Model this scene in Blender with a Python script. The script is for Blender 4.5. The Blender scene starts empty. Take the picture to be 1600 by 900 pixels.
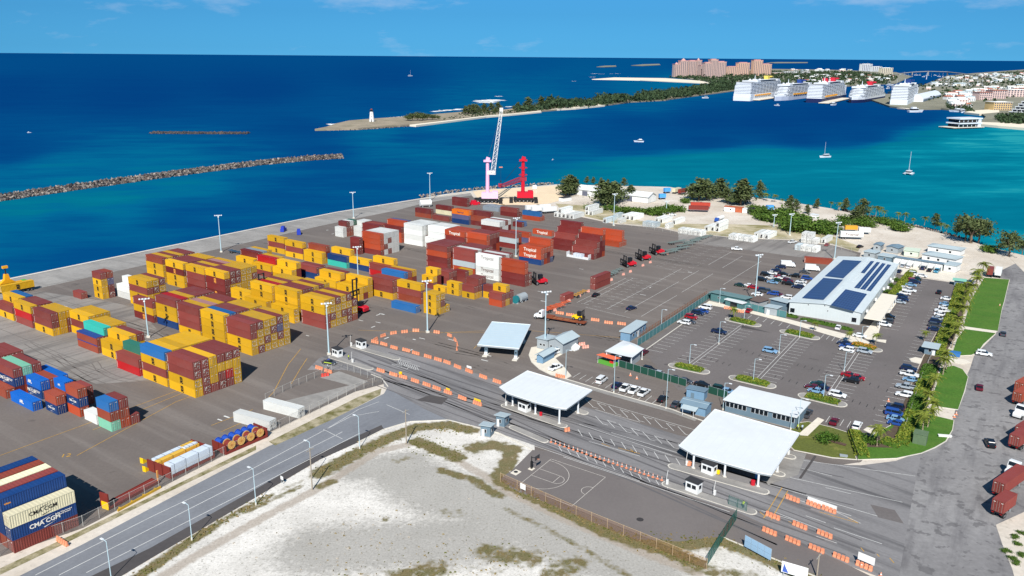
import bpy, bmesh, math, random
import numpy as np
from mathutils import Vector, Matrix
R = math.radians
random.seed(11)
SC = bpy.context.scene
COL = SC.collection
# ------------------------------------------------------------------ camera
FPX, TH, RO, CH = 1310.0, R(15.45), R(0.45), 90.85
cam = bpy.data.objects.new('camera', bpy.data.cameras.new('camera'))
COL.objects.link(cam)
cam.data.sensor_width = 36.0
cam.data.lens = FPX / 1600 * 36.0
cam.data.clip_start = 1.0
cam.data.clip_end = 200000.0
cam.location = (0, 0, CH)
cam.matrix_world = (Matrix.Translation((0, 0, CH)) @ Matrix.Rotation(R(90) - TH, 4, 'X') @ Matrix.Rotation(RO, 4, 'Z'))
SC.camera = cam
# ------------------------------------------------------------------ daylight
SUN_EL, SUN_TO = R(42), R(83.5)          # light travels towards heading SUN_TO on the ground
sx, sy = math.cos(SUN_TO), math.sin(SUN_TO)
w = bpy.data.worlds.new('World'); SC.world = w; w.use_nodes = True
nt = w.node_tree; nt.nodes.clear()
out = nt.nodes.new('ShaderNodeOutputWorld'); bg = nt.nodes.new('ShaderNodeBackground')
sky = nt.nodes.new('ShaderNodeTexSky'); sky.sky_type = 'NISHITA'; sky.sun_disc = False
sky.sun_elevation = SUN_EL; sky.sun_rotation = math.atan2(-sx, -sy) % (2 * math.pi)
sky.altitude = 90; sky.air_density = 1.0; sky.dust_density = 0.0; sky.ozone_density = 5.0
hs = nt.nodes.new('ShaderNodeHueSaturation'); hs.inputs['Saturation'].default_value = 0.30; hs.inputs['Value'].default_value = 1.0
nt.links.new(sky.outputs[0], hs.inputs['Color'])
tint = nt.nodes.new('ShaderNodeMix'); tint.data_type = 'RGBA'; tint.blend_type = 'MULTIPLY'; tint.inputs['Factor'].default_value = 1.0
tint.inputs['B'].default_value = (0.098, 0.45, 0.88, 1)
nt.links.new(hs.outputs[0], tint.inputs['A'])
tc = nt.nodes.new('ShaderNodeTexCoord')
mp = nt.nodes.new('ShaderNodeMapping'); mp.inputs['Scale'].default_value = (12, 12, 42)
nt.links.new(tc.outputs['Generated'], mp.inputs[0])
cn = nt.nodes.new('ShaderNodeTexNoise'); cn.inputs['Scale'].default_value = 1.0; cn.inputs['Detail'].default_value = 7; cn.inputs['Roughness'].default_value = 0.62
nt.links.new(mp.outputs[0], cn.inputs['Vector'])
cn2 = nt.nodes.new('ShaderNodeTexNoise'); cn2.inputs['Scale'].default_value = 0.17; cn2.inputs['Detail'].default_value = 2
nt.links.new(mp.outputs[0], cn2.inputs['Vector'])
cadd = nt.nodes.new('ShaderNodeMath'); cadd.operation = 'MULTIPLY_ADD'; cadd.inputs[1].default_value = 0.9
nt.links.new(cn2.outputs['Fac'], cadd.inputs[0]); nt.links.new(cn.outputs['Fac'], cadd.inputs[2])
ramp = nt.nodes.new('ShaderNodeMapRange'); ramp.inputs['From Min'].default_value = 0.98; ramp.inputs['From Max'].default_value = 1.32
ramp.inputs['To Max'].default_value = 0.55
nt.links.new(cadd.outputs[0], ramp.inputs['Value'])
mixc = nt.nodes.new('ShaderNodeMix'); mixc.data_type = 'RGBA'
nt.links.new(ramp.outputs[0], mixc.inputs['Factor']); nt.links.new(tint.outputs['Result'], mixc.inputs['A'])
mixc.inputs['B'].default_value = (6.2, 7.2, 9.0, 1)
nt.links.new(mixc.outputs['Result'], bg.inputs['Color']); bg.inputs['Strength'].default_value = 0.075
nt.links.new(bg.outputs[0], out.inputs[0])
sun = bpy.data.objects.new('sun', bpy.data.lights.new('sun', 'SUN')); COL.objects.link(sun)
sun.data.energy = 5.0; sun.data.angle = R(0.5); sun.data.color = (1.0, 0.955, 0.89)
sun.rotation_euler = Vector((sx * math.cos(SUN_EL), sy * math.cos(SUN_EL), -math.sin(SUN_EL))).to_track_quat('-Z', 'Y').to_euler()
SC.view_settings.view_transform = 'Standard'; SC.view_settings.look = 'None'
SC.view_settings.exposure = 0.35; SC.view_settings.gamma = 1.0
SC.cycles.max_bounces = 6; SC.cycles.diffuse_bounces = 2; SC.cycles.transparent_max_bounces = 12
# ------------------------------------------------------------------ helpers
def G(px, py, z=0.0):
    """the point of the ground (height z) that a point of the 1600x900 photograph shows"""
    dx, dy = px - 800, py - 450
    c, s = math.cos(RO), math.sin(RO)
    u = c * dx + s * dy; v = -s * dx + c * dy
    X = u / FPX; yc = -v / FPX
    Y = math.cos(TH) + yc * math.sin(TH); Z = -math.sin(TH) + yc * math.cos(TH)
    t = (z - CH) / Z
    return Vector((X * t, Y * t, z))
def P(x, y, z=0.0):
    zc = y * math.cos(TH) - (z - CH) * math.sin(TH); yc = y * math.sin(TH) + (z - CH) * math.cos(TH)
    u = FPX * x / zc; v = -FPX * yc / zc
    c, s = math.cos(RO), math.sin(RO)
    return (800 + c * u - s * v, 450 + s * u + c * v, zc)
def height_at(px, py, ty):
    g = G(px, py); lo, hi = 0.0, 300.0
    for _ in range(40):
        m = (lo + hi) / 2
        if P(g.x, g.y, m)[1] > ty: lo = m
        else: hi = m
    return lo
def heading(a, b):
    A, B = G(*a), G(*b)
    return math.atan2(B.y - A.y, B.x - A.x)
def lin(c):
    c = c / 255.0
    return c / 12.92 if c <= 0.04045 else ((c + 0.055) / 1.055) ** 2.4
def rgb(t): return (lin(t[0]), lin(t[1]), lin(t[2]), 1.0)
MATS = {}
def mat(name, col, rough=0.6, metal=0.0, spec=0.4, var=0.0, scale=0.6, rnd=0.0, dirt=None, dirt_amt=0.35, bump=0.0, stretch=None, coord='Object'):
    """paint, metal, cloth ...: base colour with a grain (var), a per-object shift (rnd) and blotches of dirt"""
    if name in MATS: return MATS[name]
    m = bpy.data.materials.new(name); m.use_nodes = True
    t = m.node_tree; b = t.nodes['Principled BSDF']
    c = rgb(col)
    b.inputs['Base Color'].default_value = c; b.inputs['Roughness'].default_value = rough
    b.inputs['Metallic'].default_value = metal; b.inputs['Specular IOR Level'].default_value = spec
    src = None
    co = t.nodes.new('ShaderNodeTexCoord')
    mpn = t.nodes.new('ShaderNodeMapping'); t.links.new(co.outputs[coord], mpn.inputs[0])
    if stretch: mpn.inputs['Scale'].default_value = stretch[:3]; mpn.inputs['Rotation'].default_value = (0, 0, stretch[3] if len(stretch) > 3 else 0)
    def noise(sc, det=5):
        n = t.nodes.new('ShaderNodeTexNoise'); n.inputs['Scale'].default_value = sc; n.inputs['Detail'].default_value = det; n.inputs['Roughness'].default_value = 0.65
        t.links.new(mpn.outputs[0], n.inputs['Vector']); return n
    if var or rnd or dirt:
        h = t.nodes.new('ShaderNodeHueSaturation'); h.inputs['Color'].default_value = c
        n = noise(scale)
        mr = t.nodes.new('ShaderNodeMapRange'); mr.inputs['From Min'].default_value = 0.25; mr.inputs['From Max'].default_value = 0.75
        mr.inputs['To Min'].default_value = 1 - var; mr.inputs['To Max'].default_value = 1 + var
        t.links.new(n.outputs['Fac'], mr.inputs['Value'])
        last = mr.outputs[0]
        if rnd:
            oi = t.nodes.new('ShaderNodeObjectInfo')
            m2 = t.nodes.new('ShaderNodeMapRange'); m2.inputs['To Min'].default_value = 1 - rnd; m2.inputs['To Max'].default_value = 1 + rnd * 0.5
            t.links.new(oi.outputs['Random'], m2.inputs['Value'])
            mu = t.nodes.new('ShaderNodeMath'); mu.operation = 'MULTIPLY'
            t.links.new(last, mu.inputs[0]); t.links.new(m2.outputs[0], mu.inputs[1]); last = mu.outputs[0]
        t.links.new(last, h.inputs['Value']); src = h.outputs[0]
        if dirt:
            n2 = noise(scale * 0.45 + 0.02, 6)
            m3 = t.nodes.new('ShaderNodeMapRange'); m3.inputs['From Min'].default_value = 0.48; m3.inputs['From Max'].default_value = 0.72; m3.inputs['To Max'].default_value = dirt_amt
            t.links.new(n2.outputs['Fac'], m3.inputs['Value'])
            mx = t.nodes.new('ShaderNodeMix'); mx.data_type = 'RGBA'
            t.links.new(m3.outputs[0], mx.inputs['Factor']); t.links.new(src, mx.inputs['A']); mx.inputs['B'].default_value = rgb(dirt)
            src = mx.outputs['Result']
        t.links.new(src, b.inputs['Base Color'])
    if bump:
        n4 = noise(scale * 6, 4); bp = t.nodes.new('ShaderNodeBump'); bp.inputs['Strength'].default_value = bump; bp.inputs['Distance'].default_value = 0.05
        t.links.new(n4.outputs['Fac'], bp.inputs['Height']); t.links.new(bp.outputs[0], b.inputs['Normal'])
    MATS[name] = m
    return m
class MB:
    """collects shapes and links them as ONE mesh object"""
    def __init__(s): s.v = []; s.f = []; s.m = []; s.mats = []
    def mi(s, m):
        if m not in s.mats: s.mats.append(m)
        return s.mats.index(m)
    def add(s, vs, fs, m):
        o = len(s.v); k = s.mi(m)
        s.v += [tuple(v) for v in vs]; s.f += [tuple(i + o for i in f) for f in fs]; s.m += [k] * len(fs)
    def box(s, c, d, m, rz=0.0, tilt=None):
        x, y, z = d[0] / 2, d[1] / 2, d[2] / 2
        M = Matrix.Rotation(rz, 3, 'Z')
        if tilt: M = M @ Matrix.Rotation(tilt[1], 3, tilt[0])
        vs = [Vector(c) + M @ Vector((a * x, b * y, e * z)) for a in (-1, 1) for b in (-1, 1) for e in (-1, 1)]
        s.add(vs, [(0, 1, 3, 2), (4, 6, 7, 5), (0, 4, 5, 1), (2, 3, 7, 6), (0, 2, 6, 4), (1, 5, 7, 3)], m)
    def prism(s, poly, z0, z1, m, cap=None):
        n = len(poly)
        # poly counter-clockwise seen from above
        vs = [(p[0], p[1], z0) for p in poly] + [(p[0], p[1], z1) for p in poly]
        s.add(vs, [(i, (i + 1) % n, n + (i + 1) % n, n + i) for i in range(n)], m)
        s.add([vs[n + i] for i in range(n)], [tuple(range(n))], cap or m)
        s.add([vs[i] for i in range(n)], [tuple(range(n - 1, -1, -1))], m)
    def extr(s, prof, y0, y1, m, axis='y'):
        """profile in x,z pushed along y (or profile in y,z pushed along x)"""
        n = len(prof)
        f = (lambda p, q: (p[0], q, p[1])) if axis == 'y' else (lambda p, q: (q, p[0], p[1]))
        vs = [f(p, y0) for p in prof] + [f(p, y1) for p in prof]
        fs = [(i, n + i, n + (i + 1) % n, (i + 1) % n) for i in range(n)]
        s.add(vs, fs + [tuple(range(n)), tuple(range(2 * n - 1, n - 1, -1))], m)
    def tube(s, pts, r, m, k=6, r1=None):
        pts = [Vector(p) for p in pts]; n = len(pts); vs = []; fs = []
        for i, p in enumerate(pts):
            d = (pts[min(i + 1, n - 1)] - pts[max(i - 1, 0)]).normalized()
            a = d.orthogonal().normalized() if abs(d.z) > .9 else d.cross(Vector((0, 0, 1))).normalized()
            b = d.cross(a)
            rr = r if r1 is None else r + (r1 - r) * i / (n - 1)
            for j in range(k):
                t = 2 * math.pi * j / k
                vs.append(p + (a * math.cos(t) + b * math.sin(t)) * rr)
        for i in range(n - 1):
            for j in range(k):
                fs.append((i * k + j, i * k + (j + 1) % k, (i + 1) * k + (j + 1) % k, (i + 1) * k + j))
        fs += [tuple(range(k - 1, -1, -1)), tuple(range((n - 1) * k, n * k))]
        s.add(vs, fs, m)
    def disc(s, c, r, h, m, axis='z', k=12):
        d = {'x': Vector((h / 2, 0, 0)), 'y': Vector((0, h / 2, 0)), 'z': Vector((0, 0, h / 2))}[axis]
        s.tube([Vector(c) - d, Vector(c) + d], r, m, k)
    def mesh(s, name):
        me = bpy.data.meshes.new(name); me.from_pydata(s.v, [], s.f)
        for m in s.mats: me.materials.append(m)
        me.polygons.foreach_set('material_index', s.m); me.update()
        return me
    def build(s, name, parent=None, **kw):
        return link(name, s.mesh(name), parent, **kw)
def link(name, me, parent=None, loc=None, rz=None, label=None, cat=None, group=None, kind=None, scale=None):
    o = bpy.data.objects.new(name, me); COL.objects.link(o)
    if parent: o.parent = parent
    if loc is not None: o.location = loc
    if rz is not None: o.rotation_euler = (0, 0, rz)
    if scale is not None: o.scale = scale if hasattr(scale, '__len__') else (scale,) * 3
    if label: o['label'] = label
    if cat: o['category'] = cat
    if group: o['group'] = group
    if kind: o['kind'] = kind
    return o
def thing(name, label, cat, loc=(0, 0, 0), rz=0.0, group=None, scale=None):
    return link(name, None, None, loc, rz, label, cat, group, None, scale)
KIDS = {}
def part(name, me, parent, **kw):
    o = link(name, me, parent, **kw); KIDS.setdefault(parent.name, []).append(o); return o
def dup(root, loc, rz=None, label=None, group=None, scale=None):
    """copy of a thing with copies of its parts and sub-parts"""
    def rec(o, par):
        c = o.copy(); COL.objects.link(c)
        if par: c.parent = par
        for ch in KIDS.get(o.name, []): KIDS.setdefault(c.name, []).append(rec(ch, c))
        return c
    c = rec(root, None); c.location = loc
    if rz is not None: c.rotation_euler = (0, 0, rz)
    if scale is not None: c.scale = scale if hasattr(scale, '__len__') else (scale,) * 3
    if label: c['label'] = label
    if group: c['group'] = group
    return c
ORD = ['first', 'second', 'third', 'fourth', 'fifth', 'sixth', 'seventh', 'eighth', 'ninth', 'tenth', 'eleventh', 'twelfth', 'thirteenth', 'fourteenth', 'fifteenth', 'sixteenth', 'seventeenth', 'eighteenth', 'nineteenth', 'twentieth', 'twenty-first', 'twenty-second', 'twenty-third', 'twenty-fourth', 'twenty-fifth', 'twenty-sixth', 'twenty-seventh', 'twenty-eighth', 'twenty-ninth', 'thirtieth']
def sheet(name, px, m, z=0.0, kind='structure', world=False, label=None):
    """flat sheet from an outline given in photograph points (or world points)"""
    pts = [Vector((p[0], p[1], z)) if world else G(p[0], p[1], z) for p in px]
    bm = bmesh.new(); vs = [bm.verts.new(p) for p in pts]; f = bm.faces.new(vs); f.normal_update()
    if f.normal.z < 0: f.normal_flip()
    bmesh.ops.triangulate(bm, faces=bm.faces[:])
    me = bpy.data.meshes.new(name); bm.to_mesh(me); bm.free(); me.materials.append(m)
    return link(name, me, kind=kind, label=label)
def stripes(name, segs, m, z=0.03, width=0.14, kind='structure'):
    """painted lines: list of polylines in photograph points, optionally (points, width)"""
    mb = MB()
    for sg in segs:
        wd = width
        if isinstance(sg, tuple): sg, wd = sg
        pts = [p if isinstance(p, Vector) else G(p[0], p[1]) for p in sg]
        for a, b in zip(pts, pts[1:]):
            d = (b - a); d.z = 0
            if d.length < 1e-4: continue
            d.normalize(); n = Vector((-d.y, d.x, 0)) * wd / 2
            vs = [a - n, b - n, b + n, a + n]
            mb.add([(v.x, v.y, z) for v in vs], [(0, 1, 2, 3)], m)
    return mb.build(name, kind=kind)
FONTS = {}
def text_mesh(txt, size, m, key, bold=0.0, shear=0.0, extr=0.006, spacing=1.0, line=1.0):
    k = (txt, size, key, bold, shear)
    if k in FONTS: return FONTS[k]
    cu = bpy.data.curves.new('lettering', 'FONT'); cu.body = txt; cu.size = size; cu.align_x = 'CENTER'; cu.align_y = 'CENTER'
    cu.offset = bold; cu.shear = shear; cu.extrude = extr; cu.resolution_u = 2; cu.space_character = spacing; cu.space_line = line
    ob = bpy.data.objects.new('lettering', cu); COL.objects.link(ob)
    me = bpy.data.meshes.new_from_object(ob.evaluated_get(bpy.context.evaluated_depsgraph_get()))
    bpy.data.objects.remove(ob); bpy.data.curves.remove(cu)
    me.materials.clear(); me.materials.append(m); me.name = 'lettering'
    FONTS[k] = me
    return me
def plane_dist(pts, poly):
    """signed distance (positive inside) of Nx2 points to a polygon in world metres"""
    p = np.asarray(pts); q = np.asarray([(v[0], v[1]) for v in poly]); n = len(q)
    d = np.full(len(p), 1e18); ins = np.zeros(len(p), bool)
    for i in range(n):
        a, b = q[i], q[(i + 1) % n]; e = b - a; wv = p - a
        t = np.clip((wv @ e) / max(e @ e, 1e-9), 0, 1)
        d = np.minimum(d, ((wv - t[:, None] * e) ** 2).sum(1))
        c = ((a[1] <= p[:, 1]) & (b[1] > p[:, 1])) | ((b[1] <= p[:, 1]) & (a[1] > p[:, 1]))
        xx = a[0] + (p[:, 1] - a[1]) * e[0] / (e[1] if abs(e[1]) > 1e-9 else 1e-9)
        ins ^= c & (p[:, 0] < xx)
    d = np.sqrt(d)
    return np.where(ins, d, -d)
# ------------------------------------------------------------------ the setting
SEA_Z = -2.0
A_DIR = R(-36.0)                                     # the yard's long axis, down to the right
def ground_mat(name, col, col2, sc=0.03, fine=1.2, spread=0.5, streak=None, streak_col=None, streak_amt=0.5, rough=0.9, fine_amt=0.12, spots=None):
    m = bpy.data.materials.new(name); m.use_nodes = True; t = m.node_tree; b = t.nodes['Principled BSDF']
    b.inputs['Roughness'].default_value = rough; b.inputs['Specular IOR Level'].default_value = 0.25
    co = t.nodes.new('ShaderNodeTexCoord')
    def noise(s, det=6, rot=0.0, st=(1, 1, 1)):
        mp = t.nodes.new('ShaderNodeMapping'); mp.vector_type = 'TEXTURE'; mp.inputs['Rotation'].default_value = (0, 0, -rot); mp.inputs['Scale'].default_value = tuple(1 / q for q in st)
        t.links.new(co.outputs['Object'], mp.inputs[0])
        n = t.nodes.new('ShaderNodeTexNoise'); n.inputs['Scale'].default_value = s; n.inputs['Detail'].default_value = det; n.inputs['Roughness'].default_value = 0.62
        t.links.new(mp.outputs[0], n.inputs['Vector']); return n.outputs['Fac']
    def rng(s, a, bb, lo=0.0, hi=1.0):
        r = t.nodes.new('ShaderNodeMapRange'); r.inputs['From Min'].default_value = a; r.inputs['From Max'].default_value = bb
        r.inputs['To Min'].default_value = lo; r.inputs['To Max'].default_value = hi; t.links.new(s, r.inputs['Value']); return r.outputs[0]
    def mix(f, a, bcol):
        x = t.nodes.new('ShaderNodeMix'); x.data_type = 'RGBA'; t.links.new(f, x.inputs['Factor'])
        if hasattr(a, 'is_linked'): t.links.new(a, x.inputs['A'])
        else: x.inputs['A'].default_value = a
        if hasattr(bcol, 'is_linked'): t.links.new(bcol, x.inputs['B'])
        else: x.inputs['B'].default_value = bcol
        return x.outputs['Result']
    s = mix(rng(noise(sc), 0.5 - spread / 2, 0.5 + spread / 2), rgb(col), rgb(col2))
    if streak:
        f = rng(noise(1.0, 5, streak[2], (streak[0], streak[1], 1)), 0.5, 0.72, 0.0, streak_amt)
        s = mix(f, s, rgb(streak_col))
    if spots:
        s = mix(rng(noise(spots[0], 3), spots[1], spots[1] + 0.05, 0, spots[2]), s, rgb(spots[3]))
    h = t.nodes.new('ShaderNodeHueSaturation'); t.links.new(s, h.inputs['Color'])
    t.links.new(rng(noise(fine, 4), 0.25, 0.75, 1 - fine_amt, 1 + fine_amt), h.inputs['Value'])
    t.links.new(h.outputs[0], b.inputs['Base Color'])
    return m, t, b, (noise, rng, mix, h)
# --- sea
def sea():
    ctl = [(-200,95,.1),(0,95,.12),(0,140,.0),(200,150,0),(400,140,0),(600,120,.04),(0,235,.08),(100,262,.40),(250,256,.40),(400,248,.28),(500,238,.1),(0,285,.34),
        (30,328,.60),(150,311,.55),(300,288,.48),(400,272,.28),(100,347,.28),(300,340,.20),(0,352,.42),(50,372,.3),(150,400,.2),(350,330,.2),(450,300,.2),(550,280,.2),
        (600,230,.34),(700,240,.32),(650,280,.22),(750,262,.3),(480,200,.06),(600,207,.36),(540,185,.2),(700,196,.4),(640,215,.2),(850,183,.36),(1000,169,.36),(700,212,.24),(800,215,.24),
        (900,200,.2),(1000,190,.14),(1100,190,.1),(1200,190,.08),(1300,180,.08),(1000,228,.24),(1100,220,.16),(1250,215,.12),(1350,212,.14),(850,250,.38),(900,280,.5),
        (1000,262,.52),(1050,285,.6),(1100,252,.56),(1200,245,.58),(1200,290,.58),(1300,258,.64),(1300,310,.55),(1400,240,.72),(1500,220,.82),(1580,215,.88),(1480,203,.6),
        (1440,208,.45),(1420,268,.62),(1530,262,.66),(1400,300,.66),(1500,300,.7),(1600,290,.75),(1450,330,.55),(1500,342,.5),(1560,362,.7),(1600,385,.9),(1600,340,.55),
        (600,160,.12),(750,160,.3),(850,150,.34),(800,100,.22),(1000,110,.3),(900,130,.3),(1000,135,.42),(1060,131,.5),(1100,100,.2),(1300,100,.16),(1500,100,.2),(1450,140,.15),(1380,190,.12),(1430,185,.12),(1800,200,.9),(1800,350,.8)]
    C = np.array(ctl, float)
    xs = np.arange(-700, 2301, 12.0); ys = np.concatenate([np.linspace(90.2, 100, 9), np.arange(102, 220, 3.0), np.arange(220, 560, 5.0)])
    V = []; A = []
    edge = np.array([(780,285),(850,266),(950,246),(1000,241),(1150,234),(1345,231),(1430,208),(1500,196),(1700,185)], float)
    for y in ys:
        for x in xs:
            yy = y + (x - 800) * 0.0          # rows follow the picture; the sheet itself is flat
            g = G(x, max(yy, 89.2 + (x - 800) * 0.0079 + 1.2), SEA_Z)
            V.append((g.x, g.y, SEA_Z))
    Vp = np.array([(x, y) for y in ys for x in xs])
    for x, y in Vp:
        d = ((C[:, 0] - x) / 1.0) ** 2 + ((C[:, 1] - y) * 3.6) ** 2
        wgt = 1.0 / (d + 500.0) ** 1.6
        v = (wgt * C[:, 2]).sum() / wgt.sum()
        if x > 760:
            e = np.interp(x, edge[:, 0], edge[:, 1])
            s = np.clip((y - e) / 6.0, -1, 1); v = v + 0.09 * s * min(1, (x - 760) / 200.0)
        A.append(min(1.0, max(0.0, v)))
    nx = len(xs); F = []
    for j in range(len(ys) - 1):
        for i in range(nx - 1):
            F.append((j * nx + i, (j + 1) * nx + i, (j + 1) * nx + i + 1, j * nx + i + 1))
    n0 = len(V)
    for p in ((-120000, -2000), (120000, -2000), (120000, 120000), (-120000, 120000)): V.append((p[0], p[1], SEA_Z - 0.6)); A.append(0.1)
    F.append((n0, n0 + 1, n0 + 2, n0 + 3))
    me = bpy.data.meshes.new('sea'); me.from_pydata(V, [], F)
    at = me.attributes.new('shallow', 'FLOAT', 'POINT'); at.data.foreach_set('value', A)
    m = bpy.data.materials.new('sea_water'); m.use_nodes = True; t = m.node_tree; b = t.nodes['Principled BSDF']
    b.inputs['Roughness'].default_value = 0.32; b.inputs['Specular IOR Level'].default_value = 0.0
    a = t.nodes.new('ShaderNodeAttribute'); a.attribute_name = 'shallow'
    co = t.nodes.new('ShaderNodeTexCoord')
    def noise(s, det, rot, st):
        mp = t.nodes.new('ShaderNodeMapping'); mp.vector_type = 'TEXTURE'; mp.inputs['Rotation'].default_value = (0, 0, -rot); mp.inputs['Scale'].default_value = tuple(1 / q for q in st)
        t.links.new(co.outputs['Object'], mp.inputs[0])
        n = t.nodes.new('ShaderNodeTexNoise'); n.inputs['Scale'].default_value = s; n.inputs['Detail'].default_value = det; n.inputs['Roughness'].default_value = 0.6
        t.links.new(mp.outputs[0], n.inputs['Vector']); return n.outputs['Fac']
    def ma(op, x, y, z=None):
        q = t.nodes.new('ShaderNodeMath'); q.operation = op
        for i, vv in enumerate((x, y, z)):
            if vv is None: continue
            if isinstance(vv, (int, float)): q.inputs[i].default_value = vv
            else: t.links.new(vv, q.inputs[i])
        return q.outputs[0]
    n1 = noise(0.011, 6, -0.15, (1, 2.4, 1)); n2 = noise(0.06, 5, -0.15, (0.6, 2.2, 1)); n3 = noise(0.0022, 4, 0.1, (1, 2.5, 1))
    v = ma('ADD', a.outputs['Fac'], ma('MULTIPLY', ma('SUBTRACT', n1, 0.5), ma('MULTIPLY_ADD', a.outputs['Fac'], 1.0, 0.10)))
    v = ma('ADD', v, ma('MULTIPLY', ma('SUBTRACT', n2, 0.5), ma('MULTIPLY_ADD', a.outputs['Fac'], 0.2, 0.12)))
    v = ma('ADD', v, ma('MULTIPLY', ma('SUBTRACT', n3, 0.5), 0.12))
    cr = t.nodes.new('ShaderNodeValToRGB'); e = cr.color_ramp.elements
    e[0].position = 0.0; e[0].color = rgb((2, 55, 108)); e[1].position = 1.0; e[1].color = rgb((34, 140, 150))
    for p, c in ((0.2, (2, 68, 116)), (0.4, (2, 90, 126)), (0.56, (2, 99, 122)), (0.72, (3, 106, 128)), (0.88, (8, 122, 140))):
        q = e.new(p); q.color = rgb(c)
    t.links.new(v, cr.inputs[0]); t.links.new(cr.outputs[0], b.inputs['Base Color'])
    bp = t.nodes.new('ShaderNodeBump'); bp.inputs['Strength'].default_value = 0.5; bp.inputs['Distance'].default_value = 0.35
    t.links.new(noise(0.22, 5, -0.1, (0.55, 1.6, 1)), bp.inputs['Height']); t.links.new(bp.outputs[0], b.inputs['Normal'])
    me.materials.append(m)
    link('sea', me, kind='structure')
sea()
# --- land
M_SAND, _t, _b, _k = ground_mat('coral_sand', (214, 206, 194), (184, 172, 156), 0.05, 0.9, 0.4, spots=(0.35, 0.62, 0.35, (120, 112, 96)))
M_CONC, *_ = ground_mat('old_concrete', (158, 155, 150), (134, 131, 127), 0.06, 0.7, 0.4, streak=(0.25, 0.03, R(-57)), streak_col=(104, 102, 100), streak_amt=0.6)
M_CURB = mat('kerb_concrete', (205, 200, 188), 0.85, var=0.12, scale=0.8)
land = [Vector((-560, -200, 0))] + [G(*p) for p in ((0,437.5),(400,356),(525,331),(650,311),(700,302.5),(745,297),(800,293.5),(870,288),(960,290),(1045,292),(1100,300),(1200,310),(1300,326),(1370,342),(1440,357),(1500,372),(1540,384),(1600,399),(1700,427),(1900,485))] + [Vector((700, 250, 0)), Vector((700, -300, 0)), Vector((-560, -300, 0))]
mb = MB(); mb.prism(list(reversed(land)), -6, 0.0, M_CONC, M_SAND); mb.build('ground', kind='structure')
M_YARD, *_ = ground_mat('yard_asphalt', (115, 107, 101), (101, 94, 90), 0.022, 1.4, 0.35, streak=(0.012, 0.22, R(36)), streak_col=(132, 125, 119), streak_amt=0.55, fine_amt=0.10, spots=(0.16, 0.66, 0.4, (66, 63, 62)))
M_YARD2, *_ = ground_mat('worn_concrete_yard', (144, 140, 135), (122, 117, 113), 0.03, 1.2, 0.35, streak=(0.22, 0.015, R(36)), streak_col=(88, 85, 83), streak_amt=0.8, fine_amt=0.1)
M_LANE, *_ = ground_mat('lane_asphalt', (138, 136, 136), (118, 116, 116), 0.03, 1.3, 0.4, streak=(0.013, 0.27, R(43.5)), streak_col=(74, 73, 75), streak_amt=0.85, fine_amt=0.1)
M_ROAD, *_ = ground_mat('road_asphalt', (130, 133, 138), (112, 114, 119), 0.05, 1.3, 0.4, streak=(0.02, 0.35, R(-57.5)), streak_col=(134, 137, 142), streak_amt=0.5, fine_amt=0.09)
M_DUST, *_ = ground_mat('dusty_asphalt', (144, 142, 141), (118, 116, 116), 0.035, 0.8, 0.4, streak=(0.03, 0.25, R(-58)), streak_col=(92, 90, 92), streak_amt=0.7, fine_amt=0.16, spots=(0.32, 0.57, 0.6, (88, 86, 87)))
M_LOT, *_ = ground_mat('lot_asphalt', (113, 107, 105), (99, 94, 92), 0.03, 1.5, 0.4, streak=(0.05, 0.16, R(34)), streak_col=(112, 108, 106), streak_amt=0.45, fine_amt=0.12, spots=(0.22, 0.68, 0.5, (58, 56, 56)))
M_COURT, *_ = ground_mat('court_asphalt', (116, 110, 107), (106, 100, 98), 0.05, 1.6, 0.4, fine_amt=0.07, spots=(0.12, 0.69, 0.3, (84, 80, 79)))
M_TAR, *_ = ground_mat('dark_asphalt', (84, 80, 79), (74, 71, 71), 0.06, 1.2, 0.4, fine_amt=0.1)
sheet('asphalt_yard', [(-260,500),(0,441),(400,359),(525,334),(650,314),(735,303.5),(750,318),(850,322),(880,333),(960,350),(1030,356),(1065,364),(1150,372),(1230,375),(1300,383),(1345,395),(1340,412),(1420,432),(1500,443),(1490,470),(1440,560),(1420,610),(1400,660),(1345,722),(1290,730),(1130,860),(1060,846),(990,842),(895,802),(782,747),(800,735),(832,703),(780,660),(650,640),(600,600),(555,612),(418,676),(290,742),(130,825),(0,870),(-260,985)], M_YARD, 0.01)
sheet('quay_apron', [(-300,503),(0,439),(400,357.5),(525,332.5),(650,312.5),(735,301.5),(738,305),(660,318),(618,329),(500,353),(400,376),(67,449),(-300,545)], M_CONC, 0.02)
stripes('quay_edge_kerb', [([(-300,504.5),(0,439),(400,357),(525,332),(650,312),(745,298)], 1.6)], M_CURB, 0.12)
sheet('concrete_yard', [(-260,520),(60,455),(160,470),(215,480),(250,520),(300,560),(300,590),(150,600),(0,560),(-260,600)], M_YARD2, 0.02)
sheet('concrete_bay', [(1060,362),(1150,372),(1230,376),(1300,384),(1340,397),(1330,408),(1250,402),(1150,388),(1060,378)], M_YARD2, 0.025)
sheet('road', [(598,592),(606,604),(600,615),(520,655),(420,697),(300,760),(130,850),(0,915),(-250,1040),(-250,1150),(60,985),(160,918),(240,870),(400,777),(500,718),(560,691),(600,671),(640,659),(690,656),(735,665),(760,650),(700,625)], M_ROAD, 0.02)
sheet('road_shoulder', [(-200,1110),(60,985),(160,918),(240,870),(400,777),(500,718),(560,691),(600,671),(596,664),(556,682),(494,710),(396,766),(235,856),(130,906),(20,975),(-200,1090)], M_TAR, 0.03)
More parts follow.
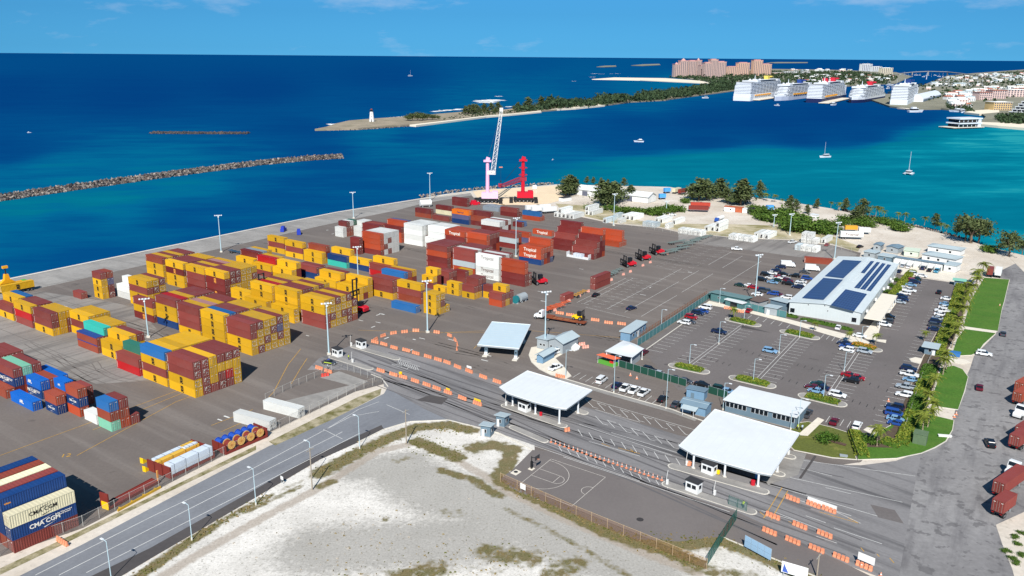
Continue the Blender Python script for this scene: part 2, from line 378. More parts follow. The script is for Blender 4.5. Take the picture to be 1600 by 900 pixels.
sheet('terminal_lanes', [(480,578),(498,560),(560,535),(590,540),(700,568),(790,600),(930,640),(1060,680),(1240,712),(1290,725),(1345,727),(1400,720),(1440,705),(1400,1000),(1370,900),(1330,885),(1200,822),(1150,799),(1000,750),(870,706),(830,694),(780,677),(735,665),(700,656),(665,640),(600,604),(598,592),(540,578)], M_LANE, 0.03)
sheet('shore_road', [(1440,705),(1470,690),(1490,652),(1500,610),(1516,575),(1522,556),(1556,522),(1578,437),(1545,432),(1600,405),(1640,415),(1800,480),(1800,1100),(1390,1100),(1405,900),(1425,780)], M_DUST, 0.035)
sheet('sand_verge', [(1556,820),(1600,800),(1750,750),(1750,1100),(1625,1100),(1600,960),(1582,890),(1566,850)], M_SAND, 0.05)
sheet('car_park', [(1000,545),(1110,466),(1225,497),(1340,530),(1420,432),(1500,443),(1490,470),(1440,560),(1420,610),(1400,660),(1345,690),(1290,662),(1262,660),(1250,640),(1140,612),(1060,610)], M_LOT, 0.025)
sheet('basketball_pad', [(832,703),(800,735),(782,747),(800,764),(895,802),(990,842),(1060,846),(1130,838),(1290,905),(1360,935),(1360,900),(1330,885),(1200,822),(1150,799),(1000,750),(870,706)], M_COURT, 0.04)
sheet('guard_pavement', [(398,630),(460,590),(505,572),(545,580),(596,598),(555,610),(470,652),(420,676),(385,668)], M_YARD, 0.028)
sheet('concrete_slab', [(500,590),(530,580),(575,596),(470,648),(430,630),(546,602),(520,595)], M_CONC, 0.035)
M_WHITEPAV = mat('pale_paving', (216, 208, 192), 0.85, var=0.1, scale=0.5)
def kerbed(name, px, top, kerb=M_CURB, h=0.14, world=None):
    """raised island: concrete kerb all round, the given surface on top"""
    pts = [G(*p) for p in px] if world is None else world
    ar = sum(a.x * b.y - b.x * a.y for a, b in zip(pts, pts[1:] + pts[:1]))
    if ar < 0: pts.reverse()
    mb = MB(); mb.prism(pts, 0, h, kerb)
    c = sum(pts, Vector()) / len(pts)
    inn = [p + (c - p).normalized() * 0.28 for p in pts]
    n = len(inn); mb.add([(p.x, p.y, h + 0.012) for p in inn], [tuple(range(n))], top)
    return mb.build(name, kind='structure')
M_GRASS, *_ = ground_mat('lawn_grass', (62, 102, 32), (82, 116, 42), 0.12, 2.2, 0.5, fine_amt=0.28, streak=(0.1, 0.35, R(30)), streak_col=(88, 108, 46), streak_amt=0.5)
M_GRASS2, *_ = ground_mat('dry_lawn_grass', (100, 108, 44), (86, 92, 48), 0.12, 2.2, 0.5, fine_amt=0.25, spots=(0.3, 0.6, 0.5, (126, 122, 66)))
M_SOIL = mat('planting_soil', (84, 72, 58), 0.95, var=0.25, scale=1.2)
kerbed('lawn', [(1538,434),(1577,437),(1570,470),(1566,483),(1559,518),(1505,511),(1515,470)], M_GRASS)
kerbed('lawn', [(1507,514),(1556,521),(1538,538),(1528,551),(1518,555.5),(1486,557),(1494,530)], M_GRASS)
kerbed('lawn', [(1470,575),(1490,571.5),(1504,577),(1513,589),(1508,612),(1497,641),(1470,637),(1452,632),(1462,600)], M_GRASS)
kerbed('lawn', [(1446,648),(1462,650),(1491,657),(1489,672),(1479,690),(1462,700),(1440,709),(1400,717),(1340,719),(1332,700),(1345,690),(1400,660)], M_GRASS)
kerbed('lawn', [(1240,662),(1262,659),(1300,668),(1328,677),(1334,700),(1339,719),(1300,716),(1240,704),(1225,690)], M_GRASS2)
sheet('planting_bed', [(1497,440),(1520,440),(1502,500),(1492,525),(1473,560),(1460,600),(1440,650),(1405,700),(1345,698),(1395,668),(1420,612),(1442,560),(1490,470)], M_SOIL, 0.17)
sheet('path', [(1505,509.5),(1558,517),(1556,520.5),(1503,513.5)], M_WHITEPAV, 0.19)
sheet('footpath', [(1278,652),(1288,656),(1262,681),(1250,680),(1250,676)], M_WHITEPAV, 0.19)
sheet('pavement', [(1108,470),(1230,498),(1345,528),(1360,535),(1352,540),(1225,503),(1150,484),(1116,478),(1100,476)], M_WHITEPAV, 0.09)
sheet('pavement', [(1345,527),(1420,432),(1428,434),(1376,509),(1370,530),(1385,531),(1384,536),(1345,528)], M_WHITEPAV, 0.10)
sheet('paved_yard', [(1348,395),(1495,424),(1490,440),(1420,430),(1345,412)], M_WHITEPAV, 0.03)
sheet('dark_shore_track', [(1570,395),(1605,402),(1700,430),(1700,470),(1600,425)], M_SAND, 0.05)
# --- the waste lot at the front: sand, gravel, a worn track and patches of grass
def waste_lot():
    poly = [(-100,1100),(60,990),(160,918),(240,870),(400,777),(500,718),(560,691),(600,671),(640,659),(690,656),(735,665),(780,677),(830,694),(832,703),(800,735),(782,747),(800,764),(895,802),(990,842),(1060,846),(1130,838),(1290,905),(1400,960),(1500,1100)]
    W = [G(*p) for p in poly]; xs = [p.x for p in W]; ys = [p.y for p in W]
    st = 0.75; gx = np.arange(min(xs), max(xs), st); gy = np.arange(min(ys), max(ys), st)
    PX, PY = np.meshgrid(gx, gy); pts = np.stack([PX.ravel(), PY.ravel()], 1)
    inside = plane_dist(pts, W)
    grass = np.zeros(len(pts)); track = np.zeros(len(pts)); grey = np.zeros(len(pts))
    def line(arr, px, r, wgt):
        q = [np.array(G(*p)[:2]) for p in px]; d = np.full(len(pts), 1e9)
        if len(q) == 1: d = np.hypot(*(pts - q[0]).T)
        for a, b in zip(q, q[1:]):
            e = b - a; t = np.clip(((pts - a) @ e) / (e @ e), 0, 1); d = np.minimum(d, np.hypot(*(pts - a - t[:, None] * e).T))
        np.maximum(arr, wgt * np.clip(1.5 - d / r, 0, 1), out=arr)
    for px, r, wv in (([(180,925),(240,885),(290,850),(330,825)],1.6,.9),([(330,825),(372,800),(420,775)],1.2,.75),([(420,775),(470,752)],1.0,.5),([(500,740),(560,707),(610,684),(650,668),(700,664),(735,672)],2.6,.95),
                      ([(652,690),(690,705),(715,715)],2.6,.9),([(740,700),(770,695),(800,702)],3.0,.9),([(800,705),(790,730),(780,745)],2.4,.9),([(782,752),(850,785),(900,808),(960,838),(1030,858),(1090,880)],2.0,1.0),
                      ([(990,846),(1060,850),(1130,845),(1190,868),(1290,912)],2.6,1.0),([(1080,885),(1130,895),(1180,905)],2.5,.7),([(690,735),(740,750),(780,775)],1.6,.85),([(560,905),(640,900),(720,890),(800,885),(870,872)],3.0,.38),
                      ([(760,862),(830,872)],3,.75),([(860,900),(900,880)],3,.7),([(620,905),(680,890)],3,.8),([(500,760),(520,752)],1.5,.8),([(600,812)],1.2,.7),([(700,800),(715,803)],2.2,.5),([(620,720),(640,716)],2,.5),([(790,795),(870,835),(930,868),(990,905)],1.1,.6),([(385,800),(470,760)],1.0,.7)):
        line(grass, px, r, wv)
    for px, r in (([(200,935),(300,872),(400,815),(500,762),(590,705),(650,692),(700,712),(760,745),(800,772),(890,815),(1000,862),(1090,895)],1.7),): line(track, px, r, 1.0)
    for px, r in (([(640,745),(690,770),(760,790),(900,850),(1000,890)],9),([(500,860),(620,850),(760,840)],8),([(560,735),(640,720)],5)): line(grey, px, r, 0.9)
    idx = np.full(len(pts), -1); keep = inside > -st; ids = np.nonzero(keep)[0]; idx[ids] = np.arange(len(ids))
    nx = len(gx); F = []
    for j in range(len(gy) - 1):
        for i in range(nx - 1):
            q = (idx[j * nx + i], idx[j * nx + i + 1], idx[(j + 1) * nx + i + 1], idx[(j + 1) * nx + i])
            if min(q) >= 0 and inside[j * nx + i] > 0 : F.append(q)
    rg = np.random.RandomState(3)
    hz = 0.012 + 0.03 * rg.rand(len(ids)) * (grass[ids] + 0.15)
    me = bpy.data.meshes.new('waste_lot'); me.from_pydata([(pts[i, 0], pts[i, 1], hz[k]) for k, i in enumerate(ids)], [], [tuple(int(v) for v in q) for q in F])
    for nm, arr in (('grass', grass), ('track', track), ('grey', grey)):
        a = me.attributes.new(nm, 'FLOAT', 'POINT'); a.data.foreach_set('value', arr[ids].astype(np.float32))
    m, t, b, (noise, rng, mix, h) = ground_mat('waste_sand', (222, 218, 210), (198, 194, 186), 0.09, 2.2, 0.3, fine_amt=0.2)
    src = h.inputs['Color'].links[0].from_socket
    def attr(n):
        a = t.nodes.new('ShaderNodeAttribute'); a.attribute_name = n; return a.outputs['Fac']
    def add(x, y, k):
        q = t.nodes.new('ShaderNodeMath'); q.operation = 'MULTIPLY_ADD'; q.inputs[1].default_value = k
        t.links.new(y, q.inputs[0]); t.links.new(x, q.inputs[2]); return q.outputs[0]
    src = mix(rng(add(attr('grey'), noise(0.9, 6), 1.6), 0.85, 1.5, 0, 0.75), src, rgb((146, 143, 136)))
    src = mix(rng(noise(0.22, 8), 0.52, 0.74, 0, 0.4), src, rgb((156, 153, 146)))
    src = mix(rng(noise(1.6, 4), 0.59, 0.66, 0, 0.65), src, rgb((118, 112, 96)))
    src = mix(rng(add(attr('track'), noise(0.7, 5), 0.8), 0.95, 1.35, 0, 0.75), src, rgb((160, 148, 134)))
    gcol = mix(rng(noise(0.35, 5), 0.38, 0.62), rgb((106, 92, 54)), rgb((90, 88, 46)))
    gcol = mix(rng(noise(3.0, 3), 0.45, 0.7, 0, 0.7), gcol, rgb((134, 122, 88)))
    src = mix(rng(add(attr('grass'), noise(0.55, 7), 1.5), 1.15, 1.5, 0, 0.95), src, gcol)
    t.links.new(src, h.inputs['Color'])
    me.materials.append(m)
    link('waste_lot', me, kind='structure')
waste_lot()
def tufts():
    """low weeds and stones strewn over the waste lot"""
    mb = MB(); rg = random.Random(5); mg = mat('weed_green', (96, 100, 44), 0.9, rnd=0.3); md = mat('weed_brown', (128, 112, 70), 0.9); ms = mat('loose_stone', (168, 160, 148), 0.9)
    def put(n, px, r, mats):
        for _ in range(n):
            k = rg.randrange(len(px) - 1); f = rg.random(); a = G(*px[k]); b = G(*px[k + 1]); p = a.lerp(b, f)
            p.x += rg.gauss(0, r); p.y += rg.gauss(0, r); s = rg.uniform(0.08, 0.28); m = rg.choice(mats)
            for q in range(2):
                t = rg.uniform(0, 6.28); dx, dy = math.cos(t) * s, math.sin(t) * s
                mb.add([(p.x - dx, p.y - dy, 0.02), (p.x + dx, p.y + dy, 0.02), (p.x + dx * .6 + dy * .3, p.y + dy * .6, s * 1.1), (p.x - dx * .7, p.y - dy * .7 + dx * .3, s * .8)], [(0, 1, 2, 3)], m)
    put(420, [(500,740),(560,707),(650,668),(735,672)], 1.3, [mg, md]); put(650, [(782,752),(900,808),(1030,858),(1090,880)], 1.1, [mg, md]); put(350, [(990,846),(1130,845),(1290,912)], 1.4, [mg, md])
    put(320, [(180,925),(330,825),(420,775)], 0.8, [mg, md]); put(260, [(560,905),(720,885),(870,868)], 4, [mg, md, md]); put(130, [(460,860),(600,830),(740,850)], 7, [md, ms]); put(200, [(652,690),(715,715)], 2, [mg])
    mb.build('weeds', kind='stuff', label='low weeds and loose stones on the sandy waste lot')
tufts()
for nm, px in (('verge', [(430,696),(520,655),(594,617),(596,607),(560,620),(480,660),(420,690)]), ('verge', [(100,850),(250,775),(400,703),(400,696),(290,750),(120,832),(0,888),(0,898)])):
    sheet(nm, px, MATS.get('vg') or MATS.setdefault('vg', ground_mat('verge_weeds', (104, 100, 58), (166, 156, 130), 0.35, 2.0, 0.25, fine_amt=0.25)[0]), 0.03)
# --- shore strip: scrub ground behind the yard
M_SCRUB, *_ = ground_mat('scrub_ground', (128, 122, 78), (196, 184, 158), 0.07, 1.2, 0.3, fine_amt=0.2)
sheet('scrub_strip', [(868,318),(930,322),(1000,345),(1060,350),(1130,350),(1200,352),(1280,362),(1345,385),(1340,394),(1300,381),(1230,374),(1150,371),(1065,362),(1030,354),(960,348),(880,331)], M_SCRUB, 0.02)
sheet('beach', [(738,298),(800,294),(870,290),(890,300),(880,312),(850,320),(780,320),(748,312)], mat('beige_sand', (222, 200, 168), 0.95, var=0.12, scale=0.05), 0.03)
# --- islands and the far shore
M_ROCK = mat('island_rock', (150, 138, 118), 0.95, var=0.3, scale=0.05, dirt=(96, 98, 66), dirt_amt=0.6)
M_FARSAND = mat('far_beach_sand', (228, 216, 194), 0.95, var=0.06, scale=0.02)
M_FARLAND = mat('far_ground', (128, 126, 108), 0.95, var=0.3, scale=0.01, dirt=(150, 145, 130), dirt_amt=0.5)
def island(name, px, m, z=0.6, kind='structure'):
    pts = [G(p[0], p[1], SEA_Z) for p in px]
    ar = sum(a.x * b.y - b.x * a.y for a, b in zip(pts, pts[1:] + pts[:1]))
    if ar < 0: pts.reverse()
    mb = MB(); mb.prism(pts, -7, z, m); return mb.build(name, kind=kind)
island('island', [(492,204.5),(510,201),(524,196),(545,191),(580,188),(640,184),(720,177),(790,173),(850,165),(930,158),(1000,151),(1060,144),(1100,136),(1140,129),(1160,141),(1100,149),(1050,155.5),(1040,157.5),(985,160.5),(940,166.5),(880,172),(800,179),(760,182),(700,190),(640,197),(560,203)], M_ROCK, 0.5)
island('beach', [(925,124.5),(960,121.8),(1040,123),(1096,127),(1112,131.5),(1080,130),(1000,126)], M_FARSAND, 0.5)
island('beach', [(860,173.5),(905,166.5),(940,164.5),(945,166.5),(900,171)], M_FARSAND, 0.9)
island('beach', [(640,197.5),(700,190.5),(760,182.8),(800,179.6),(845,175),(846,176.3),(800,180.8),(760,184.2),(700,192),(650,198.4)], M_FARSAND, 0.4)
island('island', [(1050,121),(1100,127),(1120,133),(1150,140),(1230,141),(1400,131),(1425,120),(1400,113.5),(1300,109.5),(1200,108),(1060,113)], M_FARLAND, 1.0)
island('land', [(1345,154),(1365,159),(1390,168),(1425,172),(1470,171.5),(1500,174),(1530,178),(1540,185),(1528,196),(1560,200),(1600,203),(1750,222),(2300,260),(2300,110),(1600,109),(1520,115),(1480,119),(1440,135),(1415,146),(1380,149)], M_FARLAND, 1.0)
island('beach', [(1524,196.5),(1560,200),(1600,203.5),(1750,222),(1750,214),(1600,197),(1560,195),(1530,194)], M_FARSAND, 1.25)
island('beach', [(1506,178),(1522,175),(1560,173),(1561,178),(1530,181)], M_FARSAND, 1.3)
for px in ([(932,105),(945,103.4),(962,102.9),(963,104.6),(945,105.4)], [(986,102.8),(1005,101),(1030,100.2),(1032,102),(1005,103.4)], [(1195,98.3),(1215,97.2),(1262,97.4),(1262,98.6),(1210,99)]):
    island('islet', px, M_FARLAND, 3.0)
# --- breakwaters and surf
def rocks(name, px, n, width, h, lo, hi, cols, seed, label):
    rg = random.Random(seed); mb = MB(); q = [G(p[0], p[1], SEA_Z) for p in px]; L = [0]
    for a, b in zip(q, q[1:]): L.append(L[-1] + (b - a).length)
    for _ in range(n):
        s = rg.random() * L[-1]; k = max(i for i in range(len(L) - 1) if L[i] <= s); a, b = q[k], q[k + 1]
        d = (b - a).normalized(); p = a + d * (s - L[k]); nrm = Vector((-d.y, d.x, 0)); o = rg.uniform(-1, 1)
        p = p + nrm * o * width; z = SEA_Z - 0.3 + h * max(0, 1 - abs(o)) * rg.uniform(0.7, 1.05) + 0.3
        r = rg.uniform(lo, hi); rot = Matrix.Rotation(rg.uniform(0, 6.3), 3, Vector((rg.random(), rg.random(), rg.random())).normalized())
        vs = []
        for v in ((1, 0, 0), (-1, 0, 0), (0, 1, 0), (0, -1, 0), (0, 0, 1), (0, 0, -1)):
            vs.append(Vector((p.x, p.y, z)) + rot @ (Vector(v) * r * rg.uniform(0.65, 1.25)))
        mb.add(vs, [(0, 2, 4), (2, 1, 4), (1, 3, 4), (3, 0, 4), (2, 0, 5), (1, 2, 5), (3, 1, 5), (0, 3, 5)], rg.choice(cols))
    mb.build(name, kind='stuff', label=label)
RK = [mat('rock_%s' % n, c, 0.95, var=0.2, scale=0.4) for n, c in (('pale', (150, 140, 130)), ('grey', (104, 98, 94)), ('dark', (62, 60, 62)), ('brown', (92, 80, 72)))]
rocks('breakwater_rocks', [(-90,323),(0,312.5),(120,295),(250,277),(400,257.5),(480,250),(534,246.5)], 4800, 5.6, 3.6, 0.7, 1.5, RK + [RK[2], RK[1]], 1, 'long breakwater of grey concrete blocks in the blue sea')
rocks('reef_rocks', [(238,208),(300,208.5),(388,208.8)], 700, 9.0, 1.6, 0.9, 1.8, [RK[2], RK[2], RK[3]], 2, 'low dark reef of rocks breaking the sea surface')
rocks('shore_rocks', [(495,204),(560,203),(640,197.5),(700,191)], 260, 4.0, 0.9, 0.6, 1.2, RK, 3, 'rocks along the edge of the lighthouse spit')
rocks('shore_rocks', [(655,309),(700,301),(745,296),(800,292.5),(868,287.5)], 260, 2.5, 1.6, 0.5, 1.0, [RK[0], RK[0], RK[1]], 4, 'boulders along the shore behind the cranes')
rocks('shore_rocks', [(1310,329),(1400,350),(1470,366),(1520,380)], 320, 2.4, 1.8, 0.5, 0.9, [RK[3], RK[1], RK[0]], 6, 'brown boulders along the beach edge')
M_FOAM = mat('white_foam', (236, 240, 240), 0.8, var=0.05)
def surf(px, seed, n=60, r=3.0):
    rg = random.Random(seed); mb = MB(); q = [G(p[0], p[1], SEA_Z) for p in px]
    for _ in range(n):
        k = rg.randrange(len(q) - 1); p = q[k].lerp(q[k + 1], rg.random()); a = r * rg.uniform(.5, 1.6)
        p.x += rg.gauss(0, r); p.y += rg.gauss(0, r * 1.2)
        vs = [(p.x + math.cos(t) * a * 2.2 * rg.uniform(.6, 1), p.y + math.sin(t) * a * rg.uniform(.6, 1), SEA_Z + 0.06 + rg.random() * 0.5) for t in np.linspace(0, 5.6, 7)]
        mb.add(vs, [tuple(range(7))], M_FOAM)
    mb.build('surf_foam', kind='stuff', label='white surf breaking along the shore')
surf([(518,194),(530,194.5),(540,195.5)], 1, 36, 3.5); surf([(612,184),(640,182)], 2, 40, 2.5); surf([(680,174.5),(715,171),(735,171)], 3, 60, 3.5); surf([(752,159),(762,157),(775,156.5),(756,161)], 4, 70, 6.5)
surf([(775,150.5),(778,150.6)], 5, 8, 3); surf([(924,120.5),(929,120.4)], 6, 16, 4); surf([(925,115.3),(932,115)], 7, 14, 4); surf([(934,115.7),(941,115.5)], 8, 10, 4); surf([(957,115.2),(970,115)], 9, 10, 4); surf([(895,127),(899,127)], 10, 8, 3); surf([(790,167.5),(800,166.5)], 11, 16, 2.5)
# ------------------------------------------------------------------ shipping containers
CC = {'Y': ('yellow', (208, 160, 26)), 'M': ('maroon', (132, 62, 56)), 'D': ('dark red', (114, 42, 40)), 'R': ('bright red', (176, 28, 32)), 'N': ('rust brown', (150, 70, 50)),
      'O': ('orange red', (172, 72, 42)), 'B': ('navy blue', (22, 58, 112)), 'b': ('medium blue', (38, 100, 160)), 'T': ('teal', (52, 170, 154)), 'G': ('dark green', (44, 104, 88)),
      'g': ('mint green', (130, 198, 168)), 'W': ('white', (222, 224, 220)), 'L': ('pale grey', (186, 198, 202)), 'C': ('cream', (226, 218, 184)), 'V': ('violet blue', (92, 92, 130)),
      'S': ('silver grey', (142, 154, 164)), 'A': ('azure blue', (16, 92, 178)), 'H': ('bright orange', (232, 118, 26)), 'K': ('faded pink', (178, 128, 124)), 't': ('orange red', (172, 70, 40)), '1': ('white', (222, 224, 220)), '2': ('white', (222, 224, 220)), '3': ('white', (222, 224, 220)), '4': ('white', (222, 224, 220)), 'U': ('rust brown', (150, 70, 50))}
M_ROD = mat('container_steel', (150, 140, 132), 0.5, var=0.1)
M_MARK = mat('container_markings', (228, 224, 214), 0.7)
M_DARKMARK = mat('dark_lettering', (28, 26, 26), 0.7)
M_ORMARK = mat('orange_lettering', (222, 150, 60), 0.7)
M_TARP = mat('blue_tarpaulin', (40, 62, 130), 0.6, var=0.2, scale=0.8)
M_GASKET = mat('container_shadow_gap', (46, 40, 40), 0.8)  # near-black panel behind the doors and on the reefer unit
def paint(k):
    return mat('container_' + CC[k][0].replace(' ', '_'), CC[k][1], 0.55, spec=0.3, var=0.10, scale=0.35, rnd=0.26, dirt=tuple(int(c * .55 + 44) for c in CC[k][1]), dirt_amt=0.6)
CW, CHT = 2.438, 2.591
BODY = {}
def body_mesh(k, L):
    key = (k, L)
    if key in BODY: return BODY[key]
    m = paint(k); mb = MB(); hl, hw, h = L / 2, CW / 2, CHT
    n = 13 if L < 8 else 26; x0, x1 = -hl + .16, hl - .16; p = (x1 - x0) / n; d = 0.05
    for s in (-1, 1):                                   # corrugated long sides
        y = s * (hw - .02); vs = []
        for i in range(n):
            x = x0 + i * p
            for xx, o in ((x, 0), (x + p * .38, 0), (x + p * .5, d), (x + p * .88, d)): vs.append((xx, y - s * o))
        vs.append((x1, y)); q = [(a[0], a[1], z) for a in vs for z in (.15, h - .1)]
        f = [(2 * i, 2 * i + 2, 2 * i + 3, 2 * i + 1) if s < 0 else (2 * i, 2 * i + 1, 2 * i + 3, 2 * i + 2) for i in range(len(vs) - 1)]
        mb.add(q, f, m)
        mb.box((0, s * (hw - .04), .08), (L - .3, .08, .15), m); mb.box((0, s * (hw - .035), h - .06), (L - .3, .07, .12), m)
        for e in (-1, 1): mb.box((e * (hl - .08), s * (hw - .08), h / 2), (.16, .16, h), m)
    nr = 8 if L < 8 else 16; pr = (L - .3) / nr; rv = []   # ribbed roof
    for i in range(nr):
        x = -hl + .15 + i * pr; rv += [(x, h - .035), (x + pr * .42, h - .035), (x + pr * .5, h - .012), (x + pr * .92, h - .012)]
    rv.append((hl - .15, h - .035)); q = [(a[0], yy, a[1]) for a in rv for yy in (-hw + .07, hw - .07)]
    mb.add(q, [(2 * i, 2 * i + 2, 2 * i + 3, 2 * i + 1) for i in range(len(rv) - 1)], m)
    mb.box((-hl + .05, 0, h / 2), (.06, CW - .3, h - .1), m)   # blind end
    for e in (-1, 1):
        mb.box((e * (hl - .06), 0, h - .06), (.12, CW - .3, .11), m); mb.box((e * (hl - .06), 0, .08), (.12, CW - .3, .15), m)
    mb.box((0, 0, .1), (L - .2, CW - .2, .06), m); mb.box((hl - .14, 0, h / 2), (.03, CW - .3, h - .2), M_GASKET)
    BODY[key] = mb.mesh('container_body'); return BODY[key]
DOOR = {}
def door_mesh(k, side, marked):
    key = (k, side, marked)
    if key in DOOR: return DOOR[key]
    m = paint(k); mb = MB(); wd = (CW - .36) / 2; c = side * (wd / 2 + .01)
    mb.box((0, c, CHT / 2), (.05, wd, CHT - .34), m)
    for i in range(3): mb.box((.03, c, .5 + i * .75), (.03, wd - .1, .38), m)
    for o in (-.28, .28): mb.box((.065, c + o * wd, CHT / 2), (.04, .045, CHT - .22), M_ROD)
    if marked:
        rg = random.Random(k + str(side))
        for i in range(13):
            mb.box((.09, c + rg.uniform(-.4, .4) * wd, rg.uniform(.35, 2.3)), (.012, rg.uniform(.10, .34), rg.uniform(.05, .16)), M_MARK if rg.random() < .72 else M_DARKMARK)
        for o in (-.28, .28): mb.box((.075, c + o * wd, 1.15), (.05, .12, .08), M_ROD)
    else: mb.box((.09, c + side * .2, 2.15), (.012, .4, .1), M_MARK)
    DOOR[key] = mb.mesh('container_door'); return DOOR[key]
LOGO = {}
def logo(kind):
    if kind in LOGO: return LOGO[kind]
    rot = Matrix.Rotation(R(90), 4, 'X')
    def tm(txt, size, m, **kw): me = text_mesh(txt, size, m, kind, **kw).copy(); me.transform(rot); return me
    if kind in ('msc', 'mscorange'):
        me = tm('m\nsc', 1.75, M_DARKMARK if kind == 'msc' else M_ORMARK, bold=0.1, line=0.6, spacing=0.85)
    elif kind == 'tropicalwhite': me = tm('Tropical', 2.05, M_MARK, bold=0.05)
    elif kind == 'tropicalgrey': me = tm('Tropical', 2.0, mat('grey_lettering', (126, 116, 112), 0.7), bold=0.02)
    elif kind == 'tropicaldark': me = tm('Tropical', 2.0, mat('brown_lettering', (92, 60, 50), 0.7), bold=0.03)
    elif kind == 'cmawhite': me = tm('CMA CGM', 1.25, M_MARK, bold=0.035)
    elif kind == 'cmablack': me = tm('CMA CGM', 1.15, M_DARKMARK, bold=0.008)
    elif kind == 'better': me = tm('Better Ways Forward\ncustomer focused', .36, M_MARK, bold=0.01)
    elif kind == 'seaboard': me = tm('Seacor', 1.0, M_MARK, bold=0.03, shear=0.2)
    elif kind == 'isl': me = tm('ISLANDS', .5, M_MARK, bold=0.02)
    elif kind == 'apl': me = tm('APL', 1.25, M_MARK, bold=0.07)
    elif kind == 'hapag': me = tm('Hapag-Lloyd', .95, mat('navy_lettering', (30, 44, 90), 0.7), bold=0.03)
    elif kind == 'tolair': me = tm('TOLAIR', .62, M_DARKMARK, bold=0.02)
    elif kind == 'tex': me = tm('TEX', .55, M_MARK, bold=0.02)
    elif kind == 'lease': me = tm('triton', .5, M_ORMARK, bold=0.02)
    LOGO[kind] = me; return me
def swoosh(m):
    key = 'sw' + m.name
    if key not in LOGO:
        mb = MB(); mb.add([(-1.3, 0, -.16), (1.3, 0, .26), (.2, 0, .02), (-1.1, 0, -.3)], [(0, 3, 2, 1)], m); LOGO[key] = mb.mesh('emblem_stroke')
    return LOGO[key]
STOCK = []; FILL = []          # everything that stands in the yard, as plain records
def bay(desc, px, rows, L=12.19, ang=A_DIR, tier=0, left=False, side=-1, row0=0, names=None, gap=0.10, marks=True, group='containers stacked in the yard'):
    """one bay: containers of one length side by side; px = foot of the near corner (right-hand end of the side that faces
    the camera), or of its left-hand end (left=True); tier lifts that point to the top of so many containers"""
    z = tier * CHT
    u = Vector((math.cos(ang), math.sin(ang), 0)); v = Vector((-u.y, u.x, 0))
    g = u * px[1] + v * px[2] if px[0] == 'ab' else G(px[0], px[1], z)
    if left: g = g + u * L
    for r, col in enumerate(rows):
        for t, k in enumerate(col):
            c = g - u * (L / 2) + v * ((CW + gap) * (r + row0) + CW / 2)
            x, y, zz = c.x, c.y, t * CHT
            mk = k in 'yP'; kk = {'y': 'Y', 'P': 'M'}.get(k, k)
            if k == '.': FILL.append((x, y, zz, ang, L, random.choice('YYMM' if any(w in desc for w in ('front', 'middle', 'right block', 'quay block', 'rear', 'back row', 'lamp')) else 'MDDO'))); continue
            STOCK.append(dict(x=x, y=y, z=zz, ang=ang, L=L, k=kk, mk=mk or (not k in 'YMRO' and False), r=r, t=t, top=len(col) - 1, nrow=len(rows), desc=desc, group=group))
def px_check():
    pass
# front line, from the road corner back to the left edge
FL = 'front line'
bay('front line end block by the road', (305.7, 622.2), ['YyPP', 'PPPP', 'MYYY', 'PMYM', 'MRYP', 'yyYP'])
bay('front line second block, blue on top', (261.8, 605), ['YMYb', '...Y', '...Y', '...Y', '...Y', '...Y'])
bay('front line stack with the green box', (218.7, 588.5), ['RM', '..G'])
bay('front line yellow stack left of the green box', (160, 553.8), ['YY', '..Y', '..M'], left=True)
bay('front line stack under the teal box', (153.75, 552.8), ['UU', '.MT', '..Y', '..Y'])
bay('front line stack behind the teal box', (112.5, 518.8), ['YMY', '..Y', '..Y'], left=True)
bay('front line block with two yellow ends', (83.5, 525.7), ['YMM', 'YYY', 'MMY'])
bay('front line stack with red roofs', (51.75, 513.3), ['MRY', '..M', '..M'])
bay('front line stack at the left edge', (21.75, 501.8), ['YM', '..Y', '..b'])
bay('tall lone stack by the quay', (161.25, 468), ['YYYM', 'PDVN'], L=6.06)
bay('small lone box beside the tall stack', (127.5, 468), ['M'], L=6.06)
bay('white boxes behind the lamp stack', (184.2, 463), ['WW', '..W'], left=True)
# middle block K
bay('corner stack behind the lamp mast', (240.9, 504.8), ['DYM'])
bay('tall stack behind the lamp mast', (228.1, 440.1), ['YYMY', '..Py', '..yP'], tier=4)
bay('middle block, blue foot container', (278.3, 515.8), ['BYYM', '...R', '...Y', '...M', '...M', '...M'])
bay('middle block, pink roof bay', (314.0, 529.5), ['YMMM', '...Y', '...K', '...Y', '...M', '...M'])
bay('middle block, blue roof bay', (352.5, 541.5), ['YYYY', '...b', '...M', '...M', '...Y', '...Y'])
bay('middle block, tall right end', (394.2, 556.2), ['YyMM', 'PyyP', 'yPyy', 'yyPy', 'yPVP', 'yyyy'])
# middle block M
bay('right block, end towards the gate', (508.7, 515.2), ['MMyy', 'yPyy', 'yyyP', 'yPyy', 'PPyP', 'NyP'])
bay('right block, second bay', (463.75, 455.5), ['YYYY', '...M', '...M', '...Y', '...M', '...Y'], tier=4)
bay('low yellow stack before the right block', (460, 505.7), ['yy'])
bay('right block, third bay', ('ab', -241.0, 184.4), ['YYYY', '...R', '...Y', '...M', '...Y', '...Y'])
bay('low yellow stack beside the black lift', ('ab', -241.1, 181.6), ['YY'])
bay('low yellow stack left of the black lift', (391.7, 457.7), ['YY'], tier=2)
# back block Q by the quay
bay('quay block, right end', (349.7, 426.5), ['DDDY', 'yyPP', 'yyPP', 'YYyy', 'yyyy', '..PY'], tier=4)
bay('quay block, third bay', (318.2, 419.7), ['DMMY', '...M', '...Y', '...M', '...K', '...Y'], tier=4)
bay('quay block, second bay', (285.2, 412.2), ['YYDY', '...M', '...M', '...M', '...Y', '...Y'], tier=4)
bay('quay block, left end', (253, 404), ['YYYN', '...Y', '...M', '...Y', '...M', '...M'], tier=4)
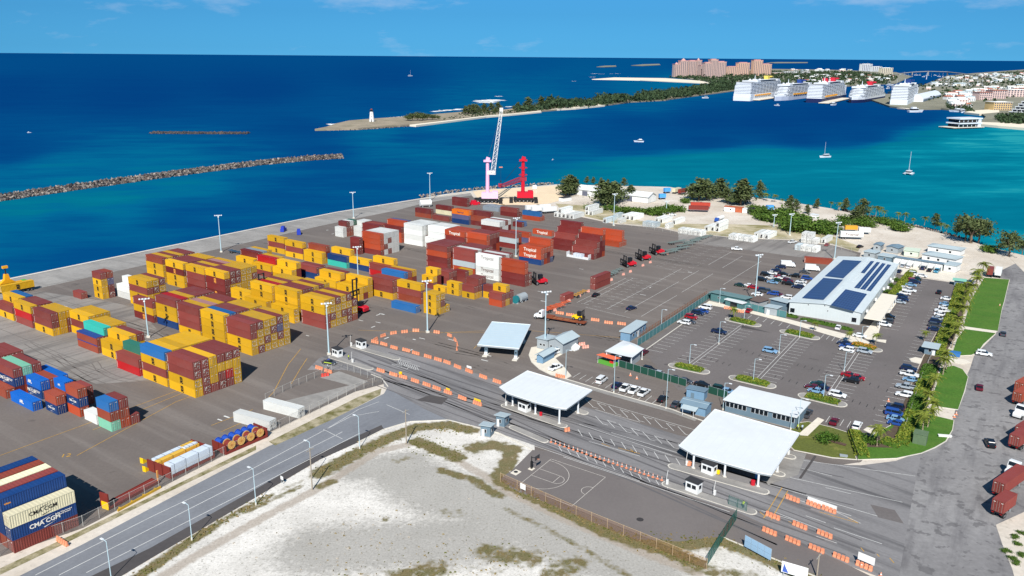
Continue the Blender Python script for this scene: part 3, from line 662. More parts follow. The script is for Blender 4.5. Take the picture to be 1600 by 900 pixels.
# rows R and T behind
bay('back row left end', (443.5, 372.5), ['YMY'], tier=3)
bay('back row second stack', (473.5, 405.8), ['YMY'])
bay('back row third stack', (503.5, 413), ['YY', '..N'])
bay('back row stack on the mint box', (541.7, 419.7), ['TB', 'YYY'])
bay('back row stack on the blue box', ('ab', -257.5, 248.8), ['BY'])
bay('back row stack on the red box', (577, 428.7), ['RM', '..Y'], left=True)
bay('rear row, silver roof bay', (395, 396.7), ['.Y', '.YD', '..S', '..Y'], tier=3)
bay('rear row, red roof bay', (424, 434.5), ['MY', '..R', '..Y'])
bay('rear row, yellow pair', (455.5, 422.5), ['YY', '..Y'], tier=2)
bay('rear row, maroon on navy', (495.2, 436.9), ['BM', '.M'])
bay('rear row, yellow steps', (524.5, 440), ['YY', '..Y', '..M'], tier=2)
bay('rear row, behind the red lift', (560, 450), ['YY', '.Y', 'YYY'], tier=2)
bay('low red box behind the red lift', ('ab', -232.0, 223.2), ['R'])
bay('maroon wall with the white bird', ('ab', -219.3, 223.8), ['YMM', '..N'])
bay('maroon wall, right part', (657.7, 475.7), ['NMY'])
bay('lone blue box on the asphalt', (649.5, 490), ['b'])
bay('blue box beside the bird wall', ('ab', -223.6, 234.7), ['..b', '..N', '..Y'])
bay('short stack by the lamp mast', (681.7, 493.3), ['YYy', 'YMy', 'y'], L=6.06)
bay('short box left of the yellow pair', (695.5, 459.4), ['Y'], L=6.06)
bay('short yellow pair', (716.7, 462.8), ['YY'], L=6.06)
bay('short maroon stack right of the yellow pair', (741, 468.2), ['YM', 'YMM', 'BBM'], L=6.06)
bay('short stack beside the blue strip', (755, 464.5), ['YM'], L=6.06, left=True)
bay('short stack at the east corner', (784, 480.5), ['OM', 'YMY', 'MM'], L=6.06)
bay('short yellow stack in the gap', (677, 452), ['MY', '..Y'], L=6.06)
bay('short maroon stack in the gap', (701.7, 444.6), ['MM', '.M'], L=6.06)
bay('short dark stack in the gap', (727, 443.2), ['MD', '.Y'], L=6.06)
# north field
bay('red and white chequered stack', (593.8, 366.2), ['DOOO', 'WMWW', 'MWMW', 'WWWW', 'WWWW'], tier=4)
bay('short dark stack left of the chequered stack', (562, 398), ['DDD'], L=6.06)
bay('short white stack near the quay', (536.5, 371.2), ['WW', 'NMD', 'NPW', '..G'], L=6.06)
bay('white steps near the quay', (553, 368), ['WW', '..W', '..W'], L=6.06, left=True)
bay('red roofs behind the chequered stack', ('ab', -299.8, 297.7), ['DDD', '..N', '..M'])
bay('orange block behind the chequered stack', (627.5, 379.5), ['OOD', 'OODO', '...V'])
bay('big white block, left bay', (660.2, 385.2), ['WWWW', '..WW', '...W', '...W', '...W'])
bay('big white block, right bay', (664, 385.5), ['WW', 'WWWW', '...W', '...W', '...W'], left=True)
bay('bay with the lettered red roof side', (725.5, 363), ['DDDt', '...O', '...O', '...O'], tier=4)
bay('orange wall with maroon roofs', ('ab', -235.0, 303.0), ['DDOO', '...M', '...M', '...M'])
bay('maroon over pale grey stack', (805.6, 389.5), ['DLM', '..M'])
bay('dark tower facing the yellow row', (699, 421.7), ['DDOM', '...M', '...M', '...M', '...M'])
bay('tower with the pale grey band', (741.7, 429.2), ['OLMM', '...W', '...M', '...M', '...M'])
bay('white lettered tower', (779.2, 439.7), ['1234', '...P', '...W', '...P'])
bay('orange over dark red tower', (819.7, 448.7), ['DDOO', 'PP'])
bay('orange lettered stack', (845, 415), ['Btt', '.MO', '..O', 'BttO'])
bay('lone navy box in the north field', (860, 387.8), ['B'], L=6.06)
bay('orange on violet stack', (826, 380), ['VO'])
bay('lone orange lettered box', (862, 369.4), ['t'])
bay('brown steps, right bay', (927.8, 406), ['DM', '.MM', '...D', '....O'])
bay('brown steps, left bay', (861, 388.3), ['DD', '.MM', '...D', '....D'], left=True)
bay('orange steps at the north end', (967.2, 386.7), ['O', 'OOO', 'O'])
bay('far maroon pair near the quay', (673.3, 341.8), ['ND', 'N'])
bay('far single maroon box', (701.3, 346.7), ['M'])
bay('far stack on the cream box', (705.3, 336.9), ['CD'])
bay('far stack with the bright orange box', (732.4, 351.6), ['BVH', '..O'])
bay('far stack below the cranes', ('ab', -277.6, 359.1), ['DN', '..D'])
bay('far white topped block', (780.6, 355), ['DDW', 'WWW', 'WWM', '..W'], tier=2)
bay('far single dark box', (815, 355.5), ['D', 'b'], L=6.06)
bay('far maroon stack right of the white block', (807.8, 340), ['DM', 'D'])
bay('far blue on orange stack', (843.3, 346.1), ['Ob', 'O'])
bay('farthest dark boxes below the pink crane', (729.8, 323.6), ['DD'])
bay('low grey boxes below the pink crane', (779, 331), ['S', 'S', 'S'])
# near left corner
bay('blue block at the left edge', (10.5, 623.5), ['N', '.BM', '..g', '..M'])
bay('azure block at the left edge', (66.5, 624.5), ['BA', 'NN', 'AA'])
bay('lone azure box at the left edge', (52, 643.3), ['A'])
bay('short pair right of the azure box', (90.5, 648.7), ['BN'], L=6.06)
bay('short azure box behind', (104, 626), ['NA'], L=6.06)
bay('short navy and brown stack', (126, 652.2), ['OBN'], L=6.06)
bay('short white lettered box', (152, 664), ['W'], L=6.06)
bay('short corner stack with mint foot', (175, 675), ['gNb', 'ONM', 'M'], L=6.06)
bay('long maroon box across the corner', (134, 634), ['MM'], L=6.06)
bay('maroon boxes at the left edge, behind', (-6, 558), ['MM', '.M', '.M'], tier=2)
def bay_b(desc, px, rows, L=12.19, ang=None, tier=0, group='white containers along the north lane', gap=0.34):
    """boxes whose doors face the camera's left and whose long side faces right: px = foot of the corner between them"""
    ang = A_DIR + R(90) if ang is None else ang
    z = tier * CHT; g = G(px[0], px[1], z); b = Vector((math.cos(ang), math.sin(ang), 0)); a = Vector((b.y, -b.x, 0))
    for r, col in enumerate(rows):
        for t, k in enumerate(col):
            c = g + b * (L / 2) - a * ((CW + gap) * r + CW / 2)
            if k == '.': FILL.append((c.x, c.y, t * CHT, ang + math.pi, L, random.choice('BMNM'))); continue
            kk = {'P': 'M'}.get(k, k)
            STOCK.append(dict(x=c.x, y=c.y, z=t * CHT, ang=ang + math.pi, L=L, k=kk, mk=False, r=r, t=t, top=len(col) - 1, nrow=len(rows), desc=desc, group=group, flip=True))
bay_b('big stack in the near corner', (23.2, 865), ['MBC', '...B', '...M', '...C', '...N', '...B'], group='big stack in the near corner')
bay_b('reefer row by the blue truck', (896.2, 342.5), ['W', 'W', 'W', 'WW', 'W'])
bay_b('reefers behind them', (926, 336.7), ['W', 'WW'])
bay_b('long grey pair by the mast', (947.8, 348.7), ['L'])
bay_b('grey box behind the mast', (966, 341), ['L'], L=6.06)
bay_b('short white box by the mast', (970.5, 349.2), ['W'], L=6.06)
bay_b('lettered reefers right of the mast', (990.5, 344.5), ['W', 'W', 'W'])
bay_b('pale grey boxes', (1024, 356), ['L', 'L', 'L'], L=6.06)
bay_b('reefers by the parked cars', (1036, 349), ['W', 'W'])
bay_b('short white box in the middle', (1045, 357.5), ['W'], L=6.06)
bay_b('reefer beside the short box', (1056, 351), ['W'])
bay_b('five white boxes', (1096, 369.3), ['W', 'W', 'W', 'W', 'W'], L=6.06)
bay_b('white box behind the five', (1107, 361.5), ['W'])
bay_b('white double stack', (1124, 362.5), ['WW', 'W'])
bay_b('row of white boxes', (1177.5, 379), ['W', 'W', 'W', 'W', 'W'], L=6.06)
bay_b('reefers behind the row', (1201, 374), ['W', 'W', 'W'])
bay_b('white boxes near the scrub', (1276, 395), ['W', 'W', 'W', 'L'], L=6.06)
bay_b('double stack near the scrub', (1276, 382), ['W', 'WW', 'WW'], L=6.06)
bay_b('lone white box near the scrub', (1290, 381), ['W'])
bay_b('tall maroon box in the lane', (930, 453), ['MM'], L=12.19, group='containers beside the lane barriers')
bay_b('short maroon box in the lane', (883, 472), ['M'], L=6.06, group='containers beside the lane barriers')
bay('long orange box behind the car park', (1300, 414), ['N'], ang=R(-21), group='single containers')
bay('white box by the road fence, near the gate', (466.7, 654), ['W'], L=12.19, ang=R(-28), group='white boxes by the fence')
bay('white box by the road fence, near the drums', (422, 673.5), ['W'], L=12.19, ang=R(-27), group='white boxes by the fence')
def stock():
    groups = {}
    for d in STOCK: groups.setdefault(d['desc'], []).append(d)
    def covered(d):                          # the side towards the camera hidden by the next row
        for e in groups[d['desc']]:
            if e['r'] == d['r'] - 1 and e['t'] == d['t']: return True
        if d['r'] > 0:
            col = [e for e in groups[d['desc']] if e['r'] == d['r'] - 1]
            return bool(col) and col[0]['top'] >= d['t']
        return False
    STOCK.sort(key=lambda d: P(d['x'], d['y'], d['z'])[2] * (1.0 if d['L'] > 8 else 1.1) * (1.7 if covered(d) else 1.0) * (.4 if d['k'] in '1234tH' else 1))
    white = lambda d: d['k'] in 'WL1234' and d['group'].startswith('white')
    cnt = 0; rest = MB(); first = {}
    for i, d in enumerate(STOCK):
        cnt += not white(d)
        if cnt > 300 and not white(d):
            M = Matrix.Translation((d['x'], d['y'], d['z'])) @ Matrix.Rotation(d['ang'], 4, 'Z'); D = Matrix.Translation((d['L'] / 2 - .03, 0, 0))
            for me, T in [(body_mesh(d['k'], d['L']), M)] + [(door_mesh(d['k'], s, d['mk']), M @ D) for s in (-1, 1)] + ([(logo('msc'), M @ Matrix.Translation((0, -CW / 2 - .012, 1.28)))] if d['k'] == 'Y' and not covered(d) else []):
                o_ = len(rest.v); ks = [rest.mi(m) for m in me.materials]; rest.v += [tuple(T @ v.co) for v in me.vertices]
                for p in me.polygons: rest.f.append(tuple(i + o_ for i in p.vertices)); rest.m.append(ks[p.material_index])
            continue
        k = d['k']; name = CC[k][0]
        tiers = {0: 'bottom', 1: 'second', 2: 'third', 3: 'fourth', 4: 'fifth'}
        tw = 'top' if d['t'] == d['top'] and d['t'] else tiers[d['t']]
        lab = name + (' container' if d['L'] > 8 else ' short container')
        if d['top'] > 0: lab += ', ' + tw + ' tier'
        if d['nrow'] > 1: lab += ', ' + ORD[d['r']] + ' row'
        lab += ', ' + d['desc']
        o = link('reefer_container' if white(d) else 'shipping_container', body_mesh(k, d['L']), None, (d['x'], d['y'], d['z']), d['ang'], lab, 'container', d['group'])
        if white(d) and d['L'] > 8 and d.get('flip'): part('refrigeration_unit', reefer_unit(), o, loc=(d['L'] / 2 - .03, 0, 0))
        else:
            for s in (-1, 1): part('door', door_mesh(k, s, d['mk'] or white(d)), o, loc=(d['L'] / 2 - .03, 0, 0))
        flip = d.get('flip'); big = d['L'] > 8; lg = None
        if covered(d): continue
        if k == 'Y': lg = 'msc'
        elif k in '14': lg = 'tropicalgrey'
        elif k == '2': lg = 'tropicaldark'
        elif k == 't': lg = 'tropicalwhite'
        elif k == 'H': lg = 'hapag'
        elif k == 'A': lg = 'apl'
        elif k == 'D' and (d['t'] == d['top'] - 1 or d['t'] == 0) and ('quay' in d['desc'] or 'lamp' in d['desc'] or 'silver' in d['desc']) : lg = 'mscorange'
        elif k == 'B' and ('left edge' in d['desc'] or 'short' in d['desc'] or d['desc'].startswith('big')): lg = 'cmawhite'
        elif k == 'C' and d['desc'].startswith('big') and d['r'] == 0: lg = 'cmablack'
        elif k == 'B' and d['t'] == 3 and flip: lg = 'lease'
        if flip and d['r'] == 1 and d['k'] == 'B': lg = 'lease'
        if lg:
            y = (CW / 2 + .012) * (1 if flip else -1); rz = math.pi if flip else 0.0; sc = 1.0 if big else 0.62
            x = 0.0 if lg != 'lease' else d['L'] * .40
            part('lettering', logo(lg), o, loc=(x, y, 1.28), rz=rz, scale=sc if lg not in ('msc', 'mscorange') else (0.95 if big else .8))
            if lg in ('cmawhite', 'cmablack'):
                mm = M_MARK if lg == 'cmawhite' else M_DARKMARK
                part('emblem', swoosh(mm), o, loc=(x + (-.6 if flip else .6) * sc, y, 2.0), rz=rz, scale=sc); part('emblem', swoosh(mm), o, loc=(x + (.3 if not flip else -.9) * sc, y, .45), rz=rz, scale=sc)
                if big and lg == 'cmawhite': part('lettering', logo('better'), o, loc=(x + (-3.6 if flip else 3.6), y, 1.75), rz=rz)
        # weathered markings at the edge of the side, as most boxes carry
        elif k in 'MDONR' and big: part('markings', edge_marks(), o, loc=(-d['L'] / 2 + .3, -(CW / 2 + .01), 0), kind='stuff')
        if k == 'U': part('tarpaulin', tarp_mesh(), o, loc=(0, 0, CHT))
    # boxes hidden inside the stacks and the smallest far ones, one mass
    for x, y, z, ang, L, k in FILL:
        rest.box((x, y, z + CHT / 2), (L, CW, CHT - .03), paint(k), ang)
    rest.build('stacked_containers', kind='stuff', label='containers packed inside and far back in the stacks')
    print('containers', len(STOCK), 'fill', len(FILL))
def reefer_unit():
    if 'reefer' not in LOGO:
        mb = MB(); m = paint('W'); mb.box((0, 0, CHT / 2), (.06, CW - .34, CHT - .3), m); mb.disc((.08, .1, 1.45), .5, .1, M_DARKMARK, 'x', 12); mb.box((.06, -.1, .6), (.06, 1.5, .6), M_GASKET); mb.box((.06, -.75, 1.5), (.08, .3, .7), M_ROD); mb.box((.06, 0, 2.25), (.06, 1.7, .2), M_ROD); LOGO['reefer'] = mb.mesh('refrigeration_unit')
    return LOGO['reefer']
def edge_marks():
    if 'edge' not in LOGO:
        mb = MB(); rg = random.Random(4)
        for i in range(5): mb.box((rg.uniform(0, .25), 0, .5 + i * .4), (.16, .02, .26), M_MARK)
        LOGO['edge'] = mb.mesh('edge_markings')
    return LOGO['edge']
def tarp_mesh():
    if 'tarp' not in LOGO:
        mb = MB(); mb.box((0, 0, .0), (12.0, CW - .05, .12), M_TARP); mb.box((0, -CW / 2, -.12), (12.1, .05, .32), M_TARP)
        for i in range(11): mb.box((-5.5 + i * 1.1, 0, .07), (.08, CW - .1, .06), M_TARP)
        LOGO['tarp'] = mb.mesh('tarpaulin')
    return LOGO['tarp']
stock()
# ------------------------------------------------------------------ buildings of the terminal
M_WROOF = mat('white_metal_roof', (216, 220, 220), 0.5, var=0.05, scale=0.15, dirt=(196, 198, 196), dirt_amt=0.35)
M_GROOF = mat('pale_grey_roof', (172, 186, 190), 0.55, var=0.07, scale=0.2, dirt=(150, 160, 162), dirt_amt=0.4)
M_BROOF = mat('blue_grey_roof', (112, 134, 148), 0.6, var=0.1, scale=0.3)
M_BLUEWALL = mat('blue_painted_wall', (112, 146, 172), 0.75, var=0.07, scale=0.4)
M_SLATE = mat('slate_blue_wall', (100, 122, 136), 0.75, var=0.07, scale=0.4)
M_GREYWALL = mat('grey_wall', (150, 158, 162), 0.75, var=0.06, scale=0.4)
M_WHITEWALL = mat('white_wall', (222, 224, 222), 0.75, var=0.06, scale=0.3, dirt=(190, 190, 184), dirt_amt=0.3)
M_CREAM = mat('cream_wall', (226, 216, 188), 0.8, var=0.06, scale=0.3)
M_STEEL = mat('galvanised_steel', (170, 178, 182), 0.45, metal=0.3, var=0.08)
M_WSTEEL = mat('white_steel', (214, 218, 220), 0.5)
M_GLASS = mat('dark_glass', (24, 30, 36), 0.12, spec=0.6)
M_BLACKROOF = mat('dark_roof', (52, 52, 54), 0.75, var=0.15)
M_FRAME = mat('window_frame', (206, 210, 212), 0.6)
M_RIB = mat('roof_ribs', (211, 215, 215), 0.5)
def wall_window(t, x, z, w, h, y=0.0, rz=0.0, name='window'):
    key = ('win', round(w, 2), round(h, 2))
    if key not in LOGO:
        mb = MB(); mb.box((0, -.02, 0), (w + .14, .06, h + .14), M_FRAME); a = mb.mesh('window')
        mb = MB(); mb.box((0, -.06, 0), (w, .03, h), M_GLASS); LOGO[key] = (a, mb.mesh('pane'))
    a, b = LOGO[key]
    o = part(name, a, t, loc=(x, y, z), rz=rz); part('pane', b, o); return o
def house(name, label, cat, pl, pn, depth, h, wm, rm, roof='flat', windows=(), door=None, over=0.35, pitch=0.9, group=None, side_windows=(), rib=0):
    """box building: pl -> pn is the foot of the side that faces the camera, left to right"""
    L, N = (p if isinstance(p, Vector) else G(*p) for p in (pl, pn)); u = N - L; W = u.length; ang = math.atan2(u.y, u.x)
    t = thing(name, label, cat, tuple(L), ang, group)
    mb = MB(); mb.box((W / 2, depth / 2, h / 2), (W, depth, h), wm); mb.box((W / 2, depth / 2, .1), (W + .1, depth + .1, .2), M_CONC)
    part('wall', mb.mesh('wall'), t)
    mb = MB(); o = over
    if roof == 'flat': mb.box((W / 2, depth / 2, h + .12), (W + 2 * o, depth + 2 * o, .24), rm)
    elif roof == 'gable':                      # ridge along the width
        mb.extr([(-o, h), (-o, h + .12), (depth / 2, h + pitch + .12), (depth + o, h + .12), (depth + o, h), (depth / 2, h + pitch)], -o, W + o, rm, axis='x')
        mb.add([(0, 0, h), (0, depth, h), (0, depth / 2, h + pitch), (W, 0, h), (W, depth, h), (W, depth / 2, h + pitch)], [(0, 2, 1), (3, 4, 5)], wm)
    elif roof == 'gabley':                     # ridge along the depth
        mb.extr([(-o, h), (W / 2, h + pitch), (W + o, h), (W + o, h + .12), (W / 2, h + pitch + .12), (-o, h + .12)], -o, depth + o, rm, axis='y')
        mb.add([(0, 0, h), (W, 0, h), (W / 2, 0, h + pitch), (0, depth, h), (W, depth, h), (W / 2, depth, h + pitch)], [(0, 1, 2), (4, 3, 5)], wm)
    elif roof == 'shed':                       # one slope, falling away from the camera
        mb.extr([(-o, h + pitch), (depth + o, h), (depth + o, h + .15), (-o, h + pitch + .15)], -o, W + o, rm, axis='x')
        mb.add([(0, 0, h), (W, 0, h), (W, 0, h + pitch), (0, 0, h + pitch), (W, depth, h), (0, depth, h)], [(0, 1, 2, 3), (1, 4, 2), (5, 0, 3)], wm)
    elif roof == 'hip':
        i = min(W, depth) * .45
        mb.add([(-o, -o, h), (W + o, -o, h), (W + o, depth + o, h), (-o, depth + o, h), (i, depth / 2, h + pitch), (W - i, depth / 2, h + pitch)], [(0, 1, 5, 4), (1, 2, 5), (2, 3, 4, 5), (3, 0, 4), (3, 2, 1, 0)], rm)
    if rib:
        for k in range(rib + 1): mb.box((W * k / rib, depth / 2, h + .26), (.1, depth + 2 * o - .02, .07), rm)
    part('roof', mb.mesh('roof'), t)
    for (x, z, w, hh) in windows: wall_window(t, x * W, z, w, hh)
    for (y, z, w, hh) in side_windows: wall_window(t, W, z, w, hh, y=y * depth, rz=R(90))
    if door:
        x, w, hh, dm = door; mb = MB(); mb.box((0, -.03, hh / 2), (w, .08, hh), dm); part('door', mb.mesh('door'), t, loc=(x * W, 0, 0))
    return t, W, ang
def column(t, x, y, h, r=0.18, m=None):
    key = ('col', round(h, 2), r)
    if key not in LOGO:
        mb = MB(); mb.tube([(0, 0, 0), (0, 0, h)], r, m or M_WSTEEL, 8); mb.box((0, 0, .12), (r * 3.2, r * 3.2, .24), M_CURB); LOGO[key] = mb.mesh('column')
    return part('column', LOGO[key], t, loc=(x, y, 0))
def canopy(label, roof_px, z, cols, m=M_WROOF, thick=0.45, group='gate canopies over the lanes'):
    pts = [G(p[0], p[1], z + thick) for p in roof_px]; c = sum(pts, Vector()) / len(pts); c.z = 0
    ar = sum(a.x * b.y - b.x * a.y for a, b in zip(pts, pts[1:] + pts[:1]))
    if ar < 0: pts.reverse()
    t = thing('gate_canopy', label, 'canopy', tuple(c), 0, group)
    q = [(p.x - c.x, p.y - c.y) for p in pts]
    mb = MB(); mb.prism(q, z, z + thick, M_GREYWALL, m); part('roof', mb.mesh('roof'), t)
    mb = MB()                                   # gutter edge a little proud of the roof
    for a, b in zip(q, q[1:] + q[:1]): mb.tube([(a[0], a[1], z + thick), (b[0], b[1], z + thick)], .13, M_WSTEEL, 5)
    part('gutter', mb.mesh('gutter'), t); w0, w1, w2, w3 = (Vector((G(*roof_px[k], z + thick) - c)[:]) for k in (0, -3, -2, -1))
    mb = MB()
    for k in range(1, 11):
        a, b = w0.lerp(w1, k / 11), w3.lerp(w2, k / 11); d = (b - a).normalized(); n_ = Vector((-d.y, d.x, 0)) * .06; a, b = a + d * .4, b - d * .4; mb.add([tuple(q_[:2]) + (z + thick + .03,) for q_ in (a - n_, b - n_, b + n_, a + n_)], [(0, 1, 2, 3)], M_RIB)
    part('roof_seams', mb.mesh('roof_seams'), t)['kind'] = 'stuff'
    for p in cols:
        g = G(*p); column(t, g.x - c.x, g.y - c.y, z, 0.24)
    return t
hA = height_at(873.8, 662.7, 637.5)
canopy('white gate canopy over the middle lanes beside the grey booths', [(780.5,605),(792,614),(833,627.5),(869,637),(885,638.8),(925.2,609.8),(824,579.4)], hA - .45, [(801,634.5),(836.5,647.5),(873.8,662.5),(903,645.8),(850,623)])
hB = height_at(1131.5, 744.8, 723)
canopy('large white gate canopy nearest the grass corner', [(1060.9,696.5),(1080.5,708),(1133.8,724),(1183.6,738.2),(1205,742),(1249.4,677),(1116.9,639.6)], hB - .45, [(1083,731.5),(1131.8,745.2),(1184,760.5),(1214,738),(1160,716)])
hC = height_at(760, 556, 540)
tc = canopy('pale blue inspection canopy with two legs in the yard', [(746,538.7),(768.7,502.7),(828.7,507.3),(810.7,544.7)], hC - .5, [], m=mat('pale_blue_roof', (188, 206, 214), 0.5, var=0.04, scale=0.2), thick=.5)
for p in ((760, 554.5), (806.5, 560.5), (778, 529), (818, 534)):
    g = G(*p); mb = MB(); mb.box((0, 0, hC / 2 - .3), (.9, .9, hC - .6), M_SLATE); mb.box((0, -.5, .6), (1.0, .25, 1.2), M_WSTEEL); mb.box((0, -.6, .15), (1.6, 3.2, .3), M_CURB); mb.box((0, -.46, 2.1), (.45, .06, .5), M_GLASS)
    part('column', mb.mesh('column'), tc, loc=(g.x - tc.location.x, g.y - tc.location.y, 0), rz=R(-15))
# booths on the lane islands
def booth(label, px, ang, rm=M_BLACKROOF, wm=M_WHITEWALL, L=3.0, D=1.9, h=2.5, group='white lane booths'):
    g = G(*px); t = thing('lane_booth', label, 'booth', tuple(g), ang, group)
    mb = MB(); mb.box((0, 0, h / 2 + .1), (L, D, h), wm); part('wall', mb.mesh('wall'), t)
    mb = MB(); mb.box((0, 0, h + .2), (L + .35, D + .35, .2), rm); mb.box((0, 0, h + .34), (L - .3, D - .3, .08), rm); part('roof', mb.mesh('roof'), t)
    for x in (-.62, .62): wall_window(t, x, 1.62, .95, .85, y=-D / 2)
    wall_window(t, L / 2, 1.62, .9, .85, rz=R(90))
    mb = MB(); mb.box((.35, 0, 1.15), (.75, .07, 2.05), M_GREYWALL); part('door', mb.mesh('door'), t, loc=(-L / 2 - .36 + .36, D / 2, 0))
    return t
AL = heading((580, 560), (900, 690))
booth('white booth with dark roof at the outer gate, nearest the fence', (527.5, 556.5), AL)
booth('white booth with dark roof at the outer gate, nearest the loop of barriers', (564.5, 543.5), AL)
booth('white booth under the middle gate canopy', (819.5, 641.8), AL)
booth('white booth under the large gate canopy', (1107.5, 739.5), AL)
booth('white booth with dark roof on the open island by the court', (1083.5, 768), AL)
for lab, l, n in (('grey kiosk with pale roof at the kerb of the grass', (751, 681.6), (766, 684)), ('grey kiosk with narrow window behind the other kiosk', (775, 665.6), (788, 668.6))):
    t, W, a = house('kiosk', lab, 'kiosk', l, n, 2.6, 2.6, M_SLATE, M_GROOF, 'shed', [(.5, 1.6, .5, .9)], (.25, .7, 2.0, M_WHITEWALL), .4, .45, 'grey kiosks', [(.5, 1.6, .8, .8)])
# lane islands
def island_px(px, w0=None):
    kerbed('lane_island', px, MATS['kerb_concrete'], h=0.16)
def lane_island(a, b, w):
    A, B = G(*a), G(*b); d = (B - A).normalized(); n = Vector((-d.y, d.x, 0)); pts = []
    for k in range(7): th = -math.pi / 2 + math.pi * k / 6; pts.append(B + (d * math.cos(th) + n * math.sin(th)) * w / 2)
    for k in range(7): th = math.pi / 2 + math.pi * k / 6; pts.append(A + (d * math.cos(th) + n * math.sin(th)) * w / 2)
    kerbed('lane_island', None, M_CONC, world=pts, h=.16)
for a, b, w in (((519,558),(578,576.5),2.3),((553,541.5),(620,561),2.3),((789,634),(880,666),2.3),((872,630),(913,645.5),2.3),((801,668),(851,689.5),2.0),((1052,729),(1193,768.5),2.6),((1042,757),(1174,800),2.4),((1225,712),(1236,714.5),2.4),((1206,737),(1219,741.5),2.4)):
    lane_island(a, b, w)
# office by the grass, with its strip of windows
hO = height_at(1244, 671, 650.5)
def office():
    rp = [G(1133.8, 623.6, hO), G(1243.2, 650.2, hO)]; L, N = (Vector((p.x, p.y, 0)) for p in rp)
    b = G(1153.4, 603.1, hO); D = (Vector((b.x, b.y, 0)) - L).length
    t, W, a = house('office', 'long grey office with white roof behind the large gate canopy', 'office', L, N, D, hO - .25, M_SLATE, M_WROOF, 'flat', over=.5)
    for i in range(16):
        if i in (5, 10): continue
        wall_window(t, (i + .6) / 16.2 * W, hO - 1.25, W / 16.2 - .22, 1.25)
office()
M_WHW = mat('pale_sheet_wall', (194, 202, 202), 0.7, var=0.05, scale=0.2)
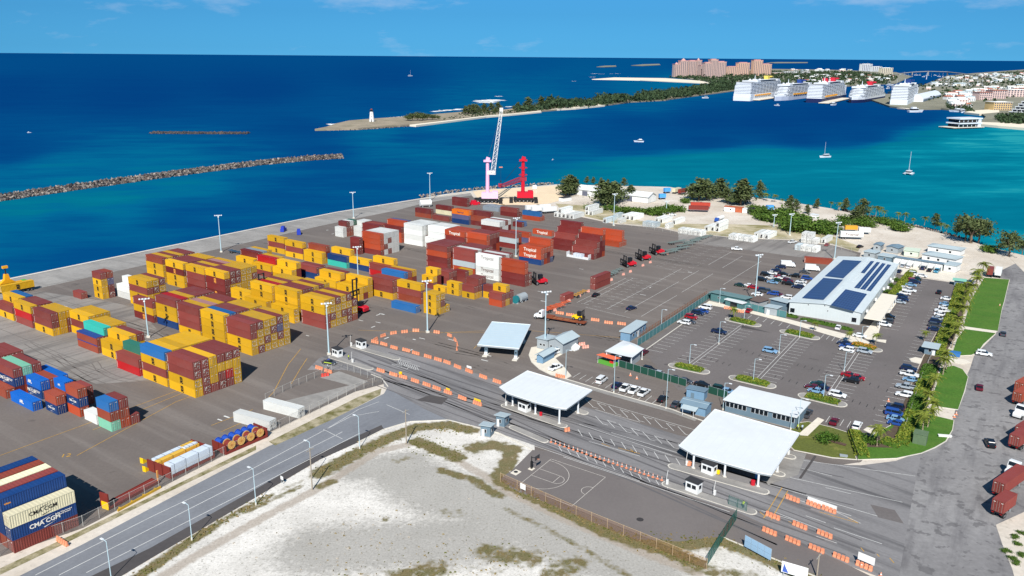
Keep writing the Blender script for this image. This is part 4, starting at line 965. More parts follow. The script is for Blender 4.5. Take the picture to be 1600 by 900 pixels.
# warehouse with the solar roof
hW = height_at(1232.2, 490.3, 471.8)
def warehouse():
    L = G(1232.2, 490.3); fl, bl, fr = G(1233.1, 471.6, hW), G(1310, 401.3, hW), G(1342.8, 490.3, hW); v = (bl - fl).normalized(); u = Vector((v.y, -v.x, 0)); W = (fr - fl).dot(u); D = (bl - fl).length; ang = math.atan2(u.y, u.x); N = L + u * W; rise = 1.3
    t = thing('warehouse', 'big white warehouse with blue solar panels on its roof', 'warehouse', tuple(L), ang)
    mb = MB(); mb.box((W / 2, D / 2, hW / 2), (W, D, hW), M_WHW)
    mb.add([(0, 0, hW), (W, 0, hW), (W / 2, 0, hW + rise), (0, D, hW), (W, D, hW), (W / 2, D, hW + rise)], [(0, 1, 2), (4, 3, 5)], M_WHW)
    for k in range(int(W / 1.2)): mb.box((k * 1.2 + .6, -.015, hW / 2), (.05, .03, hW - .2), M_FRAME)
    part('wall', mb.mesh('wall'), t)
    M_GROOF = mat('pale_warehouse_roof', (198, 208, 210), 0.6, var=.05, scale=.15)
    mb = MB(); mb.extr([(-.5, hW), (W / 2, hW + rise), (W + .5, hW), (W + .5, hW + .18), (W / 2, hW + rise + .18), (-.5, hW + .18)], -.4, D + .4, M_GROOF)
    for k in range(int(D / 1.5)):
        for s in (0, 1):
            x0, x1 = (-.5, W / 2) if s == 0 else (W / 2, W + .5); z0, z1 = (hW, hW + rise) if s == 0 else (hW + rise, hW)
            y = k * 1.5; mb.add([(x0, y, z0 + .21), (x1, y, z1 + .21), (x1, y + .08, z1 + .21), (x0, y + .08, z0 + .21)], [(0, 1, 2, 3)], M_RIB)
    part('roof', mb.mesh('roof'), t)
    mb = MB(); mb.box((W / 2, D / 2, hW + rise + .22), (.7, D, .12), M_GROOF); part('ridge_cap', mb.mesh('ridge_cap'), t)
    M_PV = mat('solar_cell', (25, 52, 102), 0.35, spec=0.5, var=0.12, scale=0.3); M_PVF = mat('solar_frame', (104, 122, 148), 0.5)
    def loc(px):
        z = hW + .6
        for _ in range(6):
            g = G(px[0] / 5.3333 + 1130, px[1] / 5.3333 + 390, z) - L; x, y = g.dot(u), g.dot(v); z = hW + rise * (1 - abs(x - W / 2) / (W / 2)) + .26
        return Vector((x, y, z))
    for q, nx, ny in (([(845,222),(1000,240),(1155,95),(1000,85)],9,8),([(655,405),(835,420),(1000,250),(835,235)],9,9),([(893,465),(1090,515),(1200,370),(1020,330)],9,9),([(1145,192),(1178,198),(1260,97),(1230,95)],2,9),([(1090,318),(1135,325),(1308,107),(1280,103)],2,18),([(1140,328),(1183,335),(1355,118),(1325,112)],2,18),([(1192,340),(1230,348),(1402,128),(1370,122)],2,18)):
        c = [loc(p) for p in q]; mb = MB(); mb.add([p + Vector((0, 0, .02)) for p in c], [(0, 1, 2, 3)], M_PVF)
        for i in range(nx):
            for j in range(ny):
                f = lambda s, r: c[0].lerp(c[1], s).lerp(c[3].lerp(c[2], s), r)
                e = .06; vs = [f((i + e) / nx, (j + e) / ny), f((i + 1 - e) / nx, (j + e) / ny), f((i + 1 - e) / nx, (j + 1 - e) / ny), f((i + e) / nx, (j + 1 - e) / ny)]
                mb.add([p + Vector((0, 0, .07)) for p in vs], [(0, 1, 2, 3)], M_PV)
        o = part('solar_array', mb.mesh('solar_array'), t); o['kind'] = 'stuff'
    mb = MB(); mb.box((0, 0, .06), (1.6, 2.2, .3), M_RIB); sk = mb.mesh('skylight')
    for i in range(14):
        for px in ((1075 + i * 7, 270 - i * 9 + (8 if i % 2 else 0)),): part('skylight', sk, t, loc=tuple(loc(px)), scale=.22)
    for x in (.05, .5 , .92): wall_window(t, x * W, 1.6, 1.6, 1.6) if x != .5 else None
    for x, z in ((.27, 4.6), (.5, 5.2), (.55, 3.4)): wall_window(t, x * W, z, .35, .35)
    mb = MB(); mb.box((0, 0, .45), (.8, .9, .9), M_WHITEWALL); mb.disc((.41, 0, .5), .32, .03, M_BLACKROOF, 'x'); ac = mb.mesh('air_conditioner')
    for k in range(12): part('air_conditioner', ac, t, loc=(W + .6, D * (.12 + k * .07), 0 if k % 3 else 2.2))
    for k in range(9): wall_window(t, W, 2.0, 1.4, 1.3, y=D * (.1 + k * .1), rz=R(90))
    # entrance porch along the right-hand wall
    mb = MB(); y0, y1 = -1.5, D * .42; mb.box((W + 4.2, (y0 + y1) / 2, 3.25), (5.6, y1 - y0, .3), mat('porch_roof', (222, 214, 198), 0.8, var=0.05)); part('porch_roof', mb.mesh('porch_roof'), t)
    for k in range(8): column(t, W + 6.6, y0 + .5 + k * (y1 - y0 - 1) / 7, 3.1, .13)
warehouse()
# workshop and hut by the inspection canopy
house('workshop', 'pale blue workshop with big gabled roof beside the tall mast', 'workshop', (857, 548.5), (879, 554), 9.0, 3.6, M_GREYWALL, M_GROOF, 'gabley', [(.2, 1.8, .8, .8)], (.6, .9, 2.1, M_SLATE), .5, 1.4, rib=0)
house('workshop', 'low wing of the workshop with a small window', 'workshop', (839, 544.5), (856, 548), 6.0, 3.0, M_GREYWALL, M_GROOF, 'shed', [(.35, 1.7, .7, .6), (.65, 1.7, .7, .6)], None, .4, .6)
house('hut', 'small blue hut with gabled roof on the pale kerbed island', 'hut', (838.5, 567), (848, 569.2), 7.0, 2.5, M_BLUEWALL, M_GROOF, 'gabley', [], None, .6, .7)
kerbed('paved_island', [(830,543),(826,555),(830,566),(842,577),(860,586),(885,592),(893,588),(880,572),(868,560),(880,553),(894,545),(880,540),(850,540)], M_WHITEPAV, h=.13)
def steps():
    g = G(893, 545); t = thing('entrance_steps', 'white outside steps and landing against the workshop', 'steps', tuple(g), AL)
    mb = MB()
    for k in range(5): mb.box((k * .5, 0, 1.0 - k * .2), (.5, 2.2, 2.0 - k * .4), M_WHITEWALL)
    mb.box((-1.2, 0, 1.05), (1.9, 2.4, 2.1), M_WHITEWALL); mb.box((.3, 1.1, 1.5), (4.6, .08, .9), M_WHITEWALL, tilt=('Y', .3)); part('stair', mb.mesh('stair'), t)
    mb = MB(); mb.box((-1.2, 0, 2.75), (2.2, 2.8, .14), M_WROOF); [mb.tube([(-1.2 + a, b, 2.1), (-1.2 + a, b, 2.7)], .05, M_WSTEEL) for a in (-.9, .9) for b in (-1.1, 1.1)]; part('landing_roof', mb.mesh('landing_roof'), t)
steps()
# blue long office on the fence line, tent roof, stall
house('long_office', 'narrow blue office with pale roof on the fence line', 'office', (984, 535), (1009, 517.5), 3.4, 3.2, M_BLUEWALL, M_GROOF, 'flat', [(.2, 1.8, .9, .8), (.4, 1.8, .9, .8), (.6, 1.8, .9, .8), (.8, 1.8, .9, .8)], (.5, .9, 2.1, M_WHITEWALL), .4)
def tent():
    z = 3.6; P4 = [G(944.7, 548.7, z), G(988, 558.7, z), G(1006.7, 544.7, z), G(974, 532, z)]; c = sum(P4, Vector()) / 4; c.z = 0
    t = thing('tent_pavilion', 'white peaked tent roof over the car park entrance', 'pavilion', tuple(c), 0)
    q = [p - c for p in P4]; mb = MB(); n = 8; pk = q[2].lerp(q[3], .5); vs = []
    for i in range(n + 1):
        for j in range(n + 1):
            s, r = i / n, j / n; p = q[0].lerp(q[1], s).lerp(q[3].lerp(q[2], s), r); d = math.hypot(s - .5, r - .72)
            p.z = z + 1.0 * max(0, 1 - d * 1.5) ** 2 - .1 * math.sin(s * math.pi) * (1 - r); vs.append(p)
    top = [(i * (n + 1) + j, (i + 1) * (n + 1) + j, (i + 1) * (n + 1) + j + 1, i * (n + 1) + j + 1) for i in range(n) for j in range(n)]
    mb.add(vs, top, M_WROOF); part('roof', mb.mesh('roof'), t)
    for p in q: column(t, p.x * .9, p.y * .9, z - .15, .14)
    mb = MB(); mb.box((q[1].lerp(q[2], .5) * .78) .to_tuple()[:2] + (1.4,), ((q[2] - q[1]).length * .8, .2, 2.8), M_GREYWALL, math.atan2((q[2] - q[1]).y, (q[2] - q[1]).x)); part('wall', mb.mesh('wall'), t)
tent()
def stall():
    g = G(950, 569); t = thing('market_stall', 'small stall with orange awning and bright green counter', 'stall', tuple(g), heading((934, 570), (967, 580)))
    mb = MB(); mb.box((0, 0, .5), (6.0, 2.4, 1.0), mat('bright_green_paint', (90, 160, 60), 0.6)); part('counter', mb.mesh('counter'), t)
    mb = MB(); mb.box((0, 1.2, 1.2), (5.8, .1, 2.3), mat('stall_blue', (30, 80, 140), 0.6)); mb.box((1.8, -.6, 1.3), (1.2, .8, .6), mat('stall_red', (200, 44, 40), 0.6)); part('back_panel', mb.mesh('back_panel'), t)
    mb = MB(); mb.box((0, .1, 2.5), (6.6, 3.4, .12), mat('orange_awning', (232, 116, 78), 0.7), tilt=('X', R(-6))); part('awning', mb.mesh('awning'), t)
    for x in (-3, 3):
        for y in (-1.2, 1.2): column(t, x, y, 2.4, .05)
stall()
house('shed', 'blue shed with flat roof against the green fence', 'shed', (1072, 622.5), (1099.5, 628), 3.4, 2.6, M_BLUEWALL, M_BROOF, 'shed', [], (.35, .9, 2.0, M_SLATE), .3, .35)
t, W, a = house('shed', 'blue shed with porch beside the lanes', 'shed', (1063.5, 643), (1101.5, 652.5), 4.2, 2.5, M_BLUEWALL, M_BROOF, 'gable', [(.15, 1.5, .9, .9)], (.5, 1.0, 2.0, M_GLASS), .35, .8)
mb = MB(); mb.box((W * .42, -1.2, 2.2), (4.2, 2.2, .12), M_GROOF, tilt=('X', R(12))); part('porch_roof', mb.mesh('porch_roof'), t)
for x in (.2, .64): mb = MB(); mb.tube([(0, 0, 0), (0, 0, 2.0)], .07, M_WSTEEL); part('post', mb.mesh('post'), t, loc=(W * x, -2.1, 0))
for i in range(4): mb = MB(); mb.box((0, 0, 0), (W + .5, .14, .08), M_GROOF); part('roof_rail', mb.mesh('roof_rail'), t, loc=(W / 2, .4 + i * 1.1, 2.5 + .14 + .8 * (1 - abs((.4 + i * 1.1) - 2.1) / 2.1)))
# fence-corner buildings by the staff car park
house('shelter', 'long green roofed shelter at the corner of the teal fence', 'shelter', (1110, 470), (1163, 481), 5.5, 2.9, mat('teal_wall', (70, 110, 112), 0.75, var=0.06), mat('teal_grey_roof', (104, 132, 132), 0.65, var=0.1), 'shed', [(.25, 1.9, .9, .5), (.55, 1.9, .9, .5), (.85, 1.9, .9, .5)], None, .6, .6)
house('shelter', 'small white roofed waiting shelter before the teal fence', 'shelter', (1133, 477), (1159, 484), 2.2, 2.3, mat('teal_wall', (70, 110, 112)), M_WROOF, 'flat', [], (.5, 3.0, 1.9, M_GLASS), .4)
house('hut', 'brown hip roofed hut among the staff cars', 'hut', (1167, 476), (1185, 481), 6, 2.3, M_GREYWALL, mat('brown_roof', (92, 80, 76), 0.8, var=0.1), 'hip', [], None, .5, 1.4)
house('shed', 'pale roofed shed at the warehouse corner', 'shed', (1194, 491), (1213, 494.5), 5, 2.6, M_GREYWALL, M_GROOF, 'shed', [], (.3, 1.0, 2.0, M_WHITEWALL), .4, .4)
house('shed', 'pale roofed shed behind the other, by the staff cars', 'shed', (1203, 480.5), (1228, 487), 5.5, 2.9, M_SLATE, M_GROOF, 'shed', [], None, .5, .5)
house('gate_hut', 'small blue gate hut with wide pale roof under a palm', 'hut', (1443.5, 553.5), (1460.5, 556.5), 4.2, 2.6, M_SLATE, M_GROOF, 'flat', [(.5, 1.6, .8, .8)], (.85, .8, 2.0, M_WHITEWALL), .9)
kerbed('paved_island', [(1420,561),(1430,558.5),(1452,563),(1450,567.5),(1438,569),(1424,565.5)], M_WHITEPAV, h=.13)
kerbed('paved_island', [(1482,560),(1508,562),(1517,566.5),(1505,569.5),(1484,565.5)], M_WHITEPAV, h=.13)
kerbed('paved_island', [(1349,672),(1355,668),(1372,672),(1402,682),(1396,690),(1375,686)], M_WHITEPAV, h=.13)
# far side of the car park
house('service_building', 'long low grey building behind the carport', 'building', (1440, 407), (1491, 416), 9, 3.2, M_WHITEWALL, M_GROOF, 'hip', [(.2, 1.7, 1.0, .9), (.5, 1.7, 1.0, .9), (.8, 1.7, 1.0, .9)], None, .6, .8)
house('service_building', 'second low grey building nearer the beach', 'building', (1449, 394), (1499, 401.5), 8, 3.2, M_WHITEWALL, M_GROOF, 'hip', [(.3, 1.7, 1.0, .9), (.7, 1.7, 1.0, .9)], None, .6, .8)
t, W, a = house('carport', 'blue roofed carport with white bays above the parked cars', 'carport', (1398, 412), (1472, 423), 4, 2.7, M_WHITEWALL, M_BROOF, 'shed', [], None, .5, .4)
for k in range(8): mb = MB(); mb.box((0, -1.3, 1.3), (.12, 2.6, 2.6), M_WHITEWALL); part('bay_divider', mb.mesh('bay_divider'), t, loc=(W * k / 7, 0, 0))
house('service_building', 'white flat block at the end of the carport', 'building', (1474, 424), (1492, 427), 7, 3.2, M_WHITEWALL, M_GROOF, 'flat', [(.5, 1.7, 1.0, .9)], None, .3)
for lab, l, n, d, wm, rm in (('grey flat roofed hut behind the warehouse, nearer the white boxes', (1349, 402), (1366, 405), 6, M_GREYWALL, M_GROOF), ('grey flat roofed hut tight behind the warehouse ridge', (1371, 408), (1392, 411.5), 6, M_SLATE, M_GROOF), ('pale blue hut farther back between the huts', (1364, 391), (1375, 392.5), 6, M_GREYWALL, M_BROOF), ('pale blue hut behind, nearest the carport', (1384, 394), (1402, 397), 7, M_GREYWALL, M_BROOF), ('pale green yard shed beside the carport', (1412, 400), (1434, 402.5), 7, mat('pale_green_wall', (196, 208, 190), 0.8), mat('pale_green_wall', (196, 208, 190)))):
    house('hut', lab, 'hut', l, n, d, 2.8, wm, rm, 'gabley' if 'pale blue' in lab else 'flat', [(.5, 1.6, .9, .8)], None, .4, .6, 'huts behind the warehouse')
def utility():
    g = G(1498, 446); t = thing('transformer_cabinet', 'green transformer cabinet on pale paving by the car park', 'cabinet', tuple(g), R(-30))
    mb = MB(); mb.box((0, 0, 1.1), (3.6, 2.2, 2.2), M_SLATE); part('cabinet', mb.mesh('cabinet'), t); mb = MB(); mb.box((0, .6, 2.35), (5.2, 4.6, .16), mat('mint_roof', (130, 190, 170), 0.7)); part('roof', mb.mesh('roof'), t)
utility()
# white shed on the north shore
t, W, a = house('shore_shed', 'long white shed with low roof behind the dark trees', 'shed', (901, 304.5), (1012, 318), 11, 4.0, M_WHITEWALL, M_WROOF, 'gable', [], None, .7, 2.4)
for x in (.12, .35, .75): mb = MB(); mb.box((0, -.05, 1.6), (4.2, .12, 3.2), mat('shed_door_grey', (92, 96, 112), 0.7)); part('door', mb.mesh('door'), t, loc=(W * x, 0, 0))
house('shore_hut', 'low white hut with dark roof by the crane beach', 'hut', (880, 316), (893, 314), 4, 2.6, M_WHITEWALL, M_BLACKROOF, 'flat', [], None, .2)
house('shore_hut', 'white and orange cabin on the shore track', 'hut', (1131, 330.5), (1148, 332), 4, 3.0, M_WHITEWALL, mat('rust_roof', (172, 92, 58), 0.8, var=0.2), 'flat', [(.6, 1.6, .8, .7)], None, .2)
house('shore_hut', 'rusty cabin joined to the white cabin', 'hut', (1148.5, 332), (1159, 333), 4, 3.0, mat('rust_wall', (176, 92, 60), 0.8, var=0.2), mat('rust_roof', (172, 92, 58)), 'flat', [], None, .15)
house('shore_hut', 'small white kiosk next to a dark tank on the shore track', 'hut', (1159.5, 333), (1167, 333.5), 3.5, 2.6, M_WHITEWALL, M_WROOF, 'flat', [], None, .15)
house('shore_hut', 'white cabin at the edge of the bright scrub', 'hut', (1264, 342), (1274, 343.5), 4, 2.6, M_WHITEWALL, M_WROOF, 'flat', [], None, .2)
# ------------------------------------------------------------------ vehicles
CARC = {'w': ('white', (226, 228, 228)), 's': ('silver', (160, 170, 178)), 'k': ('black', (24, 25, 28)), 'n': ('navy blue', (26, 40, 74)), 'b': ('blue', (40, 76, 150)), 'l': ('pale blue', (120, 158, 190)),
        'r': ('red', (150, 22, 34)), 'm': ('maroon', (92, 20, 36)), 'g': ('dark grey', (66, 70, 76)), 'e': ('dark green', (26, 56, 50)), 't': ('teal blue', (64, 140, 170))}
M_TYRE = mat('tyre_rubber', (26, 26, 27), 0.85)
M_RIM = mat('wheel_rim', (150, 152, 156), 0.35, metal=0.6)
M_LAMP = mat('headlight_glass', (226, 230, 232), 0.2)
M_TAIL = mat('tail_light', (150, 20, 20), 0.3)
M_BLACK = mat('black_metal', (30, 31, 33), 0.55, var=0.1)
M_REDM = mat('red_machine_paint', (190, 28, 44), 0.5, var=0.08, scale=.5)
M_YELM = mat('yellow_machine_paint', (240, 196, 16), 0.5, var=0.06, scale=.5)
M_RUST = mat('rusty_steel', (128, 66, 40), 0.85, var=0.2, scale=.6, dirt=(90, 50, 36))
M_BROWN = mat('oxide_red_steel', (120, 44, 36), 0.75, var=0.15, scale=.6)
def carpaint(c): return mat('car_paint_' + CARC[c][0].replace(' ', '_'), CARC[c][1], 0.28, spec=0.5, rnd=0.12)
def slab(mb, prof, hw, m, inset=.07, top=1.0):
    """side outline (x,z) swept across the width with rounded shoulders"""
    cx = sum(p[0] for p in prof) / len(prof); cz = sum(p[1] for p in prof) / len(prof); n = len(prof)
    small = [(cx + (x - cx) * (1 - inset * .5), cz + (z - cz) * (1 - inset * 2)) for x, z in prof]
    rings = [(small, -hw), (prof, -hw + .09), (prof, hw - .09), (small, hw)]; vs = []
    for pr, y in rings: vs += [(x, y * (1 if z < cz else top), z) for x, z in pr]
    fs = [tuple(range(n)), tuple(range(4 * n - 1, 3 * n - 1, -1))]
    for k in range(3): fs += [(k * n + i, (k + 1) * n + i, (k + 1) * n + (i + 1) % n, k * n + (i + 1) % n) for i in range(n)]
    mb.add(vs, fs, m)
CARS = {}
def wheel_mesh(r=.33, wd=.22):
    key = ('wheel', r, wd)
    if key not in CARS:
        mb = MB(); mb.disc((0, 0, 0), r, wd, M_TYRE, 'y', 12); mb.disc((0, 0, 0), r * .58, wd + .02, M_RIM, 'y', 8); CARS[key] = mb.mesh('wheel')
    return CARS[key]
def car_meshes(kind, c):
    key = (kind, c)
    if key in CARS: return CARS[key]
    m = carpaint(c); mb = MB(); gb = MB()
    if kind in ('sedan', 'suv', 'van'):
        if kind == 'sedan':
            L, hw = 4.55, .89; body = [(-2.2, .3), (-2.27, .62), (-2.2, .9), (-1.35, .98), (1.0, .94), (1.95, .8), (2.27, .6), (2.24, .3)]
            cab = [(-1.62, .95), (-1.0, 1.36), (.3, 1.39), (1.12, .93)]; roof = [(-1.08, 1.35), (-.95, 1.43), (.28, 1.45), (.4, 1.36)]
        elif kind == 'suv':
            L, hw = 4.7, .94; body = [(-2.3, .36), (-2.34, .8), (-2.28, 1.08), (1.05, 1.06), (2.05, .95), (2.33, .72), (2.3, .36)]
            cab = [(-2.2, 1.06), (-1.95, 1.62), (.3, 1.66), (1.15, 1.05)]; roof = [(-1.98, 1.6), (-1.9, 1.72), (.28, 1.74), (.42, 1.62)]
        else:
            L, hw = 4.9, .95; body = [(-2.4, .32), (-2.43, 1.2), (1.4, 1.2), (2.25, .95), (2.43, .7), (2.4, .32)]
            cab = [(-2.36, 1.18), (-2.28, 1.85), (.75, 1.87), (1.55, 1.18)]; roof = [(-2.36, 1.82), (-2.28, 1.98), (.6, 2.0), (.85, 1.85)]
        slab(mb, body, hw, m); slab(gb, cab, hw - .1, M_GLASS, .06, .86); slab(mb, roof, hw - .19, m, .02)
        for x in ((cab[1][0] + cab[2][0]) / 2 - .1, cab[1][0] * .9 - .12) + ((-.9,) if kind != 'sedan' else ()):
            for s in (-1, 1): mb.box((x, s * (hw - .14), (cab[0][1] + cab[1][1]) / 2), (.1, .07, cab[1][1] - cab[0][1]), m, tilt=('X', s * .16))
    else:                                          # pickup
        L, hw = 5.3, .95; body = [(-2.65, .42), (-2.67, 1.05), (.2, 1.05), (1.3, 1.04), (2.4, .96), (2.65, .75), (2.62, .42)]
        slab(mb, body, hw, m); cab = [(-.95, 1.02), (-.8, 1.68), (.55, 1.7), (1.3, 1.02)]; slab(gb, cab, hw - .1, M_GLASS, .06, .86); slab(mb, [(-.86, 1.64), (-.78, 1.78), (.5, 1.8), (.68, 1.66)], hw - .18, m, .02)
        mb.box((-1.78, 0, 1.07), (1.55, 1.5, .05), M_BLACK)
        for s in (-1, 1): mb.box((-1.78, s * .84, 1.14), (1.7, .1, .18), m); mb.box((-.1, s * .8, 1.35), (.1, .07, .6), m, tilt=('X', s * .16))
        mb.box((-2.6, 0, 1.1), (.08, 1.6, .22), m)
    for s in (-1, 1):
        mb.box((L / 2 - .06, s * (hw - .22), body[-2][1] + .03), (.12, .34, .14), M_LAMP); mb.box((-L / 2 + .04, s * (hw - .16), .85), (.1, .2, .2), M_TAIL); mb.box((cab[3][0] - .1, s * (hw + .06), cab[3][1] + .06), (.12, .16, .12), m)
    mb.box((L / 2 - .03, 0, body[-2][1] - .02), (.08, .7, .12), M_BLACK)
    for s in (-1, 1):
        for x in (-L * .3, L * .3): mb.disc((x, s * (hw - .02), .36), .40, .05, M_BLACK, 'y', 12)
    CARS[key] = (mb.mesh('car_body'), gb.mesh('car_windows'), L, hw); return CARS[key]
FIRST = {}
def car(kind, c, px, ang, label, group, cat=None, ground=0.02):
    b, gl, L, hw = car_meshes(kind, c); g = G(*px) if not isinstance(px, Vector) else px
    z = ground
    key = (kind, c)
    if key in FIRST:
        o = dup(FIRST[key], (g.x, g.y, z), ang, label, group)
    else:
        nm = {'sedan': 'parked_car', 'suv': 'parked_car', 'van': 'minivan', 'pickup': 'pickup_truck'}[kind]
        o = link(nm, b, None, (g.x, g.y, z), ang, label, {'sedan': 'car', 'suv': 'car', 'van': 'van', 'pickup': 'pickup truck'}[kind], group)
        part('windows', gl, o)
        for s in (-1, 1):
            for x in (-L * .3, L * .3): part('wheel', wheel_mesh(.36 if kind in ('suv', 'pickup') else .33), o, loc=(x, s * (hw - .1), .35))
        FIRST[key] = o
    if group: o['group'] = group
    elif 'group' in o: del o['group']
    return o
KN = {'d': 'sedan', 'u': 'suv', 'v': 'van', 'p': 'pickup'}
def row(place, ang, items, group, noun={'d': 'car', 'u': 'SUV', 'v': 'van', 'p': 'pickup'}):
    """a row of parked cars named in order from the end nearest the camera"""
    items = sorted(items, key=lambda q: -q[1]); n = 0
    for i, (x, y, c, k) in enumerate(items):
        w = ORD[i] if i else 'nearest'
        if i == len(items) - 1 and i: w = 'farthest'
        fl = math.pi if (i * 7 + int(x)) % 3 == 0 else 0.0
        car(KN[k], c, (x, y), ang + fl + R(((int(x * 3) % 7) - 3) * .5), '%s %s, %s of the %s' % (CARC[c][0], noun[k], w, place), group)
AIS, BIS = R(-33), R(57.5)
row('cars by the hedge at the grass corner', AIS, [(1398,639,'n','u'),(1398,650,'b','v'),(1399,657.5,'l','d'),(1401,664.5,'b','d')], 'cars parked along the hedge')
row('cars by the hedge beside the cones', AIS, [(1420,579,'n','u'),(1421,588,'w','p'),(1423,596,'l','d'),(1415,607.5,'s','p'),(1413,620,'w','u')], 'cars parked along the hedge')
row('dark cars by the hedge under the palm', AIS, [(1463,505,'n','u'),(1461,511,'g','u'),(1460,517,'n','d'),(1466,500,'s','d')], 'cars parked along the hedge')
row('white cars by the hedge', AIS, [(1479,469,'w','d'),(1477.5,477.5,'l','d'),(1476,483,'w','d'),(1472,488,'w','p'),(1469.5,493.5,'w','d')], 'cars parked along the hedge')
row('cars beside the warehouse hedge', AIS, [(1428,430,'w','u'),(1440,433,'w','d'),(1420.5,440,'r','u'),(1431,437.5,'e','d'),(1429.5,442.6,'n','u'),(1423,447,'l','d'),(1412,452.4,'w','d'),(1420.5,456,'w','p'),(1413.5,460.4,'w','u'),(1409,465.8,'n','u'),(1410.5,470,'n','d'),(1405.5,474,'s','d')], 'cars parked beside the warehouse')
row('three cars by the porch', AIS, [(1388,497,'k','u'),(1385.5,504.5,'g','u'),(1381.5,509.5,'w','u')], 'cars parked by the warehouse porch')
row('cars under the carport', BIS, [(1410,417,'s','d'),(1419,418.7,'w','d'),(1442,421,'n','u'),(1452,424,'k','d'),(1463,425.5,'t','u'),(1405,426,'n','d')], 'cars under the carport')
row('cars beside the flowering island', AIS, [(1318.7,538.5,'n','d'),(1322.5,543.5,'b','d'),(1323.4,549,'w','u')], 'cars in the middle of the car park')
row('cars beyond the lamp island', AIS, [(1278,603,'e','d'),(1270,607.8,'m','d'),(1283,608.3,'n','d'),(1275,613.5,'l','d')], 'cars in the middle of the car park')
row('three cars beside the double line', AIS, [(1326.5,588.5,'r','d'),(1339,592.5,'r','d'),(1329.7,597.5,'k','u')], 'cars in the middle of the car park')
for x, y, c, k, a, l in ((1203,551,'l','u',AIS,'lone pale blue SUV beside the double line'), (1350.8,551.8,'s','u',AIS,'silver SUV at the end of the flowering island'), (1308.5,620,'w','u',AIS,'white SUV at the near end of the double line'), (1123.7,521,'n','p',AIS,'lone navy blue pickup in the empty car park rows'),
                         (1310,514,'w','d',BIS,'small white car before the warehouse front'), (1343,527,'w','d',AIS,'white car beside the warehouse porch pavement'), (1261,649.5,'g','p',BIS,'dark pickup behind the long grey office'), (1303.4,661.5,'m','d',BIS,'maroon car at the edge of the dry lawn'), (1339,668.5,'w','u',BIS,'white SUV at the corner of the hedge'),
                         (1006,553,'m','d',BIS,'maroon car beside the white tent roof'), (1170,487.5,'r','d',BIS,'red car by the teal fence pavement'), (1567,524,'g','d',R(60),'dark grey car driving on the shore road by the small lawn'), (1537,555.5,'w','u',R(-28),'white car leaving the car park gate'), (1530,608,'m','d',R(62),'maroon car driving on the shore road'),
                         (1546,696,'k','u',R(72),'black SUV driving on the shore road nearest the camera'), (931,463,'k','d',BIS,'black car waiting at the barrier lane'), (986.5,483.5,'n','d',R(40),'navy blue car crossing the empty lanes'), (1151,391,'w','p',R(-12),'white pickup crossing the marked yard'), (1238,380,'w','p',R(35),'white pickup beside the white boxes'), (1292,384,'r','d',BIS,'small red car behind the white boxes'), (1343.5,387,'k','d',R(40),'black car by the scrub at the yard edge'), (1467,458.5,'k','d',BIS,'black car beside the paved yard'), (964,604.5,'n','d',BIS,'navy blue car half hidden behind the white pickups'), (1035,626,'k','d',BIS,'black car by the lamp post near the blue sheds'), (1056,634.5,'g','d',BIS,'dark grey car against the blue porch shed')):
    car(KN[k], c, (x, y), a, l, None)
row('row along the teal fence', AIS, [(1068.7,506.5,'w','u'),(1077,505,'g','d'),(1080,498,'r','u'),(1090,491.5,'n','u'),(1098,488.5,'b','d'),(1102,483,'w','v')], 'cars along the teal fence')
row('row behind the green fence', AIS, [(1015,581,'k','u'),(1027,586,'s','d'),(1056,595,'k','d'),(1070,598,'g','d'),(1097,603.5,'k','d'),(1125,611,'e','u'),(1136,614,'l','d')], 'cars behind the green fence')
row('white work vehicles beside the lanes', BIS, [(940,597,'w','v'),(977.5,609,'w','p'),(991,612.5,'w','p'),(1006,616.5,'w','p')], 'work vehicles beside the lanes')
row('white trucks by the blue hut', R(50), [(868,577,'w','p'),(869,553,'w','p')], 'work vehicles by the hut')
STAFF = [(1220,419,'n','u'),(1212.5,424,'n','d'),(1206,428.5,'w','d'),(1196.5,431,'k','u'),(1223.7,430,'k','d'),(1241.5,433,'k','u'),(1257.5,427,'g','d'),(1190,439,'k','u'),(1204,436,'w','d'),(1215,434.5,'r','d'),(1224,437,'w','p'),(1207,443,'l','d'),(1213.5,440,'e','d'),(1231,440.5,'m','u'),(1232,445.5,'k','p'),(1252,442,'w','d'),(1261,437,'b','u'),(1250,446.5,'w','u'),(1246,450.5,'n','u'),(1156,447.5,'e','d'),(1171,448.5,'w','d'),(1193,456,'n','u'),(1183,462,'w','d'),(1208,461,'b','u'),(1214.5,461.5,'m','d'),(1229,467,'w','u'),(1188,473,'w','d'),(1199,457.5,'g','p'),(1177,451,'r','d')]
row('crowded staff cars left of the warehouse', R(-30), STAFF, 'staff cars left of the warehouse')
row('cars parked on the north track', R(-20), [(1034,336,'w','d'),(1041,334,'w','u'),(1051,337,'w','d')], 'cars on the north track')
